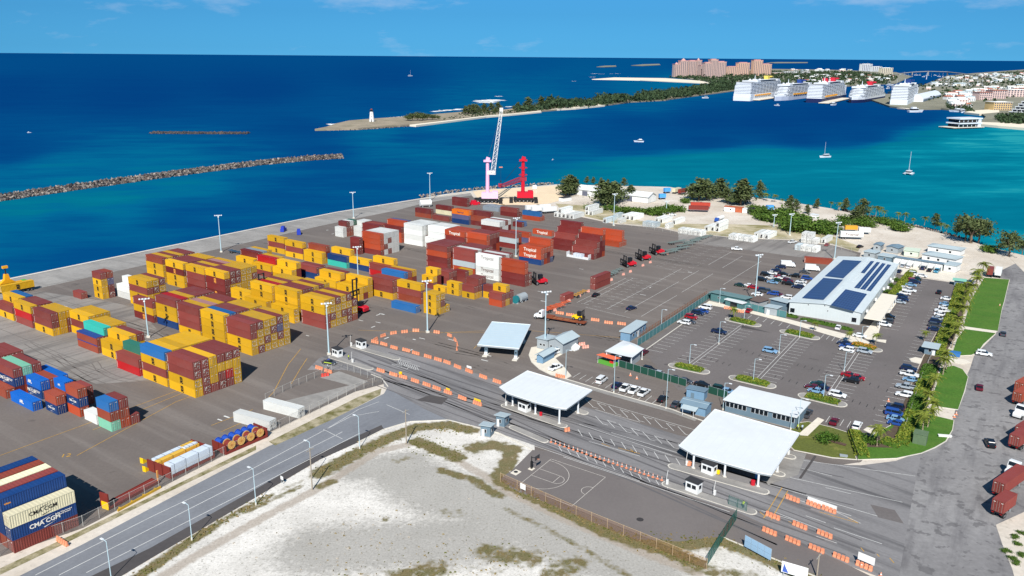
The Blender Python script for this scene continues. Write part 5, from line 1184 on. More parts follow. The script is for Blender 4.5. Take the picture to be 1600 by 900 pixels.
# security car at the outer gate
o = car('sedan', 'g', (514.7, 569), R(-20), 'dark patrol car with yellow green stripes at the outer gate', None)
mb = MB(); mb.box((0, -.9, .75), (2.6, .03, .22), mat('lime_stripe', (190, 214, 60), .5)); mb.box((0, .9, .75), (2.6, .03, .22), MATS['lime_stripe']); part('stripe', mb.mesh('stripe'), o); mb = MB(); mb.box((-.2, 0, 1.52), (.25, 1.0, .12), mat('beacon_blue', (60, 90, 190), .3)); part('light_bar', mb.mesh('light_bar'), o)
def box_truck(px, ang, label):
    g = G(*px); t = thing('box_truck', label, 'truck', (g.x, g.y, .02), ang)
    mb = MB(); slab(mb, [(1.5, .5), (1.5, 2.2), (2.5, 2.2), (3.1, 1.3), (3.2, .5)], 1.0, carpaint('w')); part('cab', mb.mesh('cab'), t)
    mb = MB(); mb.box((2.85, 0, 1.75), (.5, 1.7, .7), M_GLASS, tilt=('Y', -.75)); part('windscreen', mb.mesh('windscreen'), t)
    mb = MB(); mb.box((-.9, 0, 1.85), (4.6, 2.2, 2.2), M_WHITEWALL); mb.box((-.5, 0, .65), (6, .9, .2), M_BLACK); part('cargo_box', mb.mesh('cargo_box'), t)
    for x in (-2.2, 2.3):
        for s in (-1, 1): part('wheel', wheel_mesh(.42, .28), t, loc=(x, s * .95, .42))
box_truck((1231, 417.5), R(-8), 'white box truck at the far end of the staff cars'); box_truck((1269, 423.5), R(-14), 'white box truck tight against the warehouse roof')
# ---- container lorries waiting on the right-hand verge
def semi(px, ang, label, load, L=12.19, cab=None, group='container trailers on the road verge', name='container_trailer'):
    g = G(*px); t = thing(name, label, 'trailer', (g.x, g.y, .02), ang, group)
    mb = MB(); mb.box((0, 0, 1.15), (L, .9, .22), M_BLACK); mb.box((0, 0, 1.3), (L, 2.3, .08), M_BLACK); part('chassis', mb.mesh('chassis'), t)
    for x in (-L * .36, -L * .26):
        for s in (-1, 1): part('wheel', wheel_mesh(.5, .5), t, loc=(x, s * .95, .5))
    mb = MB(); [mb.box((L * .28, s * .8, .55), (.16, .16, 1.1), M_STEEL) for s in (-1, 1)]; part('landing_leg', mb.mesh('landing_leg'), t)
    mb = MB(); [mb.box((-L / 2 - .02, s * .8, 1.05), (.06, .5, .16), M_TAIL) for s in (-1, 1)]; part('tail_light', mb.mesh('tail_light'), t)
    o = link('shipping_container', body_mesh(load, L), None, (g.x, g.y, 1.37), ang + math.pi, None, 'container', 'containers carried on trailers')
    for s in (-1, 1): part('door', door_mesh(load, s, False), o, loc=(L / 2 - .03, 0, 0))
    o['label'] = CC[load][0] + ' container loaded on the ' + label.split(' trailer')[0].replace('long black ', '').replace('short black ', '') + ' trailer' + label.split(' trailer')[1]
    if cab:
        tractor(Vector((g.x, g.y, 0)) + Vector((math.cos(ang), math.sin(ang), 0)) * (L / 2 + 1.6), ang, cab)
    return t
def tractor(g, ang, label, c='w'):
    t = thing('lorry', label, 'lorry', (g.x, g.y, .02), ang)
    m = carpaint(c); mb = MB(); slab(mb, [(-.6, .9), (-.6, 3.3), (.5, 3.35), (1.1, 2.3), (1.15, .9)], 1.2, m); slab(mb, [(1.0, .6), (1.0, 1.9), (2.5, 1.75), (2.75, 1.2), (2.75, .6)], 1.0, m); part('cab', mb.mesh('cab'), t)
    mb = MB(); mb.box((.86, 0, 2.75), (.08, 2.0, .9), M_GLASS, tilt=('Y', -.5)); [mb.box((.2, s * 1.19, 2.5), (.9, .05, .7), M_GLASS) for s in (-1, 1)]; part('windscreen', mb.mesh('windscreen'), t)
    mb = MB(); mb.box((-.8, 0, .8), (5.6, .9, .3), M_BLACK); mb.box((-2.2, 0, 1.05), (1.2, 1.0, .2), M_BLACK); part('chassis', mb.mesh('chassis'), t)
    for x, ys in ((1.9, 1.0), (-1.9, .95), (-3.0, .95)):
        for s in (-1, 1): part('wheel', wheel_mesh(.5, .45), t, loc=(x, s * ys, .5))
    return t
VR = heading((1549, 776), (1600, 751)) + R(6)
def far_end(px, L, ang): g = G(*px); return (g + Vector((math.cos(ang), math.sin(ang), 0)) * L / 2)
for px, L, lab, ld, dy in (((1556, 809), 6.06, 'short black trailer nearest the camera on the verge', 'M', 0), ((1557, 779), 12.19, 'long black trailer between the white lorry and the short trailer', 'M', 0), ((1582, 704), 12.19, 'long black trailer behind the white lorry', 'M', 0), ((1591, 690), 12.19, 'long black trailer second from the white lorry', 'M', 0), ((1587, 634), 6.06, 'short black trailer by the farthest white lorry', 'N', 0), ((1590, 618), 12.19, 'long black trailer farthest up the verge', 'N', 0)):
    g = far_end(px, L, VR); x, y, _ = P(g.x, g.y, 0); semi((x, y), VR, lab, ld, L)
for px, lab in (((1583, 741), 'white lorry cab on the verge between the maroon trailers'), ((1594, 651), 'white lorry cab farther up the verge')):
    g = G(*px); tractor(g, VR + math.pi, lab)
# ---- flatbed with a yellow forklift
def flatbed(px0, px1, label):
    A, B = G(*px0), G(*px1); d = B - A; L = d.length; ang = math.atan2(d.y, d.x); c = (A + B) / 2
    t = thing('flatbed_trailer', label, 'trailer', (c.x, c.y, .02), ang)
    mb = MB(); mb.box((0, 0, 1.1), (L, 2.5, .3), M_RUST); mb.box((-L / 2 + 1.4, 0, 1.45), (2.8, 2.5, .4), M_RUST); part('deck', mb.mesh('deck'), t)
    for i in range(7): mb = MB(); mb.box((0, 0, 0), (L / 8, .3, .06), mat('deck_timber', (150, 104, 66), .9, var=.2)); part('plank', mb.mesh('plank'), t, loc=(-L / 2 + 3 + 0.0 + (i % 4) * L / 6, -1.0 + (i // 4) * .9, 1.29))
    for x in (L * .32, L * .4, -L * .42):
        for s in (-1, 1): part('wheel', wheel_mesh(.48, .4), t, loc=(x, s * .95, .48))
    return ang
fa = flatbed((854, 499), (915, 509), 'rusty brown flatbed trailer carrying the yellow forklift')
tractor(G(846.5, 498.5), fa + math.pi, 'white lorry pulling the rusty flatbed trailer')
def forklift(g, ang, z, label, m=M_YELM):
    t = thing('forklift', label, 'forklift', (g.x, g.y, z), ang)
    mb = MB(); slab(mb, [(-2.2, .5), (-2.25, 1.4), (-1.2, 1.7), (.9, 1.3), (1.2, .5)], 1.1, m); part('body', mb.mesh('body'), t)
    mb = MB(); mb.box((.2, 0, 2.3), (1.3, 1.4, 1.3), M_GLASS); mb.box((.2, 0, 3.0), (1.5, 1.6, .14), M_BLACK); part('cab', mb.mesh('cab'), t)
    mb = MB(); [mb.box((1.7, s * .6, 2.0), (.25, .2, 3.8), M_BLACK) for s in (-1, 1)]; [mb.box((1.7, 0, z0), (.2, 1.3, .2), M_BLACK) for z0 in (.6, 2.0, 3.6)]; mb.box((1.95, 0, 1.0), (.16, 2.0, .9), M_BLACK); part('mast', mb.mesh('mast'), t)
    for s in (-1, 1): mb = MB(); mb.box((2.7, s * .5, .45), (1.5, .18, .1), M_BLACK); part('fork', mb.mesh('fork'), t)
    for x, r in ((-1.5, .55), (.9, .7)):
        for s in (-1, 1): part('wheel', wheel_mesh(r, .45), t, loc=(x, s * 1.0, r))
forklift(G(904, 505), fa, 1.3, 'bright yellow forklift loaded on the rusty flatbed')
# ---- empty-container handlers: red rear, black mast and spreader frame
def handler(px, ang, label, h=7.2, group='red and black container handlers', scale=1.0):
    g = G(*px); t = thing('container_handler', label, 'container handler', (g.x, g.y, 0.02), ang, group, scale)
    mb = MB(); slab(mb, [(-3.6, .8), (-3.7, 2.0), (-2.6, 2.6), (-.6, 2.3), (-.4, .8)], 1.45, M_REDM); mb.box((-.5, 0, 1.1), (4.0, 1.7, .7), M_REDM); part('body', mb.mesh('body'), t)
    mb = MB(); mb.box((-.9, 0, 3.1), (1.6, 1.6, 1.7), M_GLASS); mb.box((-.9, 0, 4.0), (1.8, 1.8, .14), M_BLACK); part('cab', mb.mesh('cab'), t)
    mb = MB(); [mb.box((1.6, s * 1.1, h / 2 + .3), (.45, .35, h), M_BLACK) for s in (-1, 1)]; [mb.box((1.6, 0, z), (.3, 2.2, .3), M_BLACK) for z in (1.2, h * .5, h)]; part('mast', mb.mesh('mast'), t)
    mb = MB(); zz = h * .62; mb.box((2.2, 0, zz), (.4, 6.2, .5), M_BLACK); mb.box((2.2, 0, zz - 1.6), (.3, 6.2, .3), M_BLACK)
    for y in (-3, -1.5, 0, 1.5, 3): mb.box((2.2, y, zz - .8), (.3, .3, 1.8), M_BLACK)
    part('spreader', mb.mesh('spreader'), t)
    for x, r, wd in ((1.2, .85, 1.2), (-2.7, .65, .5)):
        for s in (-1, 1): part('wheel', wheel_mesh(r, wd), t, loc=(x, s * 1.35, r))
for px, lab in (((841, 444), 'red and black container handler beside the orange tower'), ((981, 416.5), 'red and black container handler nearest the chassis trailers'), ((1004, 406.5), 'middle one of the three red and black handlers in line'), ((1025.5, 397.5), 'farthest of the three red and black handlers in line')):
    handler(px, R(200), lab, 4.9)
handler((561, 487), R(150), 'tall dark container handler working at the yellow stacks', 12.0)
handler((415.5, 480), R(140), 'black container lift among the yellow stacks, only its frame showing', 12.5)
# ---- bare chassis trailers
def chassis(px, ang, label, m=None, L=12.2, group='empty chassis trailers', stack=1):
    m = m or mat('grey_green_steel', (112, 126, 122), .6, var=.15)
    g = G(*px); t = thing('chassis_trailer', label, 'trailer', (g.x, g.y, 0.02), ang, group)
    mb = MB(); [mb.box((0, s * .55, 1.15), (L, .2, .3), m) for s in (-1, 1)]; [mb.box((x * L, 0, 1.2), (.3, 2.4, .22), m) for x in (-.49, -.25, 0, .25, .49)]; part('frame', mb.mesh('frame'), t)
    for x in (-L * .4, -L * .29):
        for s in (-1, 1): part('wheel', wheel_mesh(.48, .4), t, loc=(x, s * .95, .48))
    mb = MB(); [mb.box((L * .3, s * .75, .55), (.14, .14, 1.1), M_STEEL) for s in (-1, 1)]; part('landing_leg', mb.mesh('landing_leg'), t)
for i, (px, lab) in enumerate((((1063, 391), 'grey chassis trailer nearest the handlers in the north row'), ((1072, 385), 'grey chassis trailer in the middle of the north row'), ((1058, 380.5), 'grey chassis trailer at the back of the north row'), ((1082, 380), 'grey chassis trailer farthest up the north row'))): chassis(px, BIS - R(20), lab)
[chassis(px, BIS - R(18), 'grey chassis trailer %s in the row up from the handlers' % w) for px, w in (((1046,397),'first'),((1053,392.5),'second'),((1091,376),'third'),((1100,373),'fourth'))]; chassis((953, 433), BIS - R(4), 'grey chassis trailer behind the tall maroon box'); chassis((961, 427), BIS - R(4), 'second grey chassis trailer beside the handlers')
chassis((872, 480), BIS - R(12), 'orange chassis trailer behind the white barriers', mat('orange_steel', (196, 92, 58), .7, var=.15)); chassis((866, 485), BIS - R(12), 'second orange chassis trailer nearest the flatbed', MATS['orange_steel'], 10)
chassis((906, 462), BIS, 'yellow and brown chassis trailer between the maroon boxes', mat('ochre_steel', (176, 130, 60), .7, var=.15), 9)
chassis((372, 397), R(-36), 'blue grey chassis trailer on the quay behind the yellow block', mat('navy_steel', (44, 78, 104), .6), 12); 
# trailer with lettering on the sandy shore, tank lorry, shore wrecks
def box_trailer(px, ang, label, m, L=11, H=2.7, W=2.4, letter=None, group=None):
    g = G(*px); t = thing('box_trailer', label, 'trailer', (g.x, g.y, .02), ang, group)
    mb = MB(); mb.box((0, 0, 1.2 + H / 2), (L, W, H), m); mb.box((0, -W / 2 - .01, 1.35), (L, .04, .12), M_STEEL); part('cargo_box', mb.mesh('cargo_box'), t)
    if letter: part('lettering', logo(letter), t, loc=(0, -W / 2 - .03, 1.2 + H / 2), scale=1.0)
    mb = MB(); mb.box((0, 0, 1.0), (L, 1.0, .3), M_BLACK); part('chassis', mb.mesh('chassis'), t)
    for x in (-L * .38, -L * .27):
        for s in (-1, 1): part('wheel', wheel_mesh(.5, .4), t, loc=(x, s * .9, .5))
box_trailer((1329.5, 373.5), R(-6), 'long white lettered trailer on the white sand', M_WHITEWALL, 11.5, 2.9, letter='tropicaldark')
box_trailer((1350, 366), R(-8), 'white trailer beyond the lettered trailer', M_WHITEWALL, 6, 2.4); box_trailer((1329, 362), R(-6), 'yellow trailer behind the lettered trailer', mat('ochre_box', (206, 150, 44), .7), 6.5, 2.2)
for px, a, lab, m, L in (((1091, 331), -8, 'red open trailer on the shore track, nearer one', M_BROWN, 12), ((1094, 325.5), -8, 'red open trailer on the shore track, behind', mat('faded_red', (170, 60, 44), .8, var=.15), 12), ((1042, 302), 20, 'blue box trailer on the beach', mat('sky_blue_box', (70, 150, 214), .7), 4.5), ((1057, 302), 48, 'cream box trailer on the beach', paint('C'), 8), ((1066, 303.5), 48, 'rust red box trailer on the beach', M_BROWN, 8), ((1034.5, 311.5), 10, 'low blue box beside the sandy path', MATS['sky_blue_box'], 4.5),
                         ((1546, 431), 57, 'maroon trailer at the end of the hedge', paint('M'), 7), ((1559, 432), 57, 'white trailer at the end of the hedge', M_WHITEWALL, 7), ((1202.5, 330), 8, 'blue boat trailer on the sand', MATS['sky_blue_box'], 4.5), ((1174, 334), 0, 'dark tank trailer on the shore track', M_BLACK, 4)):
    box_trailer(px, R(a), lab, m, L, 2.5)
def tanker(px, ang, label):
    g = G(*px); t = thing('tank_lorry', label, 'lorry', (g.x, g.y, .02), ang); mb = MB(); mb.disc((-1.0, 0, 2.0), 1.15, 6.5, M_WHITEWALL, 'x', 14); part('tank', mb.mesh('tank'), t)
    mb = MB(); slab(mb, [(2.6, .7), (2.6, 2.6), (3.9, 2.6), (4.5, 1.6), (4.6, .7)], 1.15, carpaint('b')); part('cab', mb.mesh('cab'), t); mb = MB(); mb.box((0, 0, .8), (8.5, .9, .25), M_BLACK); part('chassis', mb.mesh('chassis'), t)
    for x in (3.5, -2.0, -3.2):
        for s in (-1, 1): part('wheel', wheel_mesh(.5, .4), t, loc=(x, s * .95, .5))
tanker((1124, 346), R(232), 'blue lorry with white tank behind the white boxes')
def tank(px, r, L, ang, z, label, m):
    g = G(*px); t = thing('storage_tank', label, 'tank', (g.x, g.y, 0), ang); mb = MB(); mb.disc((0, 0, z), r, L, m, 'x', 16); part('shell', mb.mesh('shell'), t)
    mb = MB(); [mb.box((x * L, 0, z / 2 - .2), (.4, r * 1.6, z - .4 if z > r + .2 else z), M_STEEL) for x in (-.3, .3)]; part('saddle', mb.mesh('saddle'), t)
tank((665, 323), 2.0, 7, R(20), 2.4, 'white storage tank on the quay by a lamp mast', M_WHITEWALL); tank((806, 474), 1.5, 1.2, R(60), 1.55, 'teal drum beside the east corner stack', mat('teal_drum', (30, 110, 118), .5)); tank((815, 471), 1.6, 4, R(54), 1.7, 'grey tank beside the teal drum', M_GREYWALL)
# ------------------------------------------------------------------ masts, lamps, fences, barriers, markings
M_MAST = mat('pale_mast_steel', (176, 200, 208), 0.5, var=0.06)
M_WOODPOLE = mat('wood_pole', (150, 140, 126), 0.9, var=0.15, scale=1.5)
M_WHITE = mat('road_paint_white', (208, 208, 204), 0.8, var=0.22, scale=0.7)
M_YELP = mat('road_paint_yellow', (190, 146, 60), 0.8, var=0.25, scale=0.7)
M_ORANGE = mat('orange_plastic', (224, 144, 108), 0.6, var=0.08, rnd=0.12)
M_PINK = mat('faded_plastic', (232, 168, 150), 0.65, var=0.08, rnd=0.12)
M_WPLAST = mat('white_plastic', (226, 226, 222), 0.6)
def mast(px, ty, label, heads=6):
    g = G(*px); h = height_at(px[0], px[1], ty); t = thing('light_mast', label, 'light mast', tuple(g), R(20), 'tall floodlight masts in the yard')
    mb = MB(); mb.tube([(0, 0, 0), (0, 0, h)], .27, M_MAST, 8, .13); mb.box((0, 0, .3), (1.1, 1.1, .6), M_CURB); part('pole', mb.mesh('pole'), t)
    mb = MB(); mb.box((0, 0, h - .3), (3.0, .14, .14), M_MAST); mb.box((0, 0, h - .9), (.14, 2.2, .14), M_MAST); part('crossarm', mb.mesh('crossarm'), t)
    key = 'flood'
    if key not in LOGO: mb = MB(); mb.box((0, 0, 0), (.55, .35, .42), M_WSTEEL); mb.box((0, -.18, -.02), (.45, .03, .32), M_LAMP); LOGO[key] = mb.mesh('floodlight')
    for i, (x, y, z) in enumerate(((-1.4, -.2, -.15), (-.5, -.2, -.15), (.5, -.2, -.15), (1.4, -.2, -.15), (0, -1.0, -.75), (0, 1.0, -.75))[:heads]): part('floodlight', LOGO[key], t, loc=(x, y, h + z))
for px, ty, lab in (((345.7, 394), 336, 'tall floodlight mast on the quay behind the yellow block'), ((552.5, 341), 300, 'tall floodlight mast on the quay near the white boxes'), ((672, 314), 270, 'tall floodlight mast on the quay beside the white tank'), ((560.5, 455), 385, 'tall floodlight mast rising from the yellow back rows'), ((668, 519.5), 438, 'tall floodlight mast inside the loop of orange barriers'),
                    ((514, 554), 473, 'tall floodlight mast beside the outer gate booths'), ((232, 527), 466, 'tall floodlight mast in front of the corner stack'), ((851.5, 545), 455, 'tall floodlight mast against the blue workshop'), ((806, 401), 340, 'tall floodlight mast between the dark red stacks'), ((958.7, 352.5), 302.5, 'tall floodlight mast among the white reefers'),
                    ((1303.7, 405), 347, 'tall floodlight mast behind the solar warehouse'), ((1233.7, 368), 333.7, 'tall floodlight mast before the bright green scrub'), ((1179, 476), 397.5, 'tall floodlight mast among the staff cars'), ((1208.7, 356), 335, 'shorter mast in the scrub behind the white boxes'), ((1041, 332), 314, 'short mast by the cars on the north track')): mast(px, ty, lab)
def lamp(px, ty, label, ang, group='lamp posts', arm=1.6, double=False):
    g = G(*px); h = height_at(px[0], px[1], ty); t = thing('street_lamp', label, 'street lamp', tuple(g), ang, group)
    mb = MB(); mb.tube([(0, 0, 0), (0, 0, h - .15)], .1, M_MAST, 7, .06); mb.tube([(0, 0, 0), (0, 0, .55)], .2, M_CURB, 8); part('pole', mb.mesh('pole'), t)
    for s in ((1, -1) if double else (1,)):
        mb = MB(); mb.tube([(0, 0, h - .2), (s * arm * .6, 0, h), (s * arm, 0, h + .02)], .05, M_MAST, 5); part('arm', mb.mesh('arm'), t)
        mb = MB(); mb.box((s * (arm + .2), 0, h), (.75, .34, .16), M_WSTEEL); mb.box((s * (arm + .2), 0, h - .09), (.6, .26, .03), M_LAMP); part('lamp_head', mb.mesh('lamp_head'), t)
for px, ty, lab in (((174, 905), 845, 'street lamp on the road verge nearest the picture corner'), ((300, 844), 788, 'street lamp on the road verge opposite the cream container'), ((400, 789), 732, 'street lamp on the road verge opposite the wrapped bundles'), ((487, 748), 690, 'street lamp on the road verge by the small white sign'), ((562, 701), 650, 'street lamp at the bend of the road verge')):
    lamp(px, ty, lab, R(150), 'lamp posts along the road', 1.0)
for i, (px, ty, lab) in enumerate((((883.7, 590), 546, 'lamp post at the end of the pale kerb by the white truck'), ((959, 613.7), 555, 'lamp post beside the white pickups'), ((1040.5, 638.7), 576, 'lamp post at the lane kerb before the blue sheds'), ((1129.5, 641), 597.5, 'lamp post between the blue sheds and the long office'), ((1077, 571.7), 537.5, 'lamp post on the first hedge island'), ((1123, 537.5), 502, 'lamp post by the lone navy pickup'), ((1033, 510), 483, 'lamp post behind the teal fence near the lanes'),
        ((1176.7, 597.5), 560, 'lamp post on the second hedge island'), ((1124, 474), 450, 'lamp post at the corner of the teal fence'), ((1162.5, 501), 477, 'lamp post on the far hedge island with the palm'), ((1249, 527), 500, 'lamp post on the hedge island before the warehouse'), ((1217, 552), 522, 'lamp post beside the lone pale blue SUV'), ((1286, 625), 585, 'lamp post on the long hedge island near the office'), ((1318.7, 581), 549, 'lamp post in the double line before the maroon cars'), ((1345, 538), 509, 'lamp post on the flowering island by the porch'), ((1247, 668), 622, 'lamp post at the corner of the long grey office'), ((1235, 671), 640, 'shorter lamp post before the long grey office'))):
    lamp(px, ty, lab, R(-33), 'lamp posts in the car park', 1.3)
def utility_pole(px, ty, label, ang=0.0):
    g = G(*px); h = height_at(px[0], px[1], ty); t = thing('utility_pole', label, 'utility pole', tuple(g), ang, 'wooden utility poles')
    mb = MB(); mb.tube([(0, 0, 0), (0, 0, h)], .16, M_WOODPOLE, 7, .11); part('pole', mb.mesh('pole'), t); mb = MB(); mb.box((0, 0, h - .5), (2.2, .1, .12), M_WOODPOLE); [mb.tube([(x, 0, h - .44), (x, 0, h - .2)], .05, M_GREYWALL, 5) for x in (-1, -.4, .4, 1)]; part('crossarm', mb.mesh('crossarm'), t)
utility_pole((635, 694), 640, 'wooden utility pole at the bend of the sandy lot', R(60)); utility_pole((488, 766), 700, 'wooden utility pole on the edge of the sandy lot', R(60)); utility_pole((1276, 902), 866, 'utility pole behind the barriers at the bottom edge', R(50))
# ---- fences: every post its own piece, the mesh between them one thin panel
def mesh_mat(name, col, cover, pitch=0.12):
    m = bpy.data.materials.new(name); m.use_nodes = True; t = m.node_tree; b = t.nodes['Principled BSDF']; b.inputs['Base Color'].default_value = rgb(col); b.inputs['Roughness'].default_value = .6
    tr = t.nodes.new('ShaderNodeBsdfTransparent'); mx = t.nodes.new('ShaderNodeMixShader'); o = t.nodes['Material Output']
    n = t.nodes.new('ShaderNodeTexNoise'); n.inputs['Scale'].default_value = 14; co = t.nodes.new('ShaderNodeTexCoord'); t.links.new(co.outputs['Object'], n.inputs['Vector'])
    r = t.nodes.new('ShaderNodeMapRange'); r.inputs['From Min'].default_value = .3; r.inputs['From Max'].default_value = .7; r.inputs['To Min'].default_value = max(0, cover - .12); r.inputs['To Max'].default_value = min(1, cover + .12)
    t.links.new(n.outputs['Fac'], r.inputs['Value']); t.links.new(r.outputs[0], mx.inputs[0]); t.links.new(tr.outputs[0], mx.inputs[1]); t.links.new(b.outputs[0], mx.inputs[2]); t.links.new(mx.outputs[0], o.inputs[0]); return m
M_CHAIN = mesh_mat('chain_link', (150, 148, 144), .16)
M_CHAINR = mesh_mat('rusty_chain_link', (150, 112, 78), .30)
M_TEALP = mat('teal_screen', (72, 120, 122), .8, var=.12, scale=.5)
M_GREENP = mat('dark_green_screen', (22, 70, 56), .85, var=.15, scale=.6)
POSTS = {}
def fence(label, px, h, step, panel, post, r=.05, name='fence', solid=False, rails=True):
    pts = [G(*p) for p in px]; o = pts[0]; t = thing(name, label, 'fence', tuple(o), 0); mb = MB(); key = (h, r, post.name)
    if key not in POSTS: q = MB(); q.tube([(0, 0, 0), (0, 0, h + .12)], r, post, 6); POSTS[key] = q.mesh('post')
    rb = MB(); pid = 0
    for a, b in zip(pts, pts[1:]):
        d = b - a; n = max(1, round(d.length / step))
        for i in range(n + (b is pts[-1])):
            p = a + d * (i / n) - o; part('post', POSTS[key], t, loc=(p.x, p.y, 0))
        if solid:
            for i in range(n):
                p, q = a + d * (i / n) - o, a + d * ((i + 1) / n) - o; e = d.normalized() * .07; c = (p + q) / 2
                pb = MB(); pb.box((0, 0, h / 2), ((q - p).length - .14, .05, h - .06), panel); part('panel', pb.mesh('panel'), t, loc=(c.x, c.y, .02), rz=math.atan2(d.y, d.x))
        else:
            p, q = a - o, b - o; mb.add([(p.x, p.y, .03), (q.x, q.y, .03), (q.x, q.y, h), (p.x, p.y, h)], [(0, 1, 2, 3)], panel)
        if rails: p, q = a - o, b - o; rb.tube([(p.x, p.y, h), (q.x, q.y, h)], r * .7, post, 5)
    if mb.v: part('mesh_panel', mb.mesh('mesh_panel'), t)
    if rb.v: part('top_rail', rb.mesh('top_rail'), t)
    return t
M_GPOST = mat('grey_post', (176, 174, 168), .6); M_RPOST = mat('weathered_post', (178, 156, 124), .8)
fence('long chain link fence between the yard and the road', [(-60, 893), (0, 868), (130, 822), (270, 752), (420, 678), (555, 612), (596, 599)], 2.3, 3.4, M_CHAIN, M_GPOST)
fence('chain link fence along the outer gate island', [(596, 599), (533, 575)], 2.3, 3.0, M_CHAIN, M_GPOST); fence('chain link fence inside the outer gate towards the white boxes', [(533, 575), (503, 587), (455, 607), (415, 626)], 2.0, 3.2, M_CHAIN, M_GPOST)
fence('rusty chain link fence between the court and the sandy lot', [(782, 753), (808, 765), (900, 806), (1000, 847), (1104, 890)], 2.2, 3.6, M_CHAINR, M_RPOST)
fence('teal screened fence along the car park', [(996, 541), (1053, 504), (1108, 466.5)], 2.5, 3.0, M_TEALP, M_STEEL, solid=True); fence('teal screened fence across the head of the car park', [(1108, 466.5), (1132, 474), (1163, 482), (1195, 490), (1228, 497)], 2.5, 3.0, M_TEALP, M_STEEL, solid=True)
fence('dark green screened fence behind the work vehicles', [(967, 573), (1072, 604)], 2.2, 2.6, M_GREENP, M_STEEL, solid=True); fence('dark green screened fence between blue sheds and office', [(1106, 614), (1136, 623)], 2.2, 2.6, M_GREENP, M_STEEL, solid=True)
fence('green mesh gate fence at the end of the court', [(1105, 884), (1127, 848), (1150, 813)], 2.6, 2.4, mesh_mat('green_mesh', (30, 96, 82), .7), mat('green_post', (30, 84, 74), .6)); fence('green mesh gate panel on the lane island', [(1138, 789), (1166, 800)], 2.2, 2.0, MATS.get('gm') or mesh_mat('green_mesh_pale', (90, 130, 126), .35), MATS['green_post'])
fence('low grey fence along the hedge beside the car park', [(1412, 676), (1440, 590), (1470, 525), (1493, 473)], 1.3, 3.5, M_CHAIN, M_GPOST); fence('dark fence across the lawn by the hedge', [(1325, 676), (1333, 700), (1340, 718)], 1.5, 2.2, mesh_mat('dark_mesh', (40, 50, 44), .75), M_BLACK)
fence('chain link fence along the scrub behind the white boxes', [(930, 338), (975, 352), (1060, 366), (1150, 374), (1240, 378.5), (1300, 387), (1345, 398)], 2.2, 5, M_CHAIN, M_GPOST)
fence('rusty pipe fence behind the teal fence', [(1000, 527), (1050, 495), (1104, 461)], 1.6, 2.5, M_CHAINR, M_RUST)
# ---- water-filled barriers: four joined blocks each
BARR = {}
def barrier(px, ang, label, m, n=4, group='plastic lane barriers', seg=.8):
    g = G(*px) if not isinstance(px, Vector) else px
    t = thing('plastic_barrier', label, 'barrier', (g.x, g.y, .035), ang, group)
    if m.name not in BARR:
        mb = MB(); mb.extr([(-.3, 0), (.3, 0), (.28, .16), (.14, .42), (.1, .95), (-.1, .95), (-.14, .42), (-.28, .16)], -seg / 2 + .09, seg / 2 - .09, m, axis='x'); mb.box((0, 0, .97), (seg * .5, .14, .06), m); BARR[m.name] = mb.mesh('segment')
    for i in range(n): part('segment', BARR[m.name], t, loc=((i - (n - 1) / 2) * seg, 0, 0))
LB = [(1238.6,782),(1270.7,791),(1295,799),(1207.4,809),(1249.6,824),(1288.4,837.6),(1202.3,833.4),(1238.6,847.7),(1275.7,860.4),(1313.7,874),(1350,887.4)]
LBN = ['nearest the canopy in the upper row', 'middle of the upper row below the white plank', 'last of the upper row', 'first of the middle row by the yellow stripes', 'second of the middle row', 'last of the middle row', 'first of the lowest row by the green gate', 'second of the lowest row', 'third of the lowest row by the utility pole', 'fourth of the lowest row', 'last of the lowest row under the white board']
for p, s in zip(LB, LBN): barrier(p, R(-45), 'orange barrier at the lower gate, ' + s, M_ORANGE, group='orange barriers at the lower gate')
def chainb(pts, place, m, group, ang=None, nn=None, n=4):
    for i, p in enumerate(pts):
        a = ang
        if a is None:
            q0, q1 = pts[max(0, i - 1)], pts[min(len(pts) - 1, i + 1)]; a = heading(q0, q1)
        barrier(p, a, '%s barrier, %s of the %s' % ('orange' if m is M_ORANGE else 'faded pink', ORD[i] if i < len(ORD) else 'next', place), m, n, group)
chainb([(587,532),(598.7,526),(614.7,522),(632,520),(650,518),(682.5,520.7),(702.5,525.7),(711,532.5),(714.5,539),(714,546)], 'curved loop round the mast, from the gate', M_ORANGE, 'orange barriers of the loop', n=3)
chainb([(586,536),(600,539.5),(616,545),(635,549),(650,553.7),(668.7,559),(684.5,563.7),(698.7,568),(715,575),(733,581.7),(755,590.7),(776.7,598)], 'upper lane line, from the gate', M_ORANGE, 'orange barriers of the upper lane line')
chainb([(595,581),(615,587),(630,591),(648.7,597),(667,603),(682.5,608.7),(700,615),(722.5,624),(746,632.5)], 'lower lane line, from the fence', M_ORANGE, 'orange barriers of the lower lane line')
chainb([(499,577),(513,582)], 'pair beside the patrol car', M_ORANGE, 'orange barriers by the patrol car', R(-35)); barrier((508, 588), R(30), 'red barrier set across behind the patrol car', mat('red_plastic', (206, 70, 60), .6), 3)
chainb([(874.7,490.7),(891,493.6),(930,501.5),(951,505.8),(971.3,507.5),(996.7,506.8)], 'line beyond the rusty flatbed', M_ORANGE, 'orange barriers beyond the flatbed', R(-22))
chainb([(867,486),(880,477),(889,471.5),(905,463.5),(919,456.5),(936,447.5),(955,438.5),(974,430),(985,425.5),(1004.5,416),(1016,411),(1042.5,397.5)], 'line beside the parked machines', M_PINK, 'faded barriers beside the machines', R(42), n=2)
chainb([(1137.5,483),(1156,488)], 'pair under the palm by the teal fence', M_ORANGE, 'orange barriers under the palm', R(-25)); chainb([(914.7,544),(909,539.5)], 'pair by the white steps', M_PINK, 'barriers by the white steps', R(20), n=3)
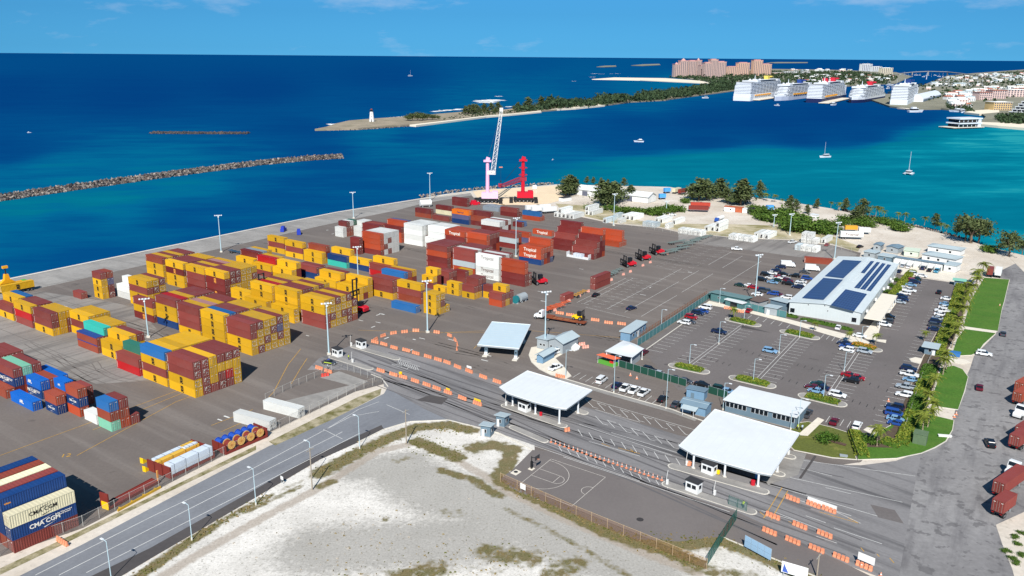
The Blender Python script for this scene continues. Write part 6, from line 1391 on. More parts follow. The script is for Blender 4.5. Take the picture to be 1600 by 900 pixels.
barrier((875.4, 590), R(-30), 'orange barrier by the lamp post below the white truck', M_ORANGE); barrier((886, 674), R(25), 'orange barrier lying across the tip of the lane island', M_ORANGE, 2); barrier((97.5, 849), R(-35), 'lone orange barrier on the sand below the near corner stack', M_ORANGE, 5); barrier((1136.5, 826), R(58), 'long red barrier along the green gate fence', MATS['red_plastic'], 9)
def board(px, ang, L, h, label, m, z=.9, name='sign_board', posts=True):
    g = G(*px); t = thing(name, label, 'sign', (g.x, g.y, .03), ang); mb = MB(); mb.box((0, 0, z + h / 2), (L, .08, h), m); part('board', mb.mesh('board'), t)
    for s in (-1, 1): mb = MB(); mb.box((0, .06, (z + h) / 2), (.08, .06, z + h), M_STEEL); part('post', mb.mesh('post'), t, loc=(s * L * .4, 0, 0))
    return t
board((1352, 886), R(-45), 3.1, 1.5, 'white board above the last barrier of the lowest row', M_WPLAST, 1.0); board((733, 580.5), R(-40), 1.9, .7, 'small white board on the upper lane barriers', M_WPLAST, 1.05); board((746, 632), R(-40), 2.4, .6, 'yellow board on the lower lane barriers', mat('yellow_board', (226, 190, 40), .6), 1.0); board((700, 614.5), R(-40), 1.5, .5, 'small yellow board on the lower lane barriers', MATS['yellow_board'], 1.0)
mb = MB(); g = G(1284, 790); t = thing('white_beam', 'long white plank lying behind the upper barrier row', 'plank', (g.x, g.y, .04), heading((1266, 783), (1303, 796))); mb.box((0, 0, .45), (6.2, .35, .9), M_WPLAST); part('plank', mb.mesh('plank'), t)
board((817, 770), R(-42), 1.5, 1.3, 'white notice board on the court fence', M_WPLAST, .8); t = board((1183, 868), R(-52), 6.0, 2.4, 'back of a blue grey billboard by the gate road', M_STEEL, .5, 'billboard'); mb = MB(); mb.box((0, 0, 0), (1.4, .1, 1.1), mat('blue_grey_panel', (140, 172, 198), .6)); pm = mb.mesh('panel'); [part('panel', pm, t, loc=(-2.25 + i * 1.5, -.06, 1.1 + j * 1.2)) for i in range(4) for j in range(2)]
t = board((1240, 905), R(-30), 4.6, 2.2, 'white billboard with blue stripe at the bottom edge', M_WPLAST, .8, 'billboard'); mb = MB(); mb.add([(-2.1, -.05, .9), (-1.0, -.05, .9), (-1.9, -.05, 2.6)], [(0, 1, 2)], mat('billboard_blue', (60, 90, 170), .6)); part('stripe', mb.mesh('stripe'), t)
board((441, 756), R(-40), .9, .8, 'small white sign on the road verge', M_WPLAST, 1.0)
# row of flexible delineators
i = 0
for k in range(26):
    f = k / 25; px = (861 + f * (1034 - 861), 691.5 + f * (751 - 691.5)); g = G(*px)
    if k == 0:
        dl = thing('delineator', 'orange delineator post, nearest the kiosks in its row', 'delineator', (g.x, g.y, .035), R(-43), 'orange delineators along the lane'); mb = MB(); mb.tube([(0, 0, 0), (0, 0, 1.0)], .11, M_ORANGE, 6, .07); mb.box((0, 0, .08), (.55, .45, .14), M_ORANGE); part('post', mb.mesh('post'), dl); mb = MB(); mb.tube([(0, 0, .55), (0, 0, .75)], .115, M_WPLAST, 6, .1); part('reflective_band', mb.mesh('reflective_band'), dl)
    else: dup(dl, (g.x, g.y, .035), label='orange delineator post, %s from the kiosks in its row' % ORD[k])
# barrier-arm machines at the lane islands
def arm_machine(px, label, ang, up=True):
    g = G(*px); t = thing('barrier_arm', label, 'barrier arm', (g.x, g.y, .16), ang, 'lane barrier arms'); mb = MB(); mb.box((0, 0, .55), (.4, .45, 1.1), M_WPLAST); part('cabinet', mb.mesh('cabinet'), t); mb = MB(); mb.box((0, -.28, 2.2 if up else .95), (.09, .06, 2.8) if up else (3, .06, .09), M_WPLAST, tilt=('Y', .12) if up else None); part('arm', mb.mesh('arm'), t)
for px, lab in (((1042.5, 757.5), 'white barrier arm at the left tip of the open island'), ((1116.5, 774.5), 'white barrier arm right of the open island booth'), ((1073, 728), 'white barrier arm left of the large canopy'), ((791, 634.5), 'white barrier arm at the left tip of the middle island'), ((1232, 711), 'white barrier arm right of the large canopy, upper lane'), ((1214.5, 736), 'white barrier arm right of the large canopy, second lane'), ((551, 567), 'white barrier arm beside the outer gate booth'), ((549, 541), 'white barrier arm before the second outer gate booth')): arm_machine(px, lab, R(-43))
def bin_thing(px, label, m, r=.4, h=1.0, name='litter_bin'):
    g = G(*px); t = thing(name, label, name.replace('_', ' '), tuple(g), 0); mb = MB(); mb.tube([(0, 0, .16), (0, 0, h)], r, m, 10); part('drum', mb.mesh('drum'), t); mb = MB(); mb.tube([(0, 0, h), (0, 0, h + .12)], r * 1.08, m, 10, r * .6); part('lid', mb.mesh('lid'), t)
bin_thing((845, 650), 'red bin between the legs of the middle canopy', M_REDM); bin_thing((1176, 758.5), 'red bin by the right leg of the large canopy', M_REDM, .5, 1.2); bin_thing((1075.5, 727), 'orange tub by the left end of the large canopy', M_ORANGE, .7, .8); bin_thing((1122, 741), 'yellow bin beside the booth under the large canopy', M_YELM, .4, .9); bin_thing((1182, 748), 'blue drum against the right leg of the large canopy', mat('blue_drum', (30, 110, 170), .5), .4, 1.4); bin_thing((626, 588.5), 'yellow tub among the lower lane barriers', M_YELM, .5, 1.4)
def cone(px, label, z=.03):
    g = G(*px); t = thing('traffic_cone', label, 'traffic cone', (g.x, g.y, z), 0, 'traffic cones'); mb = MB(); mb.tube([(0, 0, 0), (0, 0, .9)], .3, M_ORANGE, 8, .06); mb.box((0, 0, .03), (.7, .7, .06), M_ORANGE); part('cone', mb.mesh('cone'), t); mb = MB(); mb.tube([(0, 0, .45), (0, 0, .62)], .185, M_WPLAST, 8, .14); part('reflective_band', mb.mesh('reflective_band'), t)
for px, l in (((1388, 627), 'orange cone in the lane before the hedge cars'), ((1428, 629), 'orange cone at the end of the hedge gap'), ((1491, 652), 'orange cone at the kerb of the car park exit, nearer'), ((1494, 648), 'orange cone at the kerb of the car park exit, farther'), ((1562, 478), 'orange cone on the long lawn'), ((1260, 640), 'orange cone behind the dark pickup'), ((1346, 886), 'orange cone left of the white board at the lowest barriers'), ((1376, 901), 'orange cone past the lowest barriers'), ((985, 587), 'small orange cone before the green fence'), ((995, 592), 'second small orange cone before the green fence')): cone(px, l)
# bollards of the car park exit and drums on posts are left to the photograph's blur; people in work clothes
def person(px, label, top, legs, arm=0.2, ang=0.0, z=.16):
    g = G(*px); bm = bmesh.new()
    J = [((0,0,.95),.15),((0,0,1.2),.16),((0,0,1.42),.17),((0,0,1.53),.07),((0,.02,1.66),.105),((0,.02,1.76),.09),((.11,0,.9),.1),((.12,.03,.5),.075),((.13,0,.08),.055),((.13,.14,.04),.05),((-.11,0,.9),.1),((-.13,-.05,.5),.075),((-.14,-.1,.08),.055),((-.14,.03,.04),.05),
         ((.2,0,1.4),.075),((.27,.02,1.13),.055),((.27,arm,.9),.045),((.27,arm+.08,.84),.04),((-.2,0,1.4),.075),((-.27,0,1.13),.055),((-.28,.1,.88),.045),((-.28,.14,.8),.04)]
    E = [(0,1),(1,2),(2,3),(3,4),(4,5),(0,6),(6,7),(7,8),(8,9),(0,10),(10,11),(11,12),(12,13),(2,14),(14,15),(15,16),(16,17),(2,18),(18,19),(19,20),(20,21)]
    vs = [bm.verts.new(j[0]) for j in J]; [bm.edges.new((vs[a], vs[b])) for a, b in E]
    me = bpy.data.meshes.new('person'); bm.to_mesh(me); bm.free(); o = bpy.data.objects.new('person', me); COL.objects.link(o)
    sk = o.modifiers.new('skin', 'SKIN'); 
    for i, j in enumerate(J): me.skin_vertices[0].data[i].radius = (j[1], j[1] * (.8 if i < 3 else 1))
    me.skin_vertices[0].data[0].use_root = True
    o.modifiers.new('sub', 'SUBSURF').levels = 1
    m2 = bpy.data.meshes.new_from_object(o.evaluated_get(bpy.context.evaluated_depsgraph_get())); bpy.data.objects.remove(o)
    skin = mat('skin', (110, 76, 58), .6); m2.materials.clear(); [m2.materials.append(m) for m in (top, legs, skin, mat('dark_hair', (30, 26, 24), .8))]
    for p in m2.polygons: c = p.center; p.material_index = 3 if c.z > 1.72 else 2 if c.z > 1.5 or (abs(c.x) > .24 and c.z < 1.12) else 1 if c.z < .95 else 0
    link('person', m2, None, (g.x, g.y, z), ang, label, 'person')
HIVIS = mat('hi_vis_yellow', (200, 226, 40), .7); DARKC = mat('dark_trousers', (40, 44, 60), .8); SKY = mat('pale_shirt', (170, 190, 210), .8)
person((1246, 672.5), 'person in a yellow vest on the lawn beside the long office', HIVIS, DARKC, .2, 1.0); person((1253, 673.5), 'person in a pale shirt beside the yellow vest', SKY, DARKC, .1, 3.5); person((1161, 795), 'person in a yellow vest behind the green gate panel', HIVIS, DARKC, .15, .4, .2)
person((512, 577), 'person in a pale shirt standing by the patrol car', SKY, DARKC, .2, 2.0, .05); person((545, 563), 'person in a yellow vest beside the outer gate booth', HIVIS, DARKC, .3, 1.2)
# ---- painted markings
def arcpx(c, r, a0, a1, u, v, n=22): return [c + u * (r * math.cos(a0 + (a1 - a0) * i / n)) + v * (r * math.sin(a0 + (a1 - a0) * i / n)) for i in range(n + 1)]
def court():
    A, B, Cc, D = G(861, 717.5), G(946, 745.8), G(893.7, 791), G(810, 758.7)      # far baseline corner, half-line corners, near baseline corner
    u = ((B - A) + (Cc - D)).normalized(); v = (D - A).normalized(); w = (D - A).length; Lc = (B - A).length; M = (A + D) / 2; S = []
    S += [[A, B, Cc, D, A]]; S += [[M - v * 1.8, M - v * 1.8 + u * 5.8, M + v * 1.8 + u * 5.8, M + v * 1.8]]
    S += [arcpx(M + u * 5.8, 1.8, -math.pi / 2, math.pi / 2, u, v)]; hoop = M + u * 1.6; S += [[M - v * 6.6, M - v * 6.6 + u * 1.4] , [M + v * 6.6, M + v * 6.6 + u * 1.4]]
    S += [arcpx(hoop, 6.6, -math.pi / 2, math.pi / 2, u, v)]; mid = (B + Cc) / 2; S += [arcpx(mid, 1.8, math.pi / 2, math.pi * 1.5, u, v)]
    stripes('court_lines', S, mat('court_paint', (204, 198, 188), .8, var=.1), .055, .1)
    g = G(830.5, 733); t = thing('basketball_hoop', 'black basketball hoop on its pale base at the court', 'basketball hoop', tuple(g), math.atan2(u.y, u.x))
    mb = MB(); mb.box((0, 0, .1), (1.2, 1.2, .12), M_WHITEPAV); part('base', mb.mesh('base'), t); mb = MB(); mb.tube([(0, 0, .1), (0, 0, 3.2)], .11, M_BLACK, 8); mb.tube([(0, 0, 2.9), (1.5, 0, 3.3)], .08, M_BLACK, 6); mb.box((0, 0, 1.1), (.4, .4, 1.8), M_BLACK); part('pole', mb.mesh('pole'), t)
    mb = MB(); mb.box((1.55, 0, 3.4), (.05, 1.8, 1.05), mat('smoky_backboard', (60, 62, 66), .3)); part('backboard', mb.mesh('backboard'), t); mb = MB(); mb.tube(arcpx(Vector((1.85, 0, 3.05)), .23, 0, 6.28, Vector((1, 0, 0)), Vector((0, 1, 0)), 12), .03, M_ORANGE, 5); part('rim', mb.mesh('rim'), t)
court()
sheet('drain_cover', [(797,739),(806,733),(815,737),(806,743)], M_WHITEPAV, .05); 
def disc_sheet(px, r, m, name, z=.06):
    c = G(*px); sheet(name, [(c.x + r * math.cos(t), c.y + r * math.sin(t)) for t in np.linspace(0, 6.0, 16)], m, z, world=True)
disc_sheet((806, 737.5), .5, M_BLACK, 'manhole_cover', .062); disc_sheet((1000, 812), .75, mat('tar_spot', (58, 55, 55), .8), 'tar_patch')
def par(a, b, n, length, ang, off=0.0):
    """n parallel strokes of a length, set out along the line from a to b"""
    A, B = G(*a), G(*b); d = Vector((math.cos(ang), math.sin(ang), 0)); o = []
    for i in range(n): p = A.lerp(B, i / max(1, n - 1)) + d * off; o.append([p, p + d * length])
    return o
S = [([(55,899),(240,806),(393,733.5),(502,675),(548,651)], .16), ([(-40,995),(92.5,899),(400,727.5),(530,655)], .01), ([(92,899),(400,742.5),(535,675)], .16), ([(135,895),(400,761),(562,677)], .16), ([(508,672),(560,640),(592,628)], .13), ([(505,671),(535,686)], .13), ([(548,651),(592,643)], .13), ([(604,632.5),(640,648)], .13)]
stripes('road_lines', [s for s in S if s[1] > .05], M_WHITE, .045)
LN = []
for a, b in (((835,697),(1000,752)),((880,714),(1140,800)),((915,622),(1100,676)),((930,640),(1000,660)),((905,663),(1050,712)),((955,676),(1060,708)),((1175,712),(1300,744)),((1230,716),(1430,744)),((1215,742),(1410,785)),((1200,757),(1400,815)),((1225,775),(1330,806)),((1190,798),(1240,813)),((1259,806),(1290,817)),((1303,825),(1378,850)),((1275,838),(1308,849)),((1210,800),(1300,835)),((1285,790),(1345,818)),((920,690),(1000,713)),((1290,762),(1330,772)),((600,556),(642,566))): LN.append([a, b])
for base, nrep, dx, dy in (((915,624),9,18,5.3),((930,650),10,18.5,6.2)):
    for k in range(nrep): x, y = base[0] + k * dx, base[1] + k * dy; LN.append([(x, y), (x + 12, y + 12.5)]); LN.append([(x + 2, y + 1), (x + 14, y + 4.5)] if k % 2 else [(x + 12, y + 12.5), (x + 20, y + 14.5)])
for k in range(10): x, y = 903 + k * 17, 671 + k * 5.0; LN.append([(x, y), (x + 7, y + 11)])
for k in range(26): x, y = 866 + k * 6.9, 695 + k * 2.4; LN.append([(x, y), (x + 5, y + 8)]) if k % 2 else None
for k in range(9): x, y = 622 + k * 3.6, 563 + k * 1.2; LN.append([(x, y), (x + 3, y + 6)])
LN += [[(622,562.5),(656,573)], [(620,568),(650,578)], [(612,569),(640,572.5),(636,577),(612,570)]]
stripes('lane_lines', LN, M_WHITE, .045, .13)
stripes('lane_lines_yellow', [[(940,693),(953,698)], [(966,700),(1000,709)], [(880,668),(886,671)], [(985,702),(992,708)], [(1222,762),(1193,810)], [(1231,767),(1205,812)], [(1187,800),(1197,808)], [(1232,815),(1243,820)], [(1280,800),(1342,818),(1325,809)], [(1345,856),(1350,862)], [(1390,872),(1397,880)], [(1370,866),(1374,870)]], M_YELP, .05, .16)
ST = []
for a, b in (((901.3,472.8),(978,434.7)),((912.5,474.6),(989.4,434.7)),((949,482.5),(1065.3,419.7)),((976,488),(1060.6,440.3)),((1001.6,494.7),(1057.8,461.5)),((1065.3,456.8),(1114,427.8)),((1067,437),(1091.6,423)),((1106.6,414),(1143,393.4)),((1129,418.4),(1160,400)),((915,480),(985,497)),((1130,445),(1190,408))): ST.append([a, b])
ST += par((908, 474), (985, 434), 12, 3.4, AIS); ST += par((926, 478), (1000, 438), 12, 3.4, AIS); ST += par((945, 482), (1050, 424), 15, 3.2, AIS); ST += par((1025, 415), (1105, 378), 14, 3.0, AIS); ST += par((1040, 420), (1120, 382), 14, 3.0, AIS); ST += par((1060, 425), (1135, 388), 12, 3.0, AIS)
# car park: double lines from the hedge islands, stalls on both sides
def stalls(a, b, n, both=True, length=4.8):
    o = par(a, b, n, length, AIS, .6)
    if both: o += par(a, b, n, -length, AIS, -.6)
    return o
for a, b, n in (((1078,570),(1162,507),16),((1180,597),(1247,527),17),((1290,625),(1341,549),17)):
    A, B = G(*a), G(*b); d = (B - A).normalized(); nn = Vector((-d.y, d.x, 0)); ST += [[A + nn * .55, B + nn * .55], [A - nn * .55, B - nn * .55]]; ST += stalls(a, b, n)
ST += par((1012, 546), (1102, 485), 17, 4.8, AIS, .5); ST += par((1395, 672), (1485, 470), 38, -5.0, AIS, -.4); ST += par((1378, 512), (1428, 436), 18, 5.0, AIS, .4); ST += par((1392, 421), (1470, 434), 9, -4.6, BIS)
ST += par((1175, 492), (1235, 507), 6, -4.8, BIS, -.3); ST += par((1288, 522), (1340, 536), 7, -4.8, BIS, -.3); ST += par((895, 590), (945, 607), 6, 4.6, BIS); ST += par((955, 611), (1030, 634), 8, 4.6, BIS); ST += par((1290, 660), (1335, 671), 5, 4.6, BIS)
stripes('parking_lines', ST, M_WHITE, .05, .12)
DK = par((1100,560),(1138,572),5,2.2,BIS) + par((1155,548),(1195,560),5,2.2,BIS) + par((1245,572),(1290,584),5,2.2,BIS) + par((1210,590),(1255,604),5,2.2,BIS) + par((1320,625),(1365,640),5,2.2,BIS) + par((1345,597),(1385,612),4,2.2,BIS)
DK += par((1264,560),(1335,545),3,3.0,AIS) ; stripes('oil_marks', DK, mat('oil_stain', (56, 54, 54), .7), .052, .2)
YL = [[(0,712),(60,690),(230,628),(300,602)], [(120,712),(275,628),(330,608)], [(415,626),(428,612),(450,570),(470,545)], [(455,600),(470,575),(480,560)], [(560,516),(700,520),(760,520)], [(740,545),(745,540)], [(145,672),(300,608)], [(395,640),(330,665)], [(390,655),(345,675)], [(690,520),(757,517)], [(830,517),(1000,530)]]
stripes('yard_lines', YL, M_YELP, .04, .16)
YW = []
rg = random.Random(9)
for px in ((55,492),(100,478),(425,513),(580,512),(587,503),(588,493),(478,524),(593,490),(716,451),(720,453),(350,650),(285,560),(340,655),(40,470),(1015,450),(1180,445),(1000,460),(645,530),(655,528),(700,530),(760,555),(752,562),(640,548),(890,460),(905,420),(920,385),(845,470),(840,455),(1075,425),(780,470),(600,530),(560,500),(510,360),(518,366),(690,340),(620,345)):
    a = rg.choice((AIS, BIS, AIS)); p = G(*px); d = Vector((math.cos(a), math.sin(a), 0)); YW.append(([p, p + d * rg.uniform(1.2, 2.6)], rg.uniform(.3, .6)))
stripes('yard_marks', YW, M_WHITE, .045)
t12 = text_mesh('12', 2.4, M_YELP, 'num', extr=0.004); g = G(103, 712); link('yard_number', t12, None, (g.x, g.y, .045), R(15), kind='structure')
# kerbs along the lanes
def kerb(px, wd=.35, name='kerb', h=.14):
    mb = MB(); pts = [G(*p) for p in px]
    for a, b in zip(pts, pts[1:]): d = b - a; c = (a + b) / 2; mb.box((c.x, c.y, h / 2), (d.length + wd * .4, wd, h), M_CURB, math.atan2(d.y, d.x))
    mb.build(name, kind='structure')
kerb([(876,590),(950,612),(1050,640),(1090,655),(1118,665)]); kerb([(832,703),(780,677),(735,665),(700,656.5),(640,659),(600,671),(560,691)], .3); kerb([(1010,546),(1108,477)], .3); kerb([(1130,840),(1290,908)], .3); kerb([(606,604),(597,592),(580,585)], .3)
sheet('lane_strip', [(876,589),(950,611),(1050,639),(1090,654),(1086,658),(1046,644),(946,616),(872,594)], M_CONC, .06)
sheet('concrete_slab', [(1225,702),(1260,709),(1247,742),(1200,757),(1190,742)], M_CONC, .046); sheet('drain_channel', [(1272,712),(1276,713),(1252,748),(1248,747)], M_TAR, .05)
sheet('tar_patch', [(1360,788),(1398,797),(1412,818),(1372,808)], M_LOT, .05); sheet('tar_patch', [(672,617),(700,622),(690,632),(650,625)], M_TAR, .052); sheet('tar_patch', [(1158,512),(1160,508),(1205,520)], M_TAR, .05)

U = Vector((math.cos(A_DIR), math.sin(A_DIR), 0)); V = Vector((-U.y, U.x, 0)); rg = random.Random(31); TM = []
for b, a0, a1, n in ((113, -290, -180, 5), (142, -330, -190, 7), (176, -320, -195, 6), (208, -300, -180, 6), (236, -290, -170, 6), (291, -300, -185, 5), (322, -300, -180, 4), (350, -230, -120, 5), (190, -190, -120, 6), (235, -165, -90, 6)):
    for i in range(n):
        o = rg.uniform(-6, 6); q0 = rg.uniform(a0, (a0 + a1) / 2); q1 = rg.uniform((a0 + a1) / 2, a1); c = rg.uniform(-5, 5); pts = [U * (q0 + (q1 - q0) * k / 9) + V * (b + o + c * math.sin(k / 9 * 3.1) + rg.uniform(-.15, .15)) for k in range(10)]
        TM += [(pts, .3), ([p + V * 1.9 for p in pts], .3)]
stripes('tyre_marks', TM, mat('tyre_mark', (106, 100, 96), .9, var=.12, scale=.3), .037)
JT = [([U * a + V * 96, U * a + V * 168], .22) for a in range(-345, -228, 9)] + [([U * -345 + V * b, U * -232 + V * b], .18) for b in (105, 117, 139, 147, 158)]
stripes('paving_joints', JT, mat('joint_filler', (96, 92, 89), .9, var=.2, scale=.4), .034)
TL = []
for k in range(16):
    x0, y0 = 570 + rg.uniform(-20, 40), 548 + rg.uniform(-6, 50); x1, y1 = 1380 + rg.uniform(-200, 40), 815 + rg.uniform(-90, 60); A, B = G(x0, y0), G(x1, y1); TL.append(([A.lerp(B, t / 12) + Vector((rg.uniform(-.2, .2), rg.uniform(-.3, .3), 0)) for t in range(13)], rg.uniform(.3, .7)))
stripes('tyre_marks', TL, mat('lane_tyre_mark', (96, 94, 95), .9, var=.14, scale=.3), .042)
# ------------------------------------------------------------------ flat racks, bundles, cable drums, cranes
def flat_rack(c, ang, label, L=12.19, ends=True, m=None, endh=2.2):
    m = m or M_BROWN; t = thing('flat_rack', label, 'flat rack', (c.x, c.y, .02), ang, 'flat racks along the road fence')
    mb = MB(); mb.box((0, 0, .3), (L, 2.4, .5), m); [mb.box((0, s * 1.15, .62), (L, .1, .14), m) for s in (-1, 1)]; part('deck', mb.mesh('deck'), t)
    if ends:
        for s in (-1, 1): mb = MB(); mb.box((0, 0, endh / 2 + .55), (.25, 2.4, endh), m); [mb.box((0, q * 1.1, endh / 2 + .55), (.32, .22, endh + .06), m) for q in (-1, 1)]; part('end_wall', mb.mesh('end_wall'), t, loc=(s * (L / 2 - .15), 0, 0))
    return t
M_WRAP = mat('white_wrap', (206, 216, 226), .45, var=.08, scale=.8, dirt=(150, 166, 190), dirt_amt=.5); M_LUM = mat('yellow_lumber', (212, 170, 66), .8, var=.15, scale=1.2); M_LUM2 = mat('orange_lumber', (204, 142, 76), .8, var=.2, scale=1.2)
def bundle(c, ang, L, W, h, z, m, label, name='wrapped_bundle'):
    t = thing(name, label, 'bundle', (c.x, c.y, z), ang, 'bundles loaded on the flat racks'); n = max(1, int(L / 3)); mb = MB(); mb.box((0, 0, h / 2), (L / n - .06, W, h), m); mb.box((0, 0, h / 2), (L / n - .4, W + .03, h * .96), m); me = mb.mesh('pack')
    for i in range(n): part('pack', me, t, loc=((i - (n - 1) / 2) * L / n, 0, 0))
    mb = MB(); [mb.box((x * L, 0, h / 2), (.06, W + .06, h + .05), M_BLACK) for x in (-.42, -.15, .15, .42)]; part('strap', mb.mesh('strap'), t)
def racks():
    A, B = G(266.7, 749), G(335.6, 715.6); d = (B - A).normalized(); n = Vector((-d.y, d.x, 0)); ang = math.atan2(d.y, d.x); L = 12.19; c0 = A + d * L / 2 + n * 1.25
    for k, (lab) in enumerate(('brown flat rack nearest the road fence', 'second brown flat rack from the road fence', 'third brown flat rack from the road fence')):
        flat_rack(c0 + n * k * 2.7, ang, lab)
    bundle(c0, ang, 11.3, 2.3, 2.3, .85, M_WRAP, 'long white wrapped bundle nearest the road fence'); bundle(c0 + n * 2.4, ang, 11.2, 1.4, 1.2, .85, M_LUM2, 'orange lumber packs behind the white bundle'); bundle(c0 + n * 3.9, ang, 11.2, 1.3, 1.9, .85, M_LUM, 'yellow lumber packs in the middle of the racks')
    bundle(c0 + n * 5.5 + d * -1.5, ang, 7.5, 1.2, 1.9, .85, M_WRAP, 'white wrapped packs on the rear flat rack'); bundle(c0 + n * 5.5 + d * 4.0, ang, 3.2, 1.2, 1.9, .85, M_LUM, 'yellow lumber pack at the far end of the rear rack'); bundle(c0 + n * 4.0 + d * 3.6, ang, 3.6, 1.0, .3, 2.78, M_WRAP, 'small white wrapped pack on top of the yellow lumber')
    A, B = G(353.3, 711.8), G(416.7, 684.4); d = (B - A).normalized(); n = Vector((-d.y, d.x, 0)); ang = math.atan2(d.y, d.x); c0 = A + d * L / 2 + n * 1.3
    flat_rack(c0, ang, 'brown flat rack carrying the cable drums', endh=1.9); flat_rack(c0 + n * 2.7, ang, 'brown flat rack carrying the blue covered drums', endh=1.9)
    for row_, (col, lab, off) in enumerate(((mat('drum_wood', (204, 166, 96), .8, var=.15, scale=1), 'wooden cable drum', 0.0), (mat('drum_blue', (34, 76, 168), .6, var=.12, scale=1), 'blue covered cable drum', 2.7))):
        for i in range(4 if row_ == 0 else 6):
            p = c0 + n * off + d * ((i - 1.5) * 2.75 if row_ == 0 else (i - 2.5) * 1.85); r = 1.05 if row_ == 0 else .95
            t = thing('cable_drum', '%s, %s from the bundle end of its rack' % (lab, ORD[i]), 'cable drum', (p.x, p.y, .82 + r), ang, lab + 's')
            fl = MB(); fl.disc((0, 0, 0), r, .12, col, 'y', 16); fl.disc((0, 0, 0), r * .25, .16, M_BROWN, 'y', 8); fm = fl.mesh('flange')
            for s in (-1, 1): part('flange', fm, t, loc=(0, s * .95, 0))
            mb = MB(); mb.disc((0, 0, 0), r * .8, 1.8, M_BROWN if row_ == 0 else col, 'y', 14); part('core', mb.mesh('core'), t)
            if row_ == 0: mb = MB(); [mb.box((0, -1.02, 0), (r * 1.7, .05, .12), M_LUM2, tilt=('Y', k * math.pi / 4)) for k in range(4)]; part('spoke', mb.mesh('spoke'), t)
    A, B = G(163, 801), G(255, 751); d = (B - A).normalized(); n = Vector((-d.y, d.x, 0)); ang = math.atan2(d.y, d.x); c = (A + B) / 2 + n * 1.0
    t = flat_rack(c, ang, 'empty brown flat rack with one tall yellow end', 13.0, False); mb = MB(); mb.box((-6.4, 0, 1.9), (.3, 2.4, 3.4), M_BROWN); mb.box((-6.58, -.2, .9), (.08, 2.0, 1.7), M_YELM); part('end_wall', mb.mesh('end_wall'), t); mb = MB(); mb.box((6.3, -.9, 1.6), (.3, .3, 2.8), M_LUM2); part('end_post', mb.mesh('end_post'), t)
    A, B = G(172, 806), G(262, 757); c = A.lerp(B, .5); t = thing('yellow_beam', 'yellow steel beam lying along the road fence', 'beam', (c.x, c.y, .02), ang); mb = MB(); mb.box((0, 0, .25), (11, .25, .5), mat('mustard_steel', (190, 150, 46), .7, var=.15)); [mb.box((x, .4, .2), (.2, 1.0, .3), MATS['mustard_steel']) for x in (-4.5, -1.5, 1.5, 4.5)]; part('beam', mb.mesh('beam'), t)
    for px, lab in (((230, 735), 'small yellow steel wedge on the asphalt beside the racks'), ((226, 722), 'yellow rack end plate beside the wrapped packs')):
        g = G(*px); t = thing('steel_wedge', lab, 'wedge', (g.x, g.y, .02), ang); mb = MB(); mb.add([(-.8, -.5, 0), (.8, -.5, 0), (.8, .5, 0), (-.8, .5, 0), (-.8, -.5, 1.4), (-.8, .5, 1.4)], [(0, 3, 2, 1), (0, 1, 4), (3, 5, 2), (1, 2, 5, 4), (0, 4, 5, 3)], M_YELM); part('wedge', mb.mesh('wedge'), t)
    g = G(921, 405.8); t = thing('flat_rack', 'pale flat rack with a white covered load below the brown steps', 'flat rack', (g.x, g.y, .02), A_DIR); g2 = t.location.copy(); u = Vector((math.cos(A_DIR), math.sin(A_DIR), 0)); t.location = g2 - u * 5.9; mb = MB(); mb.box((0, 0, .3), (12, 2.4, .6), M_WSTEEL); part('deck', mb.mesh('deck'), t)
    for s in (-1, 1): mb = MB(); mb.box((0, 0, 1.3), (.2, 2.4, 2.2), M_WSTEEL); part('end_wall', mb.mesh('end_wall'), t, loc=(s * 5.9, 0, 0))
    c = t.location; bundle(Vector((c.x, c.y, 0)), A_DIR, 5, 2.0, 1.5, .65, M_WRAP, 'white covered load on the pale flat rack')
racks()
# ---- yellow container on a quay trailer with a ship-to-shore spreader beside it
def quay_spreader():
    b = Vector((math.cos(A_DIR + R(90)), math.sin(A_DIR + R(90)), 0)); a = Vector((b.y, -b.x, 0)); e = G(54.2, 447.7, 1.4); c = e - b * 6.1 - a * 1.22; ang = A_DIR + R(90) + math.pi
    o = link('shipping_container', body_mesh('Y', 12.19), None, (c.x, c.y, 1.42), ang, 'yellow container on a quay trailer at the left edge', 'container', 'containers carried on trailers')
    for s in (-1, 1): part('door', door_mesh('Y', s, True), o, loc=(6.06, 0, 0))
    part('lettering', logo('msc'), o, loc=(0, CW / 2 + .012, 1.28), rz=math.pi, scale=.95)
    chassis((0, 0), ang, 'quay trailer under the yellow container', M_BLACK, 12.2); t = bpy.data.objects[[x.name for x in COL.objects if x.get('label') == 'quay trailer under the yellow container'][0]]; t.location = (c.x, c.y, .02)
    c2 = c - a * 4.2 - b * 1.5; t = thing('crane_spreader', 'yellow crane spreader with green tips standing on the quay', 'spreader', (c2.x, c2.y, 0), ang); Y, Gn = mat('spreader_yellow', (232, 164, 24), .55, var=.08), mat('spreader_green', (90, 170, 60), .6)
    mb = MB(); mb.box((0, 0, 3.2), (12, 1.2, .7), Y); [mb.box((x, 0, 1.5), (.4, 2.0, 3.0), M_BLACK) for x in (-4, 4)]; part('beam', mb.mesh('beam'), t)
    for s in (-1, 1): mb = MB(); mb.box((0, 0, 3.2), (1.6, 2.4, .8), Gn); part('tip', mb.mesh('tip'), t, loc=(s * 6.2, 0, 0))
    mb = MB(); mb.extr([(-3, 3.6), (3, 3.6), (1.0, 5.2), (.6, 7.2), (-.6, 7.2), (-1.0, 5.2)], -.8, .8, Y); part('head_block', mb.mesh('head_block'), t); mb = MB(); mb.tube([(0, 0, 7.2), (0, 0, 9.6)], .22, M_BLACK, 6); mb.box((0, 0, 10.0), (1.9, 1.0, .9), Y); part('hook_block', mb.mesh('hook_block'), t)
quay_spreader()
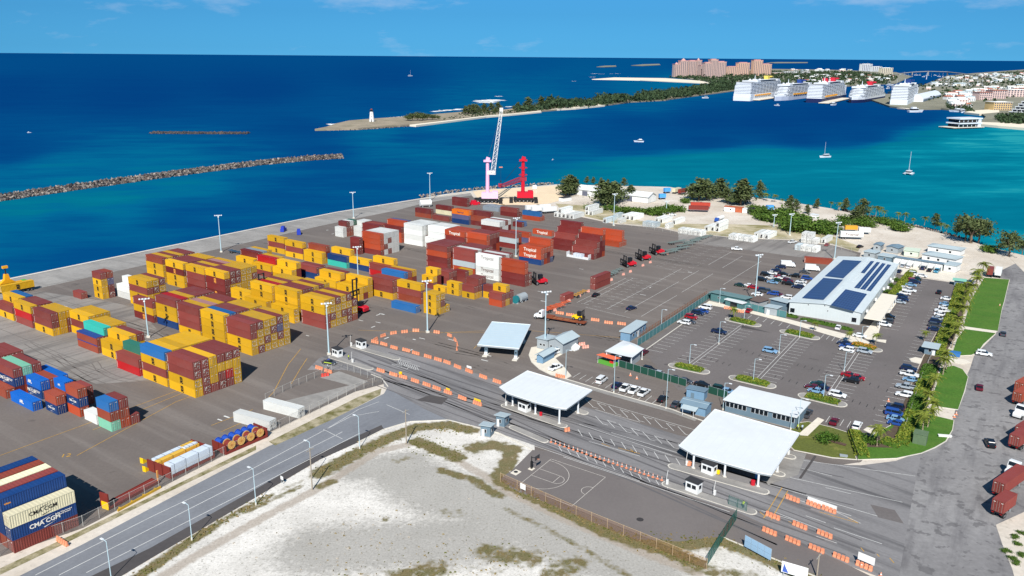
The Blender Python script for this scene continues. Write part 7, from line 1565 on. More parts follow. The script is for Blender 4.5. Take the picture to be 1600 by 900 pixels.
# ---- mobile harbour cranes
def lattice(mb, a, b, w0, w1, m, n, r=.16):
    a, b = Vector(a), Vector(b); d = (b - a).normalized(); s = d.cross(Vector((0, 1, 0))).normalized(); q = d.cross(s)
    ring = lambda t: [a.lerp(b, t) + (s * i + q * j) * ((w0 + (w1 - w0) * t) / 2) for i, j in ((-1, -1), (1, -1), (1, 1), (-1, 1))]
    R0 = [ring(k / n) for k in range(n + 1)]
    for j in range(4):
        mb.tube([x[j] for x in (R0[0], R0[-1])], r, m, 5)
        for k in range(n): mb.tube([R0[k][j], R0[k + 1][(j + 1) % 4]], r * .6, m, 4); mb.tube([R0[k][j], R0[k][(j + 1) % 4]], r * .5, m, 4)
def harbour_crane(base, mast_top, foot, tip, label, m, mb_col, house_col, depth, group=None):
    g = G(*base); sc = 1.0; t = thing('harbour_crane', label, 'crane', tuple(g), 0)
    hgt = lambda y: height_at(base[0], base[1], y); zc = P(g.x, g.y, 0)[2]; mpp = zc / FPX
    mb = MB(); mb.box((0, 0, 1.9), (13, 5, 1.6), M_BLACK); [mb.box((x, y, 1.0), (2.4, 1.2, 1.9), M_BLACK) for x in (-8, 8) for y in (-6, 6)]; [mb.box((x, y / 2, 2.0), (1.0, abs(y), .8), M_BLACK) for x in (-5.5, 5.5) for y in (-6, 6)]; part('undercarriage', mb.mesh('undercarriage'), t)
    for k in range(5):
        for s in (-1, 1): part('wheel', wheel_mesh(.85, 1.0), t, loc=(-5 + k * 2.5, s * 2.6, .85))
    mb = MB(); mb.box((1.0, 0, 4.6), (10.5, 5.2, 3.6), house_col); mb.box((4.4, 0, 6.6), (3.4, 4.6, 1.4), house_col); part('machine_house', mb.mesh('machine_house'), t)
    zt = hgt(mast_top); mb = MB(); mb.tube([(-.5, 0, 3.0), (-.5, 0, zt - 2)], 1.3, m, 10, 1.0); mb.box((-.5, 0, zt - 1.4), (5.0, 3.6, 1.0), m); mb.box((-.3, 0, zt - .2), (2.4, 2.2, 2.2), m, tilt=('Y', .3)); part('tower', mb.mesh('tower'), t)
    zf, zp = hgt(foot[1]), hgt(tip[1]); fx, tx = (foot[0] - base[0]) * mpp, (tip[0] - base[0]) * mpp
    mb = MB(); lattice(mb, (fx, 0, zf), (tx, depth, zp), 2.7, 1.5, mb_col, 13, .2); part('boom', mb.mesh('boom'), t)
    mb = MB(); mb.box((tx, depth, zp + .8), (2.2, 1.6, 2.2), mb_col); part('boom_head', mb.mesh('boom_head'), t)
    mb = MB(); mb.box(((fx - .5) / 2 + .8, 0, zf + .2), (abs(fx) + 2.4, 2.2, 2.4), mb_col); part('operator_cab', mb.mesh('operator_cab'), t)
    mb = MB(); [mb.tube([(-.3, y, zt), (tx, depth, zp)], .07, M_BLACK, 4) for y in (-.7, .7)]; part('cable', mb.mesh('cable'), t)
    return t, zt
M_PINKC = mat('pale_pink_paint', (236, 180, 208), .5, var=.06, scale=.4); M_LAT = mat('pale_lattice', (216, 216, 214), .5); M_PINKH = mat('pink_house_paint', (226, 190, 218), .5, var=.06)
t, zt = harbour_crane((763, 316), 248, (770, 270), (782.5, 174), 'tall pale pink mobile harbour crane with raised white lattice boom', M_PINKC, M_LAT, M_PINKH, 6)
mb = MB(); mb.tube([(8, 1, 22), (8, 1, 14)], .08, M_BLACK, 4); mb.box((8, 1, 22.5), (2.2, .6, .6), M_ORANGE); mb.box((8, 1, 13.4), (.8, .8, 1.2), M_BLACK); part('hook', mb.mesh('hook'), t)
M_CRRED = mat('crane_red', (196, 20, 44), .45, var=.06, scale=.4)
t, zt = harbour_crane((818, 315), 247, (813, 280), (781, 293), 'red mobile harbour crane with its boom lowered', M_CRRED, mat('crane_dark_red', (150, 40, 60), .5), M_CRRED, 4)
mb = MB(); mb.box((7, -1.5, 9.8), (2.6, 2.2, 2.2), M_WHITEWALL); [mb.tube([(7 + x, -1.5, 5.5), (7 + x, -1.5, 8.8)], .12, M_WSTEEL, 4) for x in (-1, 1)]; part('service_cabin', mb.mesh('service_cabin'), t); mb = MB(); [mb.tube(arcpx(Vector((-.5, 0, z)), 2.6, 0, 6.28, Vector((1, 0, 0)), Vector((0, 1, 0)), 12), .18, M_CRRED, 4) for z in (zt * .62, zt * .78)]; part('service_platform', mb.mesh('service_platform'), t)
def debris():
    g = G(777, 318); 
    for i, (px, m, lab, d) in enumerate((((742, 320), M_CRRED, 'red loading hopper on the crane beach', (6, 3, 3)), ((787, 326), mat('olive_machine', (120, 92, 40), .7), 'small orange loader between the cranes', (4, 2.4, 2.6)), ((655, 334), M_ORANGE, 'orange crate beside the white tank', (3, 2, 1.6)), ((672, 339), mat('deep_blue_paint', (36, 60, 170), .6), 'blue crate behind the far single box', (2.5, 2.5, 2.6)), ((443, 361.5), MATS['deep_blue_paint'], 'blue spreader frame behind the back row, nearer', (5, 2, 3)), ((467, 366), MATS['deep_blue_paint'], 'blue spreader frame behind the back row, farther', (5, 2, 3)))):
        q = G(*px); t = thing('port_equipment', lab, 'equipment', tuple(q), R(20 + 17 * i)); mb = MB(); mb.box((0, 0, d[2] * .3), (d[0], d[1], d[2] * .5), m); mb.box((-d[0] * .15, 0, d[2] * .72), (d[0] * .5, d[1] * .8, d[2] * .5), m); part('body', mb.mesh('body'), t)
        for x in (-.35, .35):
            for s in (-1, 1): part('wheel', wheel_mesh(.5, .3), t, loc=(x * d[0], s * d[1] * .45, .5))
    for i, px in enumerate(((832, 330), (841, 332), (849, 329), (858, 333))):
        box_trailer(px, R(24), ['white reefer trailer beside the blue box at the red crane', 'second white trailer by the red crane, nearer the asphalt', 'white trailer behind, closest to the red crane', 'white trailer with dark wheels at the end of the asphalt'][i], M_WHITEWALL, 9, 2.5, group='white trailers by the red crane')
debris()
# ------------------------------------------------------------------ trees, palms, hedges
def leafmat(name, c1, c2, tr=.12):
    m = bpy.data.materials.new(name); m.use_nodes = True; t = m.node_tree; b = t.nodes['Principled BSDF']; b.inputs['Roughness'].default_value = .75; b.inputs['Specular IOR Level'].default_value = .2
    g = t.nodes.new('ShaderNodeNewGeometry'); r = t.nodes.new('ShaderNodeMix'); r.data_type = 'RGBA'; r.inputs['A'].default_value = rgb(c1); r.inputs['B'].default_value = rgb(c2)
    t.links.new(g.outputs['Random Per Island'], r.inputs['Factor']); t.links.new(r.outputs['Result'], b.inputs['Base Color']); return m
L_PINE = leafmat('casuarina_leaf', (54, 68, 40), (98, 108, 66)); L_SCRUB = leafmat('scrub_leaf', (50, 78, 26), (90, 114, 44)); L_HEDGE = leafmat('hedge_leaf', (76, 96, 26), (130, 136, 50)); L_DARK = leafmat('dark_hedge_leaf', (44, 74, 24), (82, 112, 38)); L_PALM = leafmat('palm_leaf', (72, 92, 30), (134, 138, 56)); L_FLOWER = leafmat('flowering_leaf', (110, 116, 36), (190, 120, 50)); L_FAR = leafmat('far_leaf', (36, 54, 36), (66, 84, 54))
M_BARK = mat('bark', (112, 96, 80), .95, var=.2, scale=2); M_PBARK = mat('palm_bark', (150, 136, 114), .95, var=.2, scale=3)
def leafquad(mb, p, s, m, rg, flat=0.0):
    a = Vector((rg.gauss(0, 1), rg.gauss(0, 1), rg.gauss(0, 1) * (1 - flat))).normalized(); b = a.orthogonal().normalized(); b = (Matrix.Rotation(rg.uniform(0, 6.3), 3, a) @ b) * s; c = a.cross(b) * rg.uniform(.5, .9)
    mb.add([p - b - c * .4, p + b * .2 - c, p + b + c * .3, p - b * .1 + c], [(0, 1, 2, 3)], m)
def crown_mesh(kind, seed):
    rg = random.Random(seed); mb = MB()
    if kind == 'pine':        # feathery, ragged casuarina, about 10 m tall
        lay = [(rg.uniform(-1.6, 1.6), rg.uniform(-1.6, 1.6), z, rg.uniform(.9, 1.9) * (1.25 - abs(z - 4.6) / 7)) for z in np.linspace(2.0, 9.6, 17)]
        for x, y, z, r in lay:
            for _ in range(62): mb_p = Vector((x * (1.1 - z / 14) + rg.gauss(0, r * .62), y * (1.1 - z / 14) + rg.gauss(0, r * .62), z + rg.gauss(0, .5))); leafquad(mb, mb_p, rg.uniform(.22, .5), L_PINE, rg)
    elif kind == 'broad':
        for _ in range(9):
            x, y, z = rg.uniform(-2.6, 2.6), rg.uniform(-2.6, 2.6), rg.uniform(2.6, 6.2)
            for _ in range(120): leafquad(mb, Vector((x + rg.gauss(0, .95), y + rg.gauss(0, .95), z + rg.gauss(0, .6))), rg.uniform(.2, .42), L_PINE, rg)
    elif kind in ('bush', 'darkbush'):
        m = L_SCRUB if kind == 'bush' else L_DARK
        for _ in range(10):
            x, y, z = rg.uniform(-2.4, 2.4), rg.uniform(-2.4, 2.4), rg.uniform(.5, 2.1)
            for _ in range(95): leafquad(mb, Vector((x + rg.gauss(0, .8), y + rg.gauss(0, .8), max(.05, z + rg.gauss(0, .5)))), rg.uniform(.18, .4), m, rg)
    return mb.mesh('crown')
def trunk_mesh(kind, seed):
    rg = random.Random(seed); mb = MB()
    if kind == 'pine':
        mb.tube([(0, 0, 0), (.1, .05, 4), (.2, .1, 9)], .24, M_BARK, 7, .05)
        for k in range(9): z = 1.6 + k * .75; t = rg.uniform(0, 6.28); mb.tube([(.05, 0, z), (math.cos(t) * 1.6, math.sin(t) * 1.6, z + .7)], .07, M_BARK, 4, .02)
    elif kind == 'broad':
        mb.tube([(0, 0, 0), (.1, .1, 2.4)], .3, M_BARK, 7, .2)
        for k in range(6): t = k * 1.05; mb.tube([(.1, .1, 2.2), (math.cos(t) * 1.2, math.sin(t) * 1.2, 3.8), (math.cos(t) * 2.0, math.sin(t) * 2.0, 5)], .13, M_BARK, 5, .04)
    else:
        for k in range(5): t = k * 1.26; mb.tube([(0, 0, 0), (math.cos(t) * 1.0, math.sin(t) * 1.0, 1.3)], .08, M_BARK, 4, .03)
    return mb.mesh('trunk')
TREES = {}
def tree(kind, v, px, label, size, group, rz=None, cat='tree', name=None, z=0.0, wide=1.0):
    g = G(*px) if not isinstance(px, Vector) else px; key = (kind, v)
    rz = random.uniform(0, 6.28) if rz is None else rz; sc = (size * wide, size * wide, size)
    if key in TREES: return dup(TREES[key], (g.x, g.y, g.z + z), rz, label, group, sc)
    t = thing(name or {'pine': 'casuarina_tree', 'broad': 'shore_tree', 'bush': 'scrub_bush', 'darkbush': 'round_bush'}[kind], label, cat, (g.x, g.y, g.z + z), rz, group, sc)
    part('trunk', trunk_mesh(kind, v), t); part('crown', crown_mesh(kind, v + 50), t); TREES[key] = t; return t
def by_top(px, ty, full): return max(.25, height_at(px[0], px[1], ty) / full)
PN = [((890,305),274,'beside the dark roofed hut'),((884,306),280,'left of the white shed'),((898,303),281,'against the left end of the white shed'),((942,320),283,'before the white shed, left of its middle'),((955,319),285,'before the white shed, at its middle'),((949,323),291,'nearest the reefers before the white shed'),((965,316),289,'before the white shed, right of its middle'),((984,313),290,'before the right part of the white shed'),((917,287),276,'behind the left roof of the white shed'),((927,287.5),277,'behind the shed roof, second'),((939,288),278,'behind the shed roof, third'),((950,290),280,'behind the shed roof, fourth'),((975,291),278,'tallest behind the shed roof'),
      ((1092,314),280,'tallest over the red open trailers'),((1104,312),282,'right of the tallest over the red trailers'),((1081,311),287,'left edge of the clump over the red trailers'),((1125,309),280,'right edge of the clump by the white cabin'),((1115,311),290,'low middle of the clump by the red trailers'),((1136,317),294,'behind the white and orange cabin'),((1157,321),281,'tall and pointed behind the rusty cabin'),((1165,318),294,'beside the tall pointed one'),((1150,319),298,'low, left of the tall pointed one'),((1187,310),284,'alone at the water near the blue boat trailer'),((1234,331),306,'reddish pair on the sand, left'),((1243.6,329),312,'reddish pair on the sand, right'),((1261.5,334),320,'before the white sand by the scrub'),((1276,326),311,'at the beach edge past the scrub'),((1320,329),310,'at the beach, behind the lettered trailer'),((1348,339),311,'tall at the beach before the palms'),((1338,348),323,'reddish beside the dense scrub'),((1461,356),334,'slender at the beach between palms'),((1495,367),344,'left of the big round tree at the beach')]
for i, (px, ty, s) in enumerate(PN): tree('pine', i % 4, px, 'dark feathery casuarina tree ' + s, by_top(px, ty, 10.0), 'casuarina trees along the shore', wide=1.8 if i < 8 or 13 <= i < 22 else 1.3)
for i, (px, ty, s, wd) in enumerate((((1517,380),338,'big round dark tree at the beach beyond the grey buildings',1.15),((1529,379),343,'dark tree leaning against the big round beach tree',1.0),((1508,377),348,'lower dark tree before the big round beach tree',1.0),((1576,401),362,'dark spreading tree at the right end of the beach',.9),((1597,398),374,'dark tree cut by the right picture edge',.8),((1562,392),380,'low dark shrub tree between the two beach trees',.7))): tree('broad', i % 2, px, s, by_top(px, ty, 7.0), 'broad trees at the beach', wide=wd)
SB = [(955,328),(968,331),(982,333),(996,334),(1010,335),(1022,335),(1032,333),(1046,329),(1056,331),(925,327),(1068,317),(1180,335),(1184,330),(1188,341),(1216,340),(1222,347),(1230,353),(1236,345),(1246,352),(1252,360),(1262,358),(1270,364),(1276,359),(1285,364),(1226,341),(1240,360),(1343,350),(1352,347),(1357,355),(1330,346),(1405,361),(1411,360),(1398,352),(1379,349),(1320,352),(1292,352),(1545,393),(1200,338),(1205,345)]
rg = random.Random(21)
for i, px in enumerate(SB):
    where = 'before the white shed' if px[0] < 1070 else 'of the bright scrub behind the white boxes' if px[0] < 1300 else 'on the white sand near the palms'
    first = sum(1 for q in SB[:i] if (q[0] < 1070) == (px[0] < 1070) and (q[0] < 1300) == (px[0] < 1300)); w = ORD[first] if first < 30 else 'last'
    tree('bush', i % 3, px, 'bright green leafy bush, %s along the clump %s' % (w, where), rg.uniform(1.0, 1.45) * (1.5 if 1205 < px[0] < 1290 else 1.0), 'green scrub bushes on the shore', cat='bush', wide=1.35)
tree('darkbush', 0, (1291, 690), 'round dark green bush on the dry lawn', .75, None, cat='bush', z=.14)
tree('darkbush', 0, (1357, 692), 'dark untrimmed bush behind the diagonal hedge', .55, None, cat='bush', z=.14, wide=1.3)
# palms: trunk and separate fronds
FR = {}
def frond_mesh(k):
    if k in FR: return FR[k]
    rg = random.Random(k); mb = MB(); L = 2.9; n = 9; P0 = [Vector((L * i / n, 0, .55 * math.sin(math.pi * i / n * .9) - 1.15 * (i / n) ** 2.2)) for i in range(n + 1)]
    mb.tube(P0, .035, L_PALM, 4, .01)
    for i in range(1, n + 1):
        for s in (-1, 1):
            p = P0[i]; w = .85 * math.sin(math.pi * (.12 + .8 * i / n)) * rg.uniform(.8, 1.1); e = p + Vector((.42, s * w, -.35 * w)); d = Vector((.16, 0, 0))
            mb.add([p - d, p + d, e], [(0, 1, 2)], L_PALM); q = p - Vector((L / n / 2, 0, -.02)); e2 = q + Vector((.4, s * w * .95, -.45 * w)); mb.add([q - d, q + d, e2], [(0, 1, 2)], L_PALM)
    FR[k] = mb.mesh('frond'); return FR[k]
PALM = {}
def palm(px, ty, label, group, v=0, z=0.0, size=None):
    g = G(*px); h = max(2.6, height_at(px[0], px[1], ty)); key = v; sc = size or max(.55, min(1.35, h / 6.6))
    if key not in PALM:
        rg = random.Random(v); t = thing('palm_tree', label, 'palm tree', (g.x, g.y, z), rg.uniform(0, 6), group, sc); lean = rg.uniform(-.5, .5)
        mb = MB(); mb.tube([(0, 0, 0), (lean * .3, .1, 2), (lean, .15, 5.2)], .19, M_PBARK, 8, .11); part('trunk', mb.mesh('trunk'), t)
        for i in range(15):
            up = -.5 + (i % 3) * .42 + rg.uniform(-.1, .1); f = part('frond', frond_mesh(i % 3), t, loc=(lean, .15, 5.2)); f.rotation_euler = (0, -up, i * 2.399 + rg.uniform(-.2, .2)); f.scale = (rg.uniform(.8, 1.05),) * 3
        PALM[key] = t; return t
    return dup(PALM[key], (g.x, g.y, z), random.uniform(0, 6.28), label, group, sc)
BED = [(1533,434),(1526,446),(1521,457),(1516,468),(1512,479),(1507,491),(1503,503),(1494,521),(1491,533),(1487,544),(1473,586),(1478,578),(1458,617),(1447,640),(1451,655),(1441,678),(1449,668)]
for i, px in enumerate(BED): palm(px, px[1] - 27 - i * .45, 'green palm in the bed by the hedge, %s from the beach end' % ORD[i], 'palms along the hedge bed', i % 3, .15)
palm((1370, 698), 664, 'tall palm on the lawn before the pink paved corner', None, 1, .14); palm((1444, 533), 516, 'palm casting a long shadow beside the gate hut', None, 2)
for px, ty, s in (((1271.6, 518), 507, 'palm on the hedge island before the warehouse'), ((1326, 535), 518, 'palm at the left end of the flowering island'), ((1368, 539), 521, 'palm at the right end of the flowering island'), ((1147, 499.5), 480, 'palm on the far hedge island by the teal fence')): palm(px, ty, s, 'palms in the car park', 0, .15)
SP = [((1198,314),301),((1210,316),303),((1222,318.5),311),((1298,325),314),((1311,330),315),((1358,336),321),((1368,338),320),((1374,338),322),((1381,340),327),((1404,344),331),((1413,346),331),((1427,350),341),((1444,352),337),((1470,360),347),((1479,364),350)]
for i, (px, ty) in enumerate(SP): palm(px, ty, 'small palm on the beach, %s along the shore from the red trailers' % ORD[i], 'palms along the beach', i % 3)
# hedges: a clipped body under a coat of leaves
def hedge(a, b, w, h, label, leaf, group=None, z=.13, round_=True, dens=9):
    A, B = G(*a), G(*b); d = B - A; L = d.length; ang = math.atan2(d.y, d.x); c = (A + B) / 2
    t = thing('hedge', label, 'hedge', (c.x, c.y, z), ang, group); rg = random.Random(label); mb = MB()
    for _ in range(int(L * w * dens * 1.6 + L * h * dens)):
        x = rg.uniform(-.5, .5) * L; y = rg.uniform(-.5, .5) * w; e = 1 - (abs(x) / (L / 2)) ** 6 * .5 - (abs(y) / (w / 2)) ** 4 * .45; zz = h * e * (rg.uniform(.8, 1.08) if rg.random() < .7 else rg.uniform(.1, 1))
        leafquad(mb, Vector((x, y, zz)), rg.uniform(.14, .34), leaf, rg)
    part('foliage', mb.mesh('foliage'), t)
    mb = MB(); mb.prism([(L / 2 * .95 * math.copysign(abs(math.cos(q)) ** .4, math.cos(q)), w / 2 * .9 * math.copysign(abs(math.sin(q)) ** .6, math.sin(q))) for q in np.linspace(0, 6.0, 20)], 0, h * .72, L_DARK); part('body', mb.mesh('body'), t)
for a, b, lf, s in (((1055,571.5),(1098,581),L_HEDGE,'hedge island nearest the green fence'),((1150,591),(1201,603),L_HEDGE,'hedge island behind the blue sheds'),((1142,499.5),(1180,508),L_HEDGE,'hedge island with the far palm'),((1228,518.5),(1271,528),L_HEDGE,'hedge island before the warehouse'),((1331,538),(1368,547),L_FLOWER,'flowering hedge island by the porch'),((1259,619),(1311,631.5),L_HEDGE,'long hedge island beyond the office')):
    lane_island(a, b, 4.4); hedge(a, b, 3.6, .95, 'trimmed yellow green hedge on the ' + s, lf, 'hedges on the car park islands', .15)
hedge((1221,492),(1246,498), 1.8, 1.0, 'short dark hedge at the left of the warehouse front', L_DARK); hedge((1251,499.5),(1334,518), 1.8, 1.0, 'long dark hedge along the warehouse front', L_DARK)
hedge((1388,470),(1426,424), 3.4, 1.3, 'yellow green hedge beside the warehouse parking row', L_HEDGE); 
for i, (px, s) in enumerate((((1386,458),'nearest the porch'),((1394,449),'middle of the row'),((1402,440),'farthest from the porch'))): tree('darkbush', 0, px, 'low shrub beside the warehouse wall, ' + s, .55, 'shrubs along the warehouse', cat='bush')
HB = [(1502,444),(1495,468),(1487,492),(1478,516),(1469,541),(1463,556)]; HB2 = [(1454,574),(1446,597),(1437,622),(1428,646),(1420,662)]
for i in range(5): hedge(HB[i], HB[i + 1], 3.8, 1.4, 'yellow green hedge along the car park fence, %s stretch from the beach' % ORD[i], L_HEDGE, 'hedge stretches along the fence', dens=7)
for i in range(4): hedge(HB2[i], HB2[i + 1], 4.2, 1.5, 'green hedge below the gate hut, %s stretch towards the corner' % ORD[i], L_HEDGE if i % 2 else L_DARK, 'hedge stretches along the fence', dens=7)
hedge((1334,675),(1347,715), 3.4, 1.2, 'thick diagonal hedge across the corner lawn', L_HEDGE); hedge((1420,664),(1408,697), 3.4, 1.3, 'thick hedge around the pink paving, outer side', L_HEDGE); hedge((1378,691),(1406,700), 3.2, 1.5, 'thick hedge around the pink paving, near side', L_HEDGE)
def box_thing(name, px, d, ang, label, m, z=.14): g = G(*px); t = thing(name, label, name.replace('_', ' '), (g.x, g.y, z), ang); mb = MB(); mb.box((0, 0, d[2] / 2), d, m); mb.box((0, 0, d[2] + .05), (d[0] + .2, d[1] + .2, .1), m); part('cabinet', mb.mesh('cabinet'), t)
box_thing('utility_cabinet', (1437, 692), (3.0, 3.0, 2.6), BIS, 'green utility cabinet in the bed at the grass corner', mat('cabinet_green', (92, 112, 84), .8, var=.15, scale=1)); box_thing('utility_cabinet', (1491, 556.5), (3.2, 1.4, 1.3), AIS, 'blue skip beside the gate hut hedge', mat('skip_blue', (50, 110, 170), .6)); box_thing('concrete_marker', (1476, 683), (3.0, .6, .35), R(-10), 'white marker slab on the kerb of the corner lawn', M_WPLAST); box_thing('concrete_marker', (1310, 694), (3.4, .8, .2), R(-40), 'dark slatted slab on the dry lawn', mat('slab_brown', (90, 70, 60), .8)); box_thing('concrete_marker', (1318, 714), (1.6, .8, .25), R(-20), 'grey drain slab at the foot of the dry lawn', M_GREYWALL)
for i, px in enumerate(((1572,862),(1580,872),(1588,880),(1596,868),(1590,850),(1598,835),(1586,840))): tree('bush', i % 3, px, 'green weeds clump at the lower right edge, %s one' % ORD[i], .2, 'weed clumps at the right edge', cat='bush', wide=1.4)
# woods on the islands: from here single masses; the few trees that stand apart are things
def wood(name, poly, n, h0, h1, s0, s1, label, seed, leaf=None):
    rg = random.Random(seed); W = [G(p[0], p[1], 0) for p in poly]; xs = [p.x for p in W]; ys = [p.y for p in W]; mb = MB(); k = 0
    c = np.column_stack([np.random.RandomState(seed).uniform(min(xs), max(xs), n * 9), np.random.RandomState(seed + 1).uniform(min(ys), max(ys), n * 9)]); ok = c[plane_dist(c, W) > 0][:n]
    for x, y in ok:
        hh = rg.uniform(h0, h1) * (.75 + .35 * math.sin(x * .031 + y * .011) + .2 * math.sin(x * .11)); r = hh * .42
        for _ in range(9): leafquad(mb, Vector((x + rg.gauss(0, r * .6), y + rg.gauss(0, r * .6), hh * rg.uniform(.15, 1.0))), rg.uniform(s0, s1), leaf or L_FAR, rg)
    mb.build(name, kind='stuff', label=label)
wood('forest', [(800,177),(840,173),(880,171),(930,166),(985,159.5),(1040,156),(1100,147.5),(1155,139.5),(1130,131),(1080,141),(1010,150),(930,158),(860,165),(815,170)], 2600, 9, 17, 1.5, 3.4, 'dark wood covering the long island beyond the channel', 1)
wood('forest', [(1045,122),(1100,127.5),(1120,134),(1160,140),(1230,141),(1390,131),(1405,121),(1330,113),(1210,112),(1110,116)], 2600, 8, 15, 2, 5, 'dark wood around the pink resort towers', 2)
wood('forest', [(1340,152),(1410,140),(1480,121),(1600,111),(1800,108),(1800,150),(1620,150),(1560,158),(1500,165)], 3200, 5, 11, 1.5, 4, 'trees among the houses of the far town', 3)
wood('forest', [(1480,171),(1500,172),(1525,176),(1515,170),(1480,166)], 160, 5, 8, 1, 2, 'palms and shrubs along the cruise quay', 4); wood('forest', [(1555,186),(1570,184),(1600,185),(1600,196),(1565,194)], 220, 6, 10, 1, 2.4, 'dark trees behind the far right beach', 5)
wood('shrubs', [(690,188),(790,178),(850,173),(850,168),(790,173.5),(720,178)], 200, 1.5, 3.5, .6, 1.3, 'low shrubs on the sandy spit', 6)
for i, (x, y, ty) in enumerate(((637,189.5,180),(645,189,177),(653,189,176),(661,188.5,177),(668,188,178),(676,187.5,179),(684,187,181),(727,178.5,166),(733,178,164),(739,178,163),(745,177.5,163),(757,176.5,162),(768,175.5,161),(779,174.5,160),(750,177.5,168),(762,177,169),(774,176.5,168),(810,172.5,160),(826,171,152),(846,169,151),(803,173,165))):
    tree('broad' if i < 7 else 'pine', i % 2, (x, y), 'dark tree on the lighthouse spit, %s from the lighthouse' % ORD[i], by_top((x, y), ty, 7.0 if i < 7 else 10), 'trees on the lighthouse spit', wide=1.5)
# ------------------------------------------------------------------ lighthouse, ships, resort, town, boats
M_SHIPW = mat('ship_white', (214, 220, 226), .5, var=.04, scale=.02); M_SHIPD = mat('ship_balcony', (92, 112, 132), .5); M_NAVY = mat('ship_navy', (20, 34, 78), .5); M_SHIPY = mat('lifeboat_orange', (226, 160, 50), .5)
def GS(px, py): return G(px, py, SEA_Z)
def lighthouse():
    g = G(581, 190.5); h = height_at(581, 190.5, 169.5); t = thing('lighthouse', 'white tapering lighthouse with dark lantern on the tip of the spit', 'lighthouse', (g.x, g.y, 0), 0)
    mb = MB(); mb.tube([(0, 0, 0), (0, 0, h * .8)], h * .2, M_WHITEWALL, 14, h * .115); part('tower', mb.mesh('tower'), t); mb = MB(); mb.tube([(0, 0, h * .8), (0, 0, h * .83)], h * .16, M_BLACKROOF, 14); mb.tube([(0, 0, h * .83), (0, 0, h * .92)], h * .09, M_GLASS, 10); part('lantern', mb.mesh('lantern'), t); mb = MB(); mb.tube([(0, 0, h * .92), (0, 0, h)], h * .11, mat('lantern_red', (130, 70, 60), .6), 10, .1); part('lantern_roof', mb.mesh('lantern_roof'), t)
    for z in (.2, .4, .6): mb = MB(); mb.box((0, -h * (.2 - z * .105), h * z), (.9, .3, 1.5), M_BLACKROOF); part('window', mb.mesh('window'), t)
    mb = MB(); mb.box((0, -h * .195, 1.3), (1.3, .5, 2.6), M_BLACKROOF); part('door', mb.mesh('door'), t)
lighthouse()
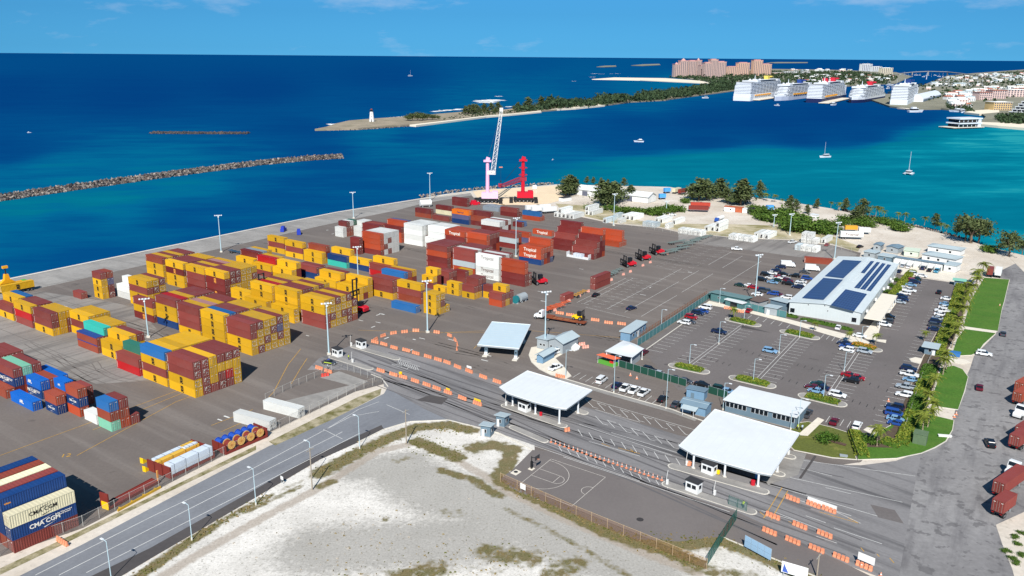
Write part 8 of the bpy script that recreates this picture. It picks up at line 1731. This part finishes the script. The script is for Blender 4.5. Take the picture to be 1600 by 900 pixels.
def ship(near, far, W, L, hull, nd, funnel, label, stern=False, boats=True, h0=9.0, dh=3.1, bands=None, belt=None):
    """near = waterline point of the end that faces us (its middle), far = a point of the waterline farther along"""
    A, B = GS(*near), GS(*far); d = (B - A); ang = math.atan2(d.y, d.x); t = thing('cruise_ship', label, 'cruise ship', tuple(A), ang, 'cruise ships at the piers')
    fine = 0.0 if stern else L * .16; hw = W / 2
    def plan(x0, x1, w, nose): return [(x0 + nose, -w), (x1 - 4, -w), (x1, -w * .7), (x1, w * .7), (x1 - 4, w), (x0 + nose, w), (x0 + nose * .35, w * .55), (x0, w * .08), (x0, -w * .08), (x0 + nose * .35, -w * .55)] if nose else [(x0, -w * .92), (x0 + 3, -w), (x1 - 30, -w), (x1, 0), (x1 - 30, w), (x0 + 3, w), (x0, w * .92)]
    mb = MB(); mb.prism(plan(0, L, hw, fine), 0, h0, hull); belt and mb.prism(plan(-.6, L, hw + .4, fine), -.5, h0 * .62, belt)
    part('hull', mb.mesh('hull'), t)
    mb = MB(); mb.prism(plan(.3, L, hw + .25, fine), h0, h0 + 1.2, M_SHIPW); part('deck_edge', mb.mesh('deck_edge'), t)
    for k in range(nd):
        x0 = (fine * .75 + k * (3.2 if k > 1 else 1.5)) if not stern else 1 + k * .9; x1 = L - 12 - k * 2.2; z = h0 + 1.2 + k * dh; w = hw * (1.0 if k < nd - 2 else .9)
        mb = MB(); mb.prism(plan(x0 + 1.6, x1, w - 1.1, 6 if fine else 0), z, z + dh, M_SHIPD); mb.prism(plan(x0, x1, w, 6 if fine else 0), z + dh * .52, z + dh, M_SHIPW)
        if k in (bands or ()): mb.prism(plan(x0 + .2, x1, w + .1, 6 if fine else 0), z, z + dh * .52, M_SHIPW)
        mb.box((x0 + .7, 0, z + dh * .12), (1.8, 1.84 * w, dh * .24), M_SHIPW)
        for i in range(int((x1 - x0) / 26)): mb.box((x0 + 18 + i * 26, 0, z + dh * .25), (2.0, 2 * w - .6, dh * .5), M_SHIPW)
        part('deck', mb.mesh('deck'), t)
    zt = h0 + 1.2 + nd * dh
    mb = MB(); mb.box((L * .5, 0, zt + 1.6), (L * .5, W * .5, 3.2), M_SHIPD); mb.box((L * .5, 0, zt + 3.3), (L * .52, W * .56, .7), M_SHIPW); mb.box((L * .22, 0, zt + 1.5), (L * .08, W * .9, 3), M_SHIPW); mb.box((L * .8, 0, zt + 2), (L * .07, W * .7, 4), M_SHIPW); part('top_deck', mb.mesh('top_deck'), t)
    mb = MB(); mb.box((L * .62, 0, zt + 6), (16, 10, 12), funnel); mb.box((L * .66, 0, zt + 10), (12, 20, 3), funnel); part('funnel', mb.mesh('funnel'), t)
    mb = MB(); mb.box((L * .3, 0, zt + 3), (8, 8, 6), M_SHIPW); mb.tube([(L * .3, 0, zt + 5), (L * .3, 0, zt + 15)], 1.0, M_SHIPW, 6, .4); part('mast', mb.mesh('mast'), t)
    for s in (-1, 1): mb = MB(); mb.tube([(0, 0, -2.4), (0, 0, -1.2), (0, 0, 1.2), (0, 0, 2.4)], 2.3, M_SHIPW, 8); part('radar_dome', mb.mesh('radar_dome'), t, loc=(L * .36 if s < 0 else L * .24, s * 6, zt + 4))
    if boats:
        lb = MB(); lb.extr([(-5, 0), (5, 0), (5.6, 1.6), (4, 2.6), (-4, 2.6), (-5.6, 1.6)], -1.6, 1.6, M_SHIPY); me = lb.mesh('lifeboat')
        for i in range(9):
            for s in (-1, 1): part('lifeboat', me, t, loc=(fine + 40 + i * 15, s * (hw + .6), h0 + 2.2))
ship((1158,157.6),(1200,152), 40, 320, M_SHIPW, 10, mat('funnel_gold', (214, 190, 90), .5), 'largest white cruise ship with a yellow funnel, leftmost at the piers', True, True, 8, 3.1, (0, 1))
ship((1211,157.5),(1262,151.5), 32, 290, mat('hull_pale', (176, 186, 204), .5, var=.15, scale=.02), 7, mat('funnel_blue', (24, 60, 130), .5), 'white cruise ship with pale patterned hull and blue funnel', False, True, 9)
ship((1271,160.5),(1312,152.5), 34, 320, M_NAVY, 9, mat('funnel_red', (190, 30, 50), .5), 'white cruise ship with navy hull and two red funnels', True, True, 9)
ship((1331,161),(1372,154), 33, 270, M_SHIPW, 6, MATS['funnel_red'], 'white cruise ship with tall red winged funnel', False, False, 11, belt=M_NAVY)
ship((1403,166),(1440,148.5), 34, 300, M_SHIPW, 9, mat('funnel_dark_blue', (18, 50, 110), .5), 'white cruise ship with dark blue funnel, rightmost at the piers', True, False, 9, 3.1, (0,))
def second_funnel():
    t = [o for o in COL.objects if o.get('label', '').startswith('white cruise ship with navy')][0]; mb = MB(); mb.box((110, 0, 44), (16, 10, 13), MATS['funnel_red']); mb.box((112, 0, 50), (17, 11, 3), M_BLACK); part('funnel', mb.mesh('funnel'), t)
second_funnel()
def pier(a, b, w, label):
    A, B = GS(*a), GS(*b); d = B - A; c = (A + B) / 2; t = thing('pier', label, 'pier', (c.x, c.y, SEA_Z), math.atan2(d.y, d.x)); mb = MB(); mb.box((0, 0, 2), (d.length, w, 1.2), M_WHITEPAV); part('deck', mb.mesh('deck'), t); mb = MB(); [mb.box((x * d.length, 0, .5), (3, w * .8, 3), M_CONC) for x in np.linspace(-.48, .48, 9)]; part('pile', mb.mesh('pile'), t)
pier((1180,157.5),(1208,153.5), 22, 'pale pier beside the largest cruise ship'); pier((1287,162.5),(1322,154.5), 22, 'pale pier beside the navy hulled cruise ship'); pier((1372,156),(1392,153), 16, 'pale pier linking the two right ships'); pier((1408,171),(1446,170.5), 24, 'pale quay platform before the rightmost ship')
# ---- resort towers and larger far buildings: walls with vertical window strips
def tower(x0, x1, yb, yt, wall, label, strips=8, roof=None, dome=False, depth=26, group='pink resort towers', steps=None):
    A, B = G(x0, yb), G(x1, yb); W = (B - A).length * .93; h = height_at((x0 + x1) / 2, yb, yt) * 1.04; ang = math.atan2((B - A).y, (B - A).x); c = (A + B) / 2
    t = thing('resort_tower' if group and 'resort' in group else 'far_building', label, 'building', (c.x, c.y, 0), ang, group); mb = MB(); mb.box((0, depth / 2, h * .47), (W, depth, h * .94), wall); part('wall', mb.mesh('wall'), t)
    dk = mat('far_window', (98, 96, 104), .5); wd = W / strips * .62; key = ('strip', round(wd, 1), round(h, 0), wall.name); nf = max(2, int(h / 4))
    if key not in LOGO:
        mb = MB(); mb.box((0, -.25, h * .47), (wd, .5, h * .84), dk); [mb.box((0, -.4, h * (.05 + .84 * k / nf)), (wd, .5, h * .84 / nf * .28), wall) for k in range(nf)]; LOGO[key] = mb.mesh('window_column')
    for i in range(strips): o = part('window_column', LOGO[key], t, loc=((i + .5 - strips / 2) * W / strips, 0, 0)); o['kind'] = 'stuff'
    mb = MB(); r = roof or mat('pink_roof', (196, 150, 142), .7); mb.box((0, depth / 2, h * .95), (W + 2, depth + 2, h * .03), r)
    if not dome: mb.prism([(-W * .3, depth * .2), (W * .3, depth * .2), (W * .3, depth * .8), (-W * .3, depth * .8)], h * .95, h, r)
    part('roof', mb.mesh('roof'), t)
    if dome: mb = MB(); mb.tube([(0, depth / 2, h * .93), (0, depth / 2, h * .98), (0, depth / 2, h * 1.03), (0, depth / 2, h * 1.08)], W * .36, r, 10, W * .04); part('dome', mb.mesh('dome'), t)
PK = mat('pink_wall', (194, 166, 156), .8, var=.05, scale=.02); PK2 = mat('salmon_wall', (212, 174, 150), .8, var=.05, scale=.02)
tower(1053.5,1062.5,120.5,100,PK,'low left wing of the pink resort',3,dome=True); tower(1062,1075,120.5,94.5,PK,'left domed tower of the pink resort',4,dome=True); tower(1075,1088,120.5,95,PK,'middle block between the two domed towers',5); tower(1088,1095.5,120.5,94,PK,'right domed tower of the pink resort',3,dome=True); tower(1094,1103,121.5,102,PK,'low block right of the domed towers',3); tower(1100,1111,122,98,PK,'stepped block left of the second pink tower',4); tower(1109,1121,121.5,93,PK,'tallest block of the second pink tower',5); tower(1120,1134,121.5,96.5,PK,'right block of the second pink tower',5)
tower(1135,1153,118.5,104,PK2,'low salmon resort block, leftmost of the far group',6); tower(1152,1171,118.5,98,PK2,'middle salmon resort block with corner turrets',6); tower(1176,1191,118.5,94,PK2,'tallest salmon resort block',5); tower(1190,1205,118.5,100,PK2,'right salmon resort block',5)
WH = mat('far_white_wall', (216, 220, 222), .8, var=.06, scale=.02); WR = mat('far_white_roof', (228, 228, 224), .7)
tower(1345.5,1363,111,100,WH,'white far hotel, left block beyond the ships',6,WR,group='far white hotels'); tower(1362,1378,112,104,WH,'white far hotel, low middle block',5,WR,group='far white hotels'); tower(1376,1395,117.5,106,mat('far_cream_wall', (212, 204, 180), .8),'cream far hotel above the marina',6,WR,group='far white hotels')
for x0, x1, yb, yt, lab in ((1226,1248,115.5,111.5,'long low white hotel by the far wood, left'), (1254,1266,115.5,111.7,'long low white hotel by the far wood, right'), (1207,1226,116,113,'long low pink building beside the salmon towers')): tower(x0, x1, yb, yt, WH if 'white' in lab else PK, lab, 6, WR, group='low hotels by the far wood')
tower(1551,1581,173,159.5,mat('ochre_wall', (216, 186, 130), .8),'ochre hotel above the small town beach',8,WR,group=None); tower(1529,1550,157,144,mat('town_pink_wall', (220, 192, 184), .8),'pink town building with red roof',6,mat('terracotta_roof', (170, 108, 88), .8),group='large pink town buildings'); tower(1549,1572,155,141,MATS['town_pink_wall'],'pink town building beside the red roofed one',6,MATS['terracotta_roof'],group='large pink town buildings'); tower(1572,1612,152,140,mat('pale_pink_wall', (226, 200, 192), .8),'pale pink town block at the picture edge',8,WR,group='large pink town buildings')
def stepped_hotel():
    for k in range(6):
        pass
    A, B = G(1571, 182), G(1640, 186); W = (B - A).length; ang = math.atan2((B - A).y, (B - A).x); t = thing('stepped_hotel', 'dark stepped hotel with white floor edges above the beach', 'building', (A.x, A.y, 0), ang); dkm = mat('dark_hotel_glass', (62, 66, 74), .4); h = height_at(1590, 183, 156) / 6.5  # floors in one dark glass colour between white edges
    for k in range(6):
        x0 = W * .055 * k; mb = MB(); mb.box(((x0 + W) / 2, 14 + k, h * (k + .5)), (W - x0 - 1, 24, h * .72), dkm); mb.box(((x0 + W) / 2, 13 + k, h * (k + 1) - h * .1), (W - x0, 27, h * .24), WH); [mb.box((x0 + 1 + i * 7, .9 + k, h * (k + .5)), (.8, 1.0, h * .75), WH) for i in range(int((W - x0) / 7))]; part('floor', mb.mesh('floor'), t)
stepped_hotel()
def pier_house():
    A, B = GS(1498, 201.5), GS(1531, 200.5); W = (B - A).length; ang = math.atan2((B - A).y, (B - A).x); t = thing('pier_house', 'white two storey glass building on stilts in the turquoise water', 'building', (A.x, A.y, SEA_Z), ang); h = height_at(1515, 201, 184) / 2.3
    mb = MB(); mb.box((W / 2 - 4, 10, h * .3), (W + 18, 26, .8), M_WHITEPAV); part('deck', mb.mesh('deck'), t); mb = MB(); [mb.tube([(x, y, -2), (x, y, h * .3)], .6, M_BLACK, 5) for x in np.linspace(-11, W + 3, 12) for y in (-2, 22)]; part('stilt', mb.mesh('stilt'), t)
    for k in range(2): mb = MB(); mb.box((W / 2, 10, h * (.75 + k)), (W - 1, 19, h * .62), M_GLASS); mb.box((W / 2, 10, h * (1.16 + k)), (W + 3, 23, h * .26), M_SHIPW); [mb.box((W * i / 5, .6, h * (.75 + k)), (.9, .6, h * .66), M_SHIPW) for i in range(6)]; part('storey', mb.mesh('storey'), t)
    mb = MB(); mb.box((W * .93, 10, h * 1.2), (5, 22, h * 2.0), M_SHIPW); part('stair_tower', mb.mesh('stair_tower'), t)
pier_house()
def tent_roof():
    A, B = G(1442, 160), G(1470, 152); W = (B - A).length; ang = math.atan2((B - A).y, (B - A).x); t = thing('terminal_tent', 'long white vaulted roof beside the rightmost ship', 'building', (A.x, A.y, 1), ang); mb = MB(); mb.extr([(0, 0), (30, 0), (30, 7), (22, 14), (15, 16), (8, 14), (0, 7)], 0, W, M_SHIPW, axis='x'); part('roof', mb.mesh('roof'), t); mb = MB(); mb.box((W / 2, -.3, 3), (W - 4, .4, 4), M_SHIPD); part('window_band', mb.mesh('window_band'), t)
tent_roof()
# ---- houses of the far town, yachts in the marina
HOUSE = {}
def far_house(g, ang, s, v, label, group):
    if v not in HOUSE:
        wm, rm = ((WH, WR), (WH, MATS['terracotta_roof']), (MATS['pale_pink_wall'], WR), (MATS['far_cream_wall'], M_GROOF), (WH, M_GROOF))[v]
        t = thing('far_house', label, 'house', tuple(g), ang, group, s); mb = MB(); mb.box((0, 0, 3), (16, 11, 6), wm); part('wall', mb.mesh('wall'), t); mb = MB(); mb.extr([(-6.2, 6), (0, 8.6), (6.2, 6)], -8.6, 8.6, rm, axis='x'); part('roof', mb.mesh('roof'), t)
        wb = MB(); wb.box((0, 0, 0), (1.8, .3, 1.5), MATS['far_window']); wm_ = wb.mesh('window'); [part('window', wm_, t, loc=(x, -5.6, z)) for x in (-5, 0, 5) for z in (1.9, 4.4)]; HOUSE[v] = t; return
    dup(HOUSE[v], tuple(g), ang, label, group, s)
rg = random.Random(77); VN = ['small white house with pale roof', 'white house with terracotta roof', 'small pale pink house', 'small cream house with grey roof', 'small white house with grey roof']
def houses(poly, n, where, s0, s1):
    W = [G(p[0], p[1], 0) for p in poly]; xs = [p.x for p in W]; ys = [p.y for p in W]; k = 0
    while k < n:
        x, y = rg.uniform(min(xs), max(xs)), rg.uniform(min(ys), max(ys))
        if plane_dist([(x, y)], W)[0] < 5: continue
        v = rg.choice((0, 0, 1, 2, 3, 4)); far_house(Vector((x, y, 1.0)), rg.uniform(-.5, .5), rg.uniform(s0, s1), v, VN[v] + ' ' + where, VN[v].replace('house', 'houses') + ' ' + where); k += 1
houses([(1430,141),(1480,122),(1560,115),(1640,113),(1640,124),(1520,136),(1470,142)], 110, 'of the far shore beyond the marina', .7, 1.4)
houses([(1470,150),(1540,140),(1620,134),(1620,141),(1530,146),(1525,160),(1480,160)], 64, 'of the town behind the cruise quay', .7, 1.4)
houses([(1478,158),(1520,160),(1527,168),(1500,171),(1480,169)], 18, 'along the cruise quay', .7, 1.2)
houses([(1240,119),(1335,117),(1400,121),(1392,128),(1330,131),(1240,128)], 60, 'on the island behind the cruise ships', .7, 1.3)
houses([(1230,110.5),(1330,110.5),(1330,113),(1230,113)], 12, 'at the far edge of the wooded island', 1.4, 2.4)
BOAT = {}
def boat(kind, px, label, ang, s=1.0, group=None):
    g = GS(*px)
    if kind in BOAT: return dup(BOAT[kind], tuple(g), ang, label, group, s)
    t = thing({'yacht': 'motor_yacht', 'sail': 'sailing_boat', 'cat': 'catamaran'}[kind], label, 'boat', tuple(g), ang, group, s)
    if kind == 'cat':
        for y in (-2.6, 2.6): mb = MB(); mb.extr([(-6, .6), (5.4, .6), (6.6, 1.6), (-6, 1.6), (-6.4, .9)], -.8, .8, M_SHIPW); o = part('hull', mb.mesh('hull'), t, loc=(0, y, -.4))
        mb = MB(); mb.box((-.5, 0, 1.4), (8, 4.4, .4), M_SHIPW); mb.box((-.8, 0, 2.2), (4.6, 3.8, 1.3), M_GLASS); mb.box((-1.2, 0, 2.95), (6, 4.2, .2), M_SHIPW); part('cabin', mb.mesh('cabin'), t)
        mb = MB(); mb.tube([(.6, 0, 1.4), (.6, 0, 19)], .16, M_SHIPW, 6, .1); mb.tube([(.6, 0, 3.6), (-5, 0, 3.8)], .14, M_SHIPW, 5); part('mast', mb.mesh('mast'), t)
    else:
        L = 6; mb = MB(); mb.add([(-L, -1.7, 1.5), (L * .3, -1.8, 1.7), (L * 1.15, 0, 2.0), (L * .3, 1.8, 1.7), (-L, 1.7, 1.5), (-L * .95, -1.3, -.2), (L * .3, -1.2, -.2), (L * .95, 0, -.2), (L * .3, 1.2, -.2), (-L * .95, 1.3, -.2)], [(0, 1, 2, 3, 4), (0, 5, 6, 1), (1, 6, 7, 2), (2, 7, 8, 3), (3, 8, 9, 4), (4, 9, 5, 0)], M_SHIPW); part('hull', mb.mesh('hull'), t)
        mb = MB(); mb.box((-1, 0, 2.2), (5.5, 2.4, 1.2), M_GLASS); mb.box((-1.2, 0, 2.9), (6, 2.6, .25), M_SHIPW)
        if kind == 'yacht': mb.box((-1.6, 0, 3.5), (3.4, 2.0, 1.0), M_SHIPW)
        part('cabin', mb.mesh('cabin'), t)
        if kind == 'sail': mb = MB(); mb.tube([(.8, 0, 1.8), (.8, 0, 15)], .13, M_SHIPW, 5, .08); mb.tube([(.8, 0, 3.4), (-4.5, 0, 3.5)], .1, M_SHIPW, 5); part('mast', mb.mesh('mast'), t)
    BOAT[kind] = t; return t
boat('cat', (1419.5, 272.5), 'white catamaran with bare mast on the turquoise water', R(235), 1.0); boat('sail', (1289, 246), 'white sailing boat anchored at the edge of the dark water', R(200), 1.0); boat('yacht', (998.5, 222), 'white motor yacht under way in the channel', R(170), .9); boat('sail', (1102, 153.5), 'white sailing boat before the wooded island', R(190), 1.3); boat('yacht', (1214, 165.2), 'small white boat before the cruise ship with patterned hull', R(150), .9)
boat('sail', (641, 119), 'tiny white sailing boat far out on the open sea', R(30), 1.8); boat('yacht', (45.5, 207.5), 'tiny white boat at the far left on the dark sea', R(20), .35); boat('yacht', (864, 250), 'tiny yellow white float in the channel below the spit', R(60), .25); boat('yacht', (1430, 175.5), 'white ferry lying at the quay platform', R(10), 2.4); boat('yacht', (1303, 164.5), 'white tender at the pier beside the navy hull', R(40), 1.6)
mar = [(x + rg.uniform(-2, 2), y + rg.uniform(-.8, .8)) for x, y in [(1466 + 7.5 * (i % 10), 127 + 3.0 * (i // 10)) for i in range(40)]] + [(1384 + rg.uniform(0, 22), 131 + rg.uniform(0, 9)) for _ in range(9)] + [(1395 + 6 * i, 117.5 + rg.uniform(0, 3)) for i in range(14)] + [(1497 + rg.uniform(-8, 14), 173 + rg.uniform(0, 4)) for _ in range(5)]
for i, px in enumerate(mar):
    k = 'sail' if i % 3 else 'yacht'; wh = 'in the marina beyond the rightmost ship' if i < 40 else 'anchored between the two right ships' if i < 49 else 'moored below the arched bridge' if i < 63 else 'by the small town beach'
    boat(k, px, ('white sailing boat ' if k == 'sail' else 'white motor yacht ') + wh, rg.uniform(0, 6), rg.uniform(1.2, 2.0), ('sailing boats ' if k == 'sail' else 'motor yachts ') + wh)
# ---- arched road bridge to the island
def bridge():
    pts = [(1385,118.8,2),(1405,117.6,9),(1425,117.4,17),(1450,117.6,22),(1480,118.2,21),(1505,119.4,15),(1530,121,8),(1552,123,2)]; W = [G(p[0], p[1], 0) for p in pts]; o = W[0]; t = thing('arched_bridge', 'pale arched road bridge over the harbour narrows', 'bridge', tuple(o), 0); mb = MB(); q = [Vector((w.x - o.x, w.y - o.y, p[2])) for w, p in zip(W, pts)]
    mb.tube(q, 2.4, M_CONC, 4); part('deck', mb.mesh('deck'), t)
    for v in q[1:-1]: mb = MB(); mb.box((0, 0, v.z / 2 - 1), (5, 5, v.z), M_CONC); part('pillar', mb.mesh('pillar'), t, loc=(v.x, v.y, 0))
    g = G(1447.5, 124); t = thing('channel_marker', 'tall white marker pylon by the rightmost ship', 'pylon', tuple(g), 0); mb = MB(); mb.tube([(0, 0, 0), (0, 0, height_at(1447.5, 124, 113))], 1.6, M_SHIPW, 5, .8); part('shaft', mb.mesh('shaft'), t)
bridge()
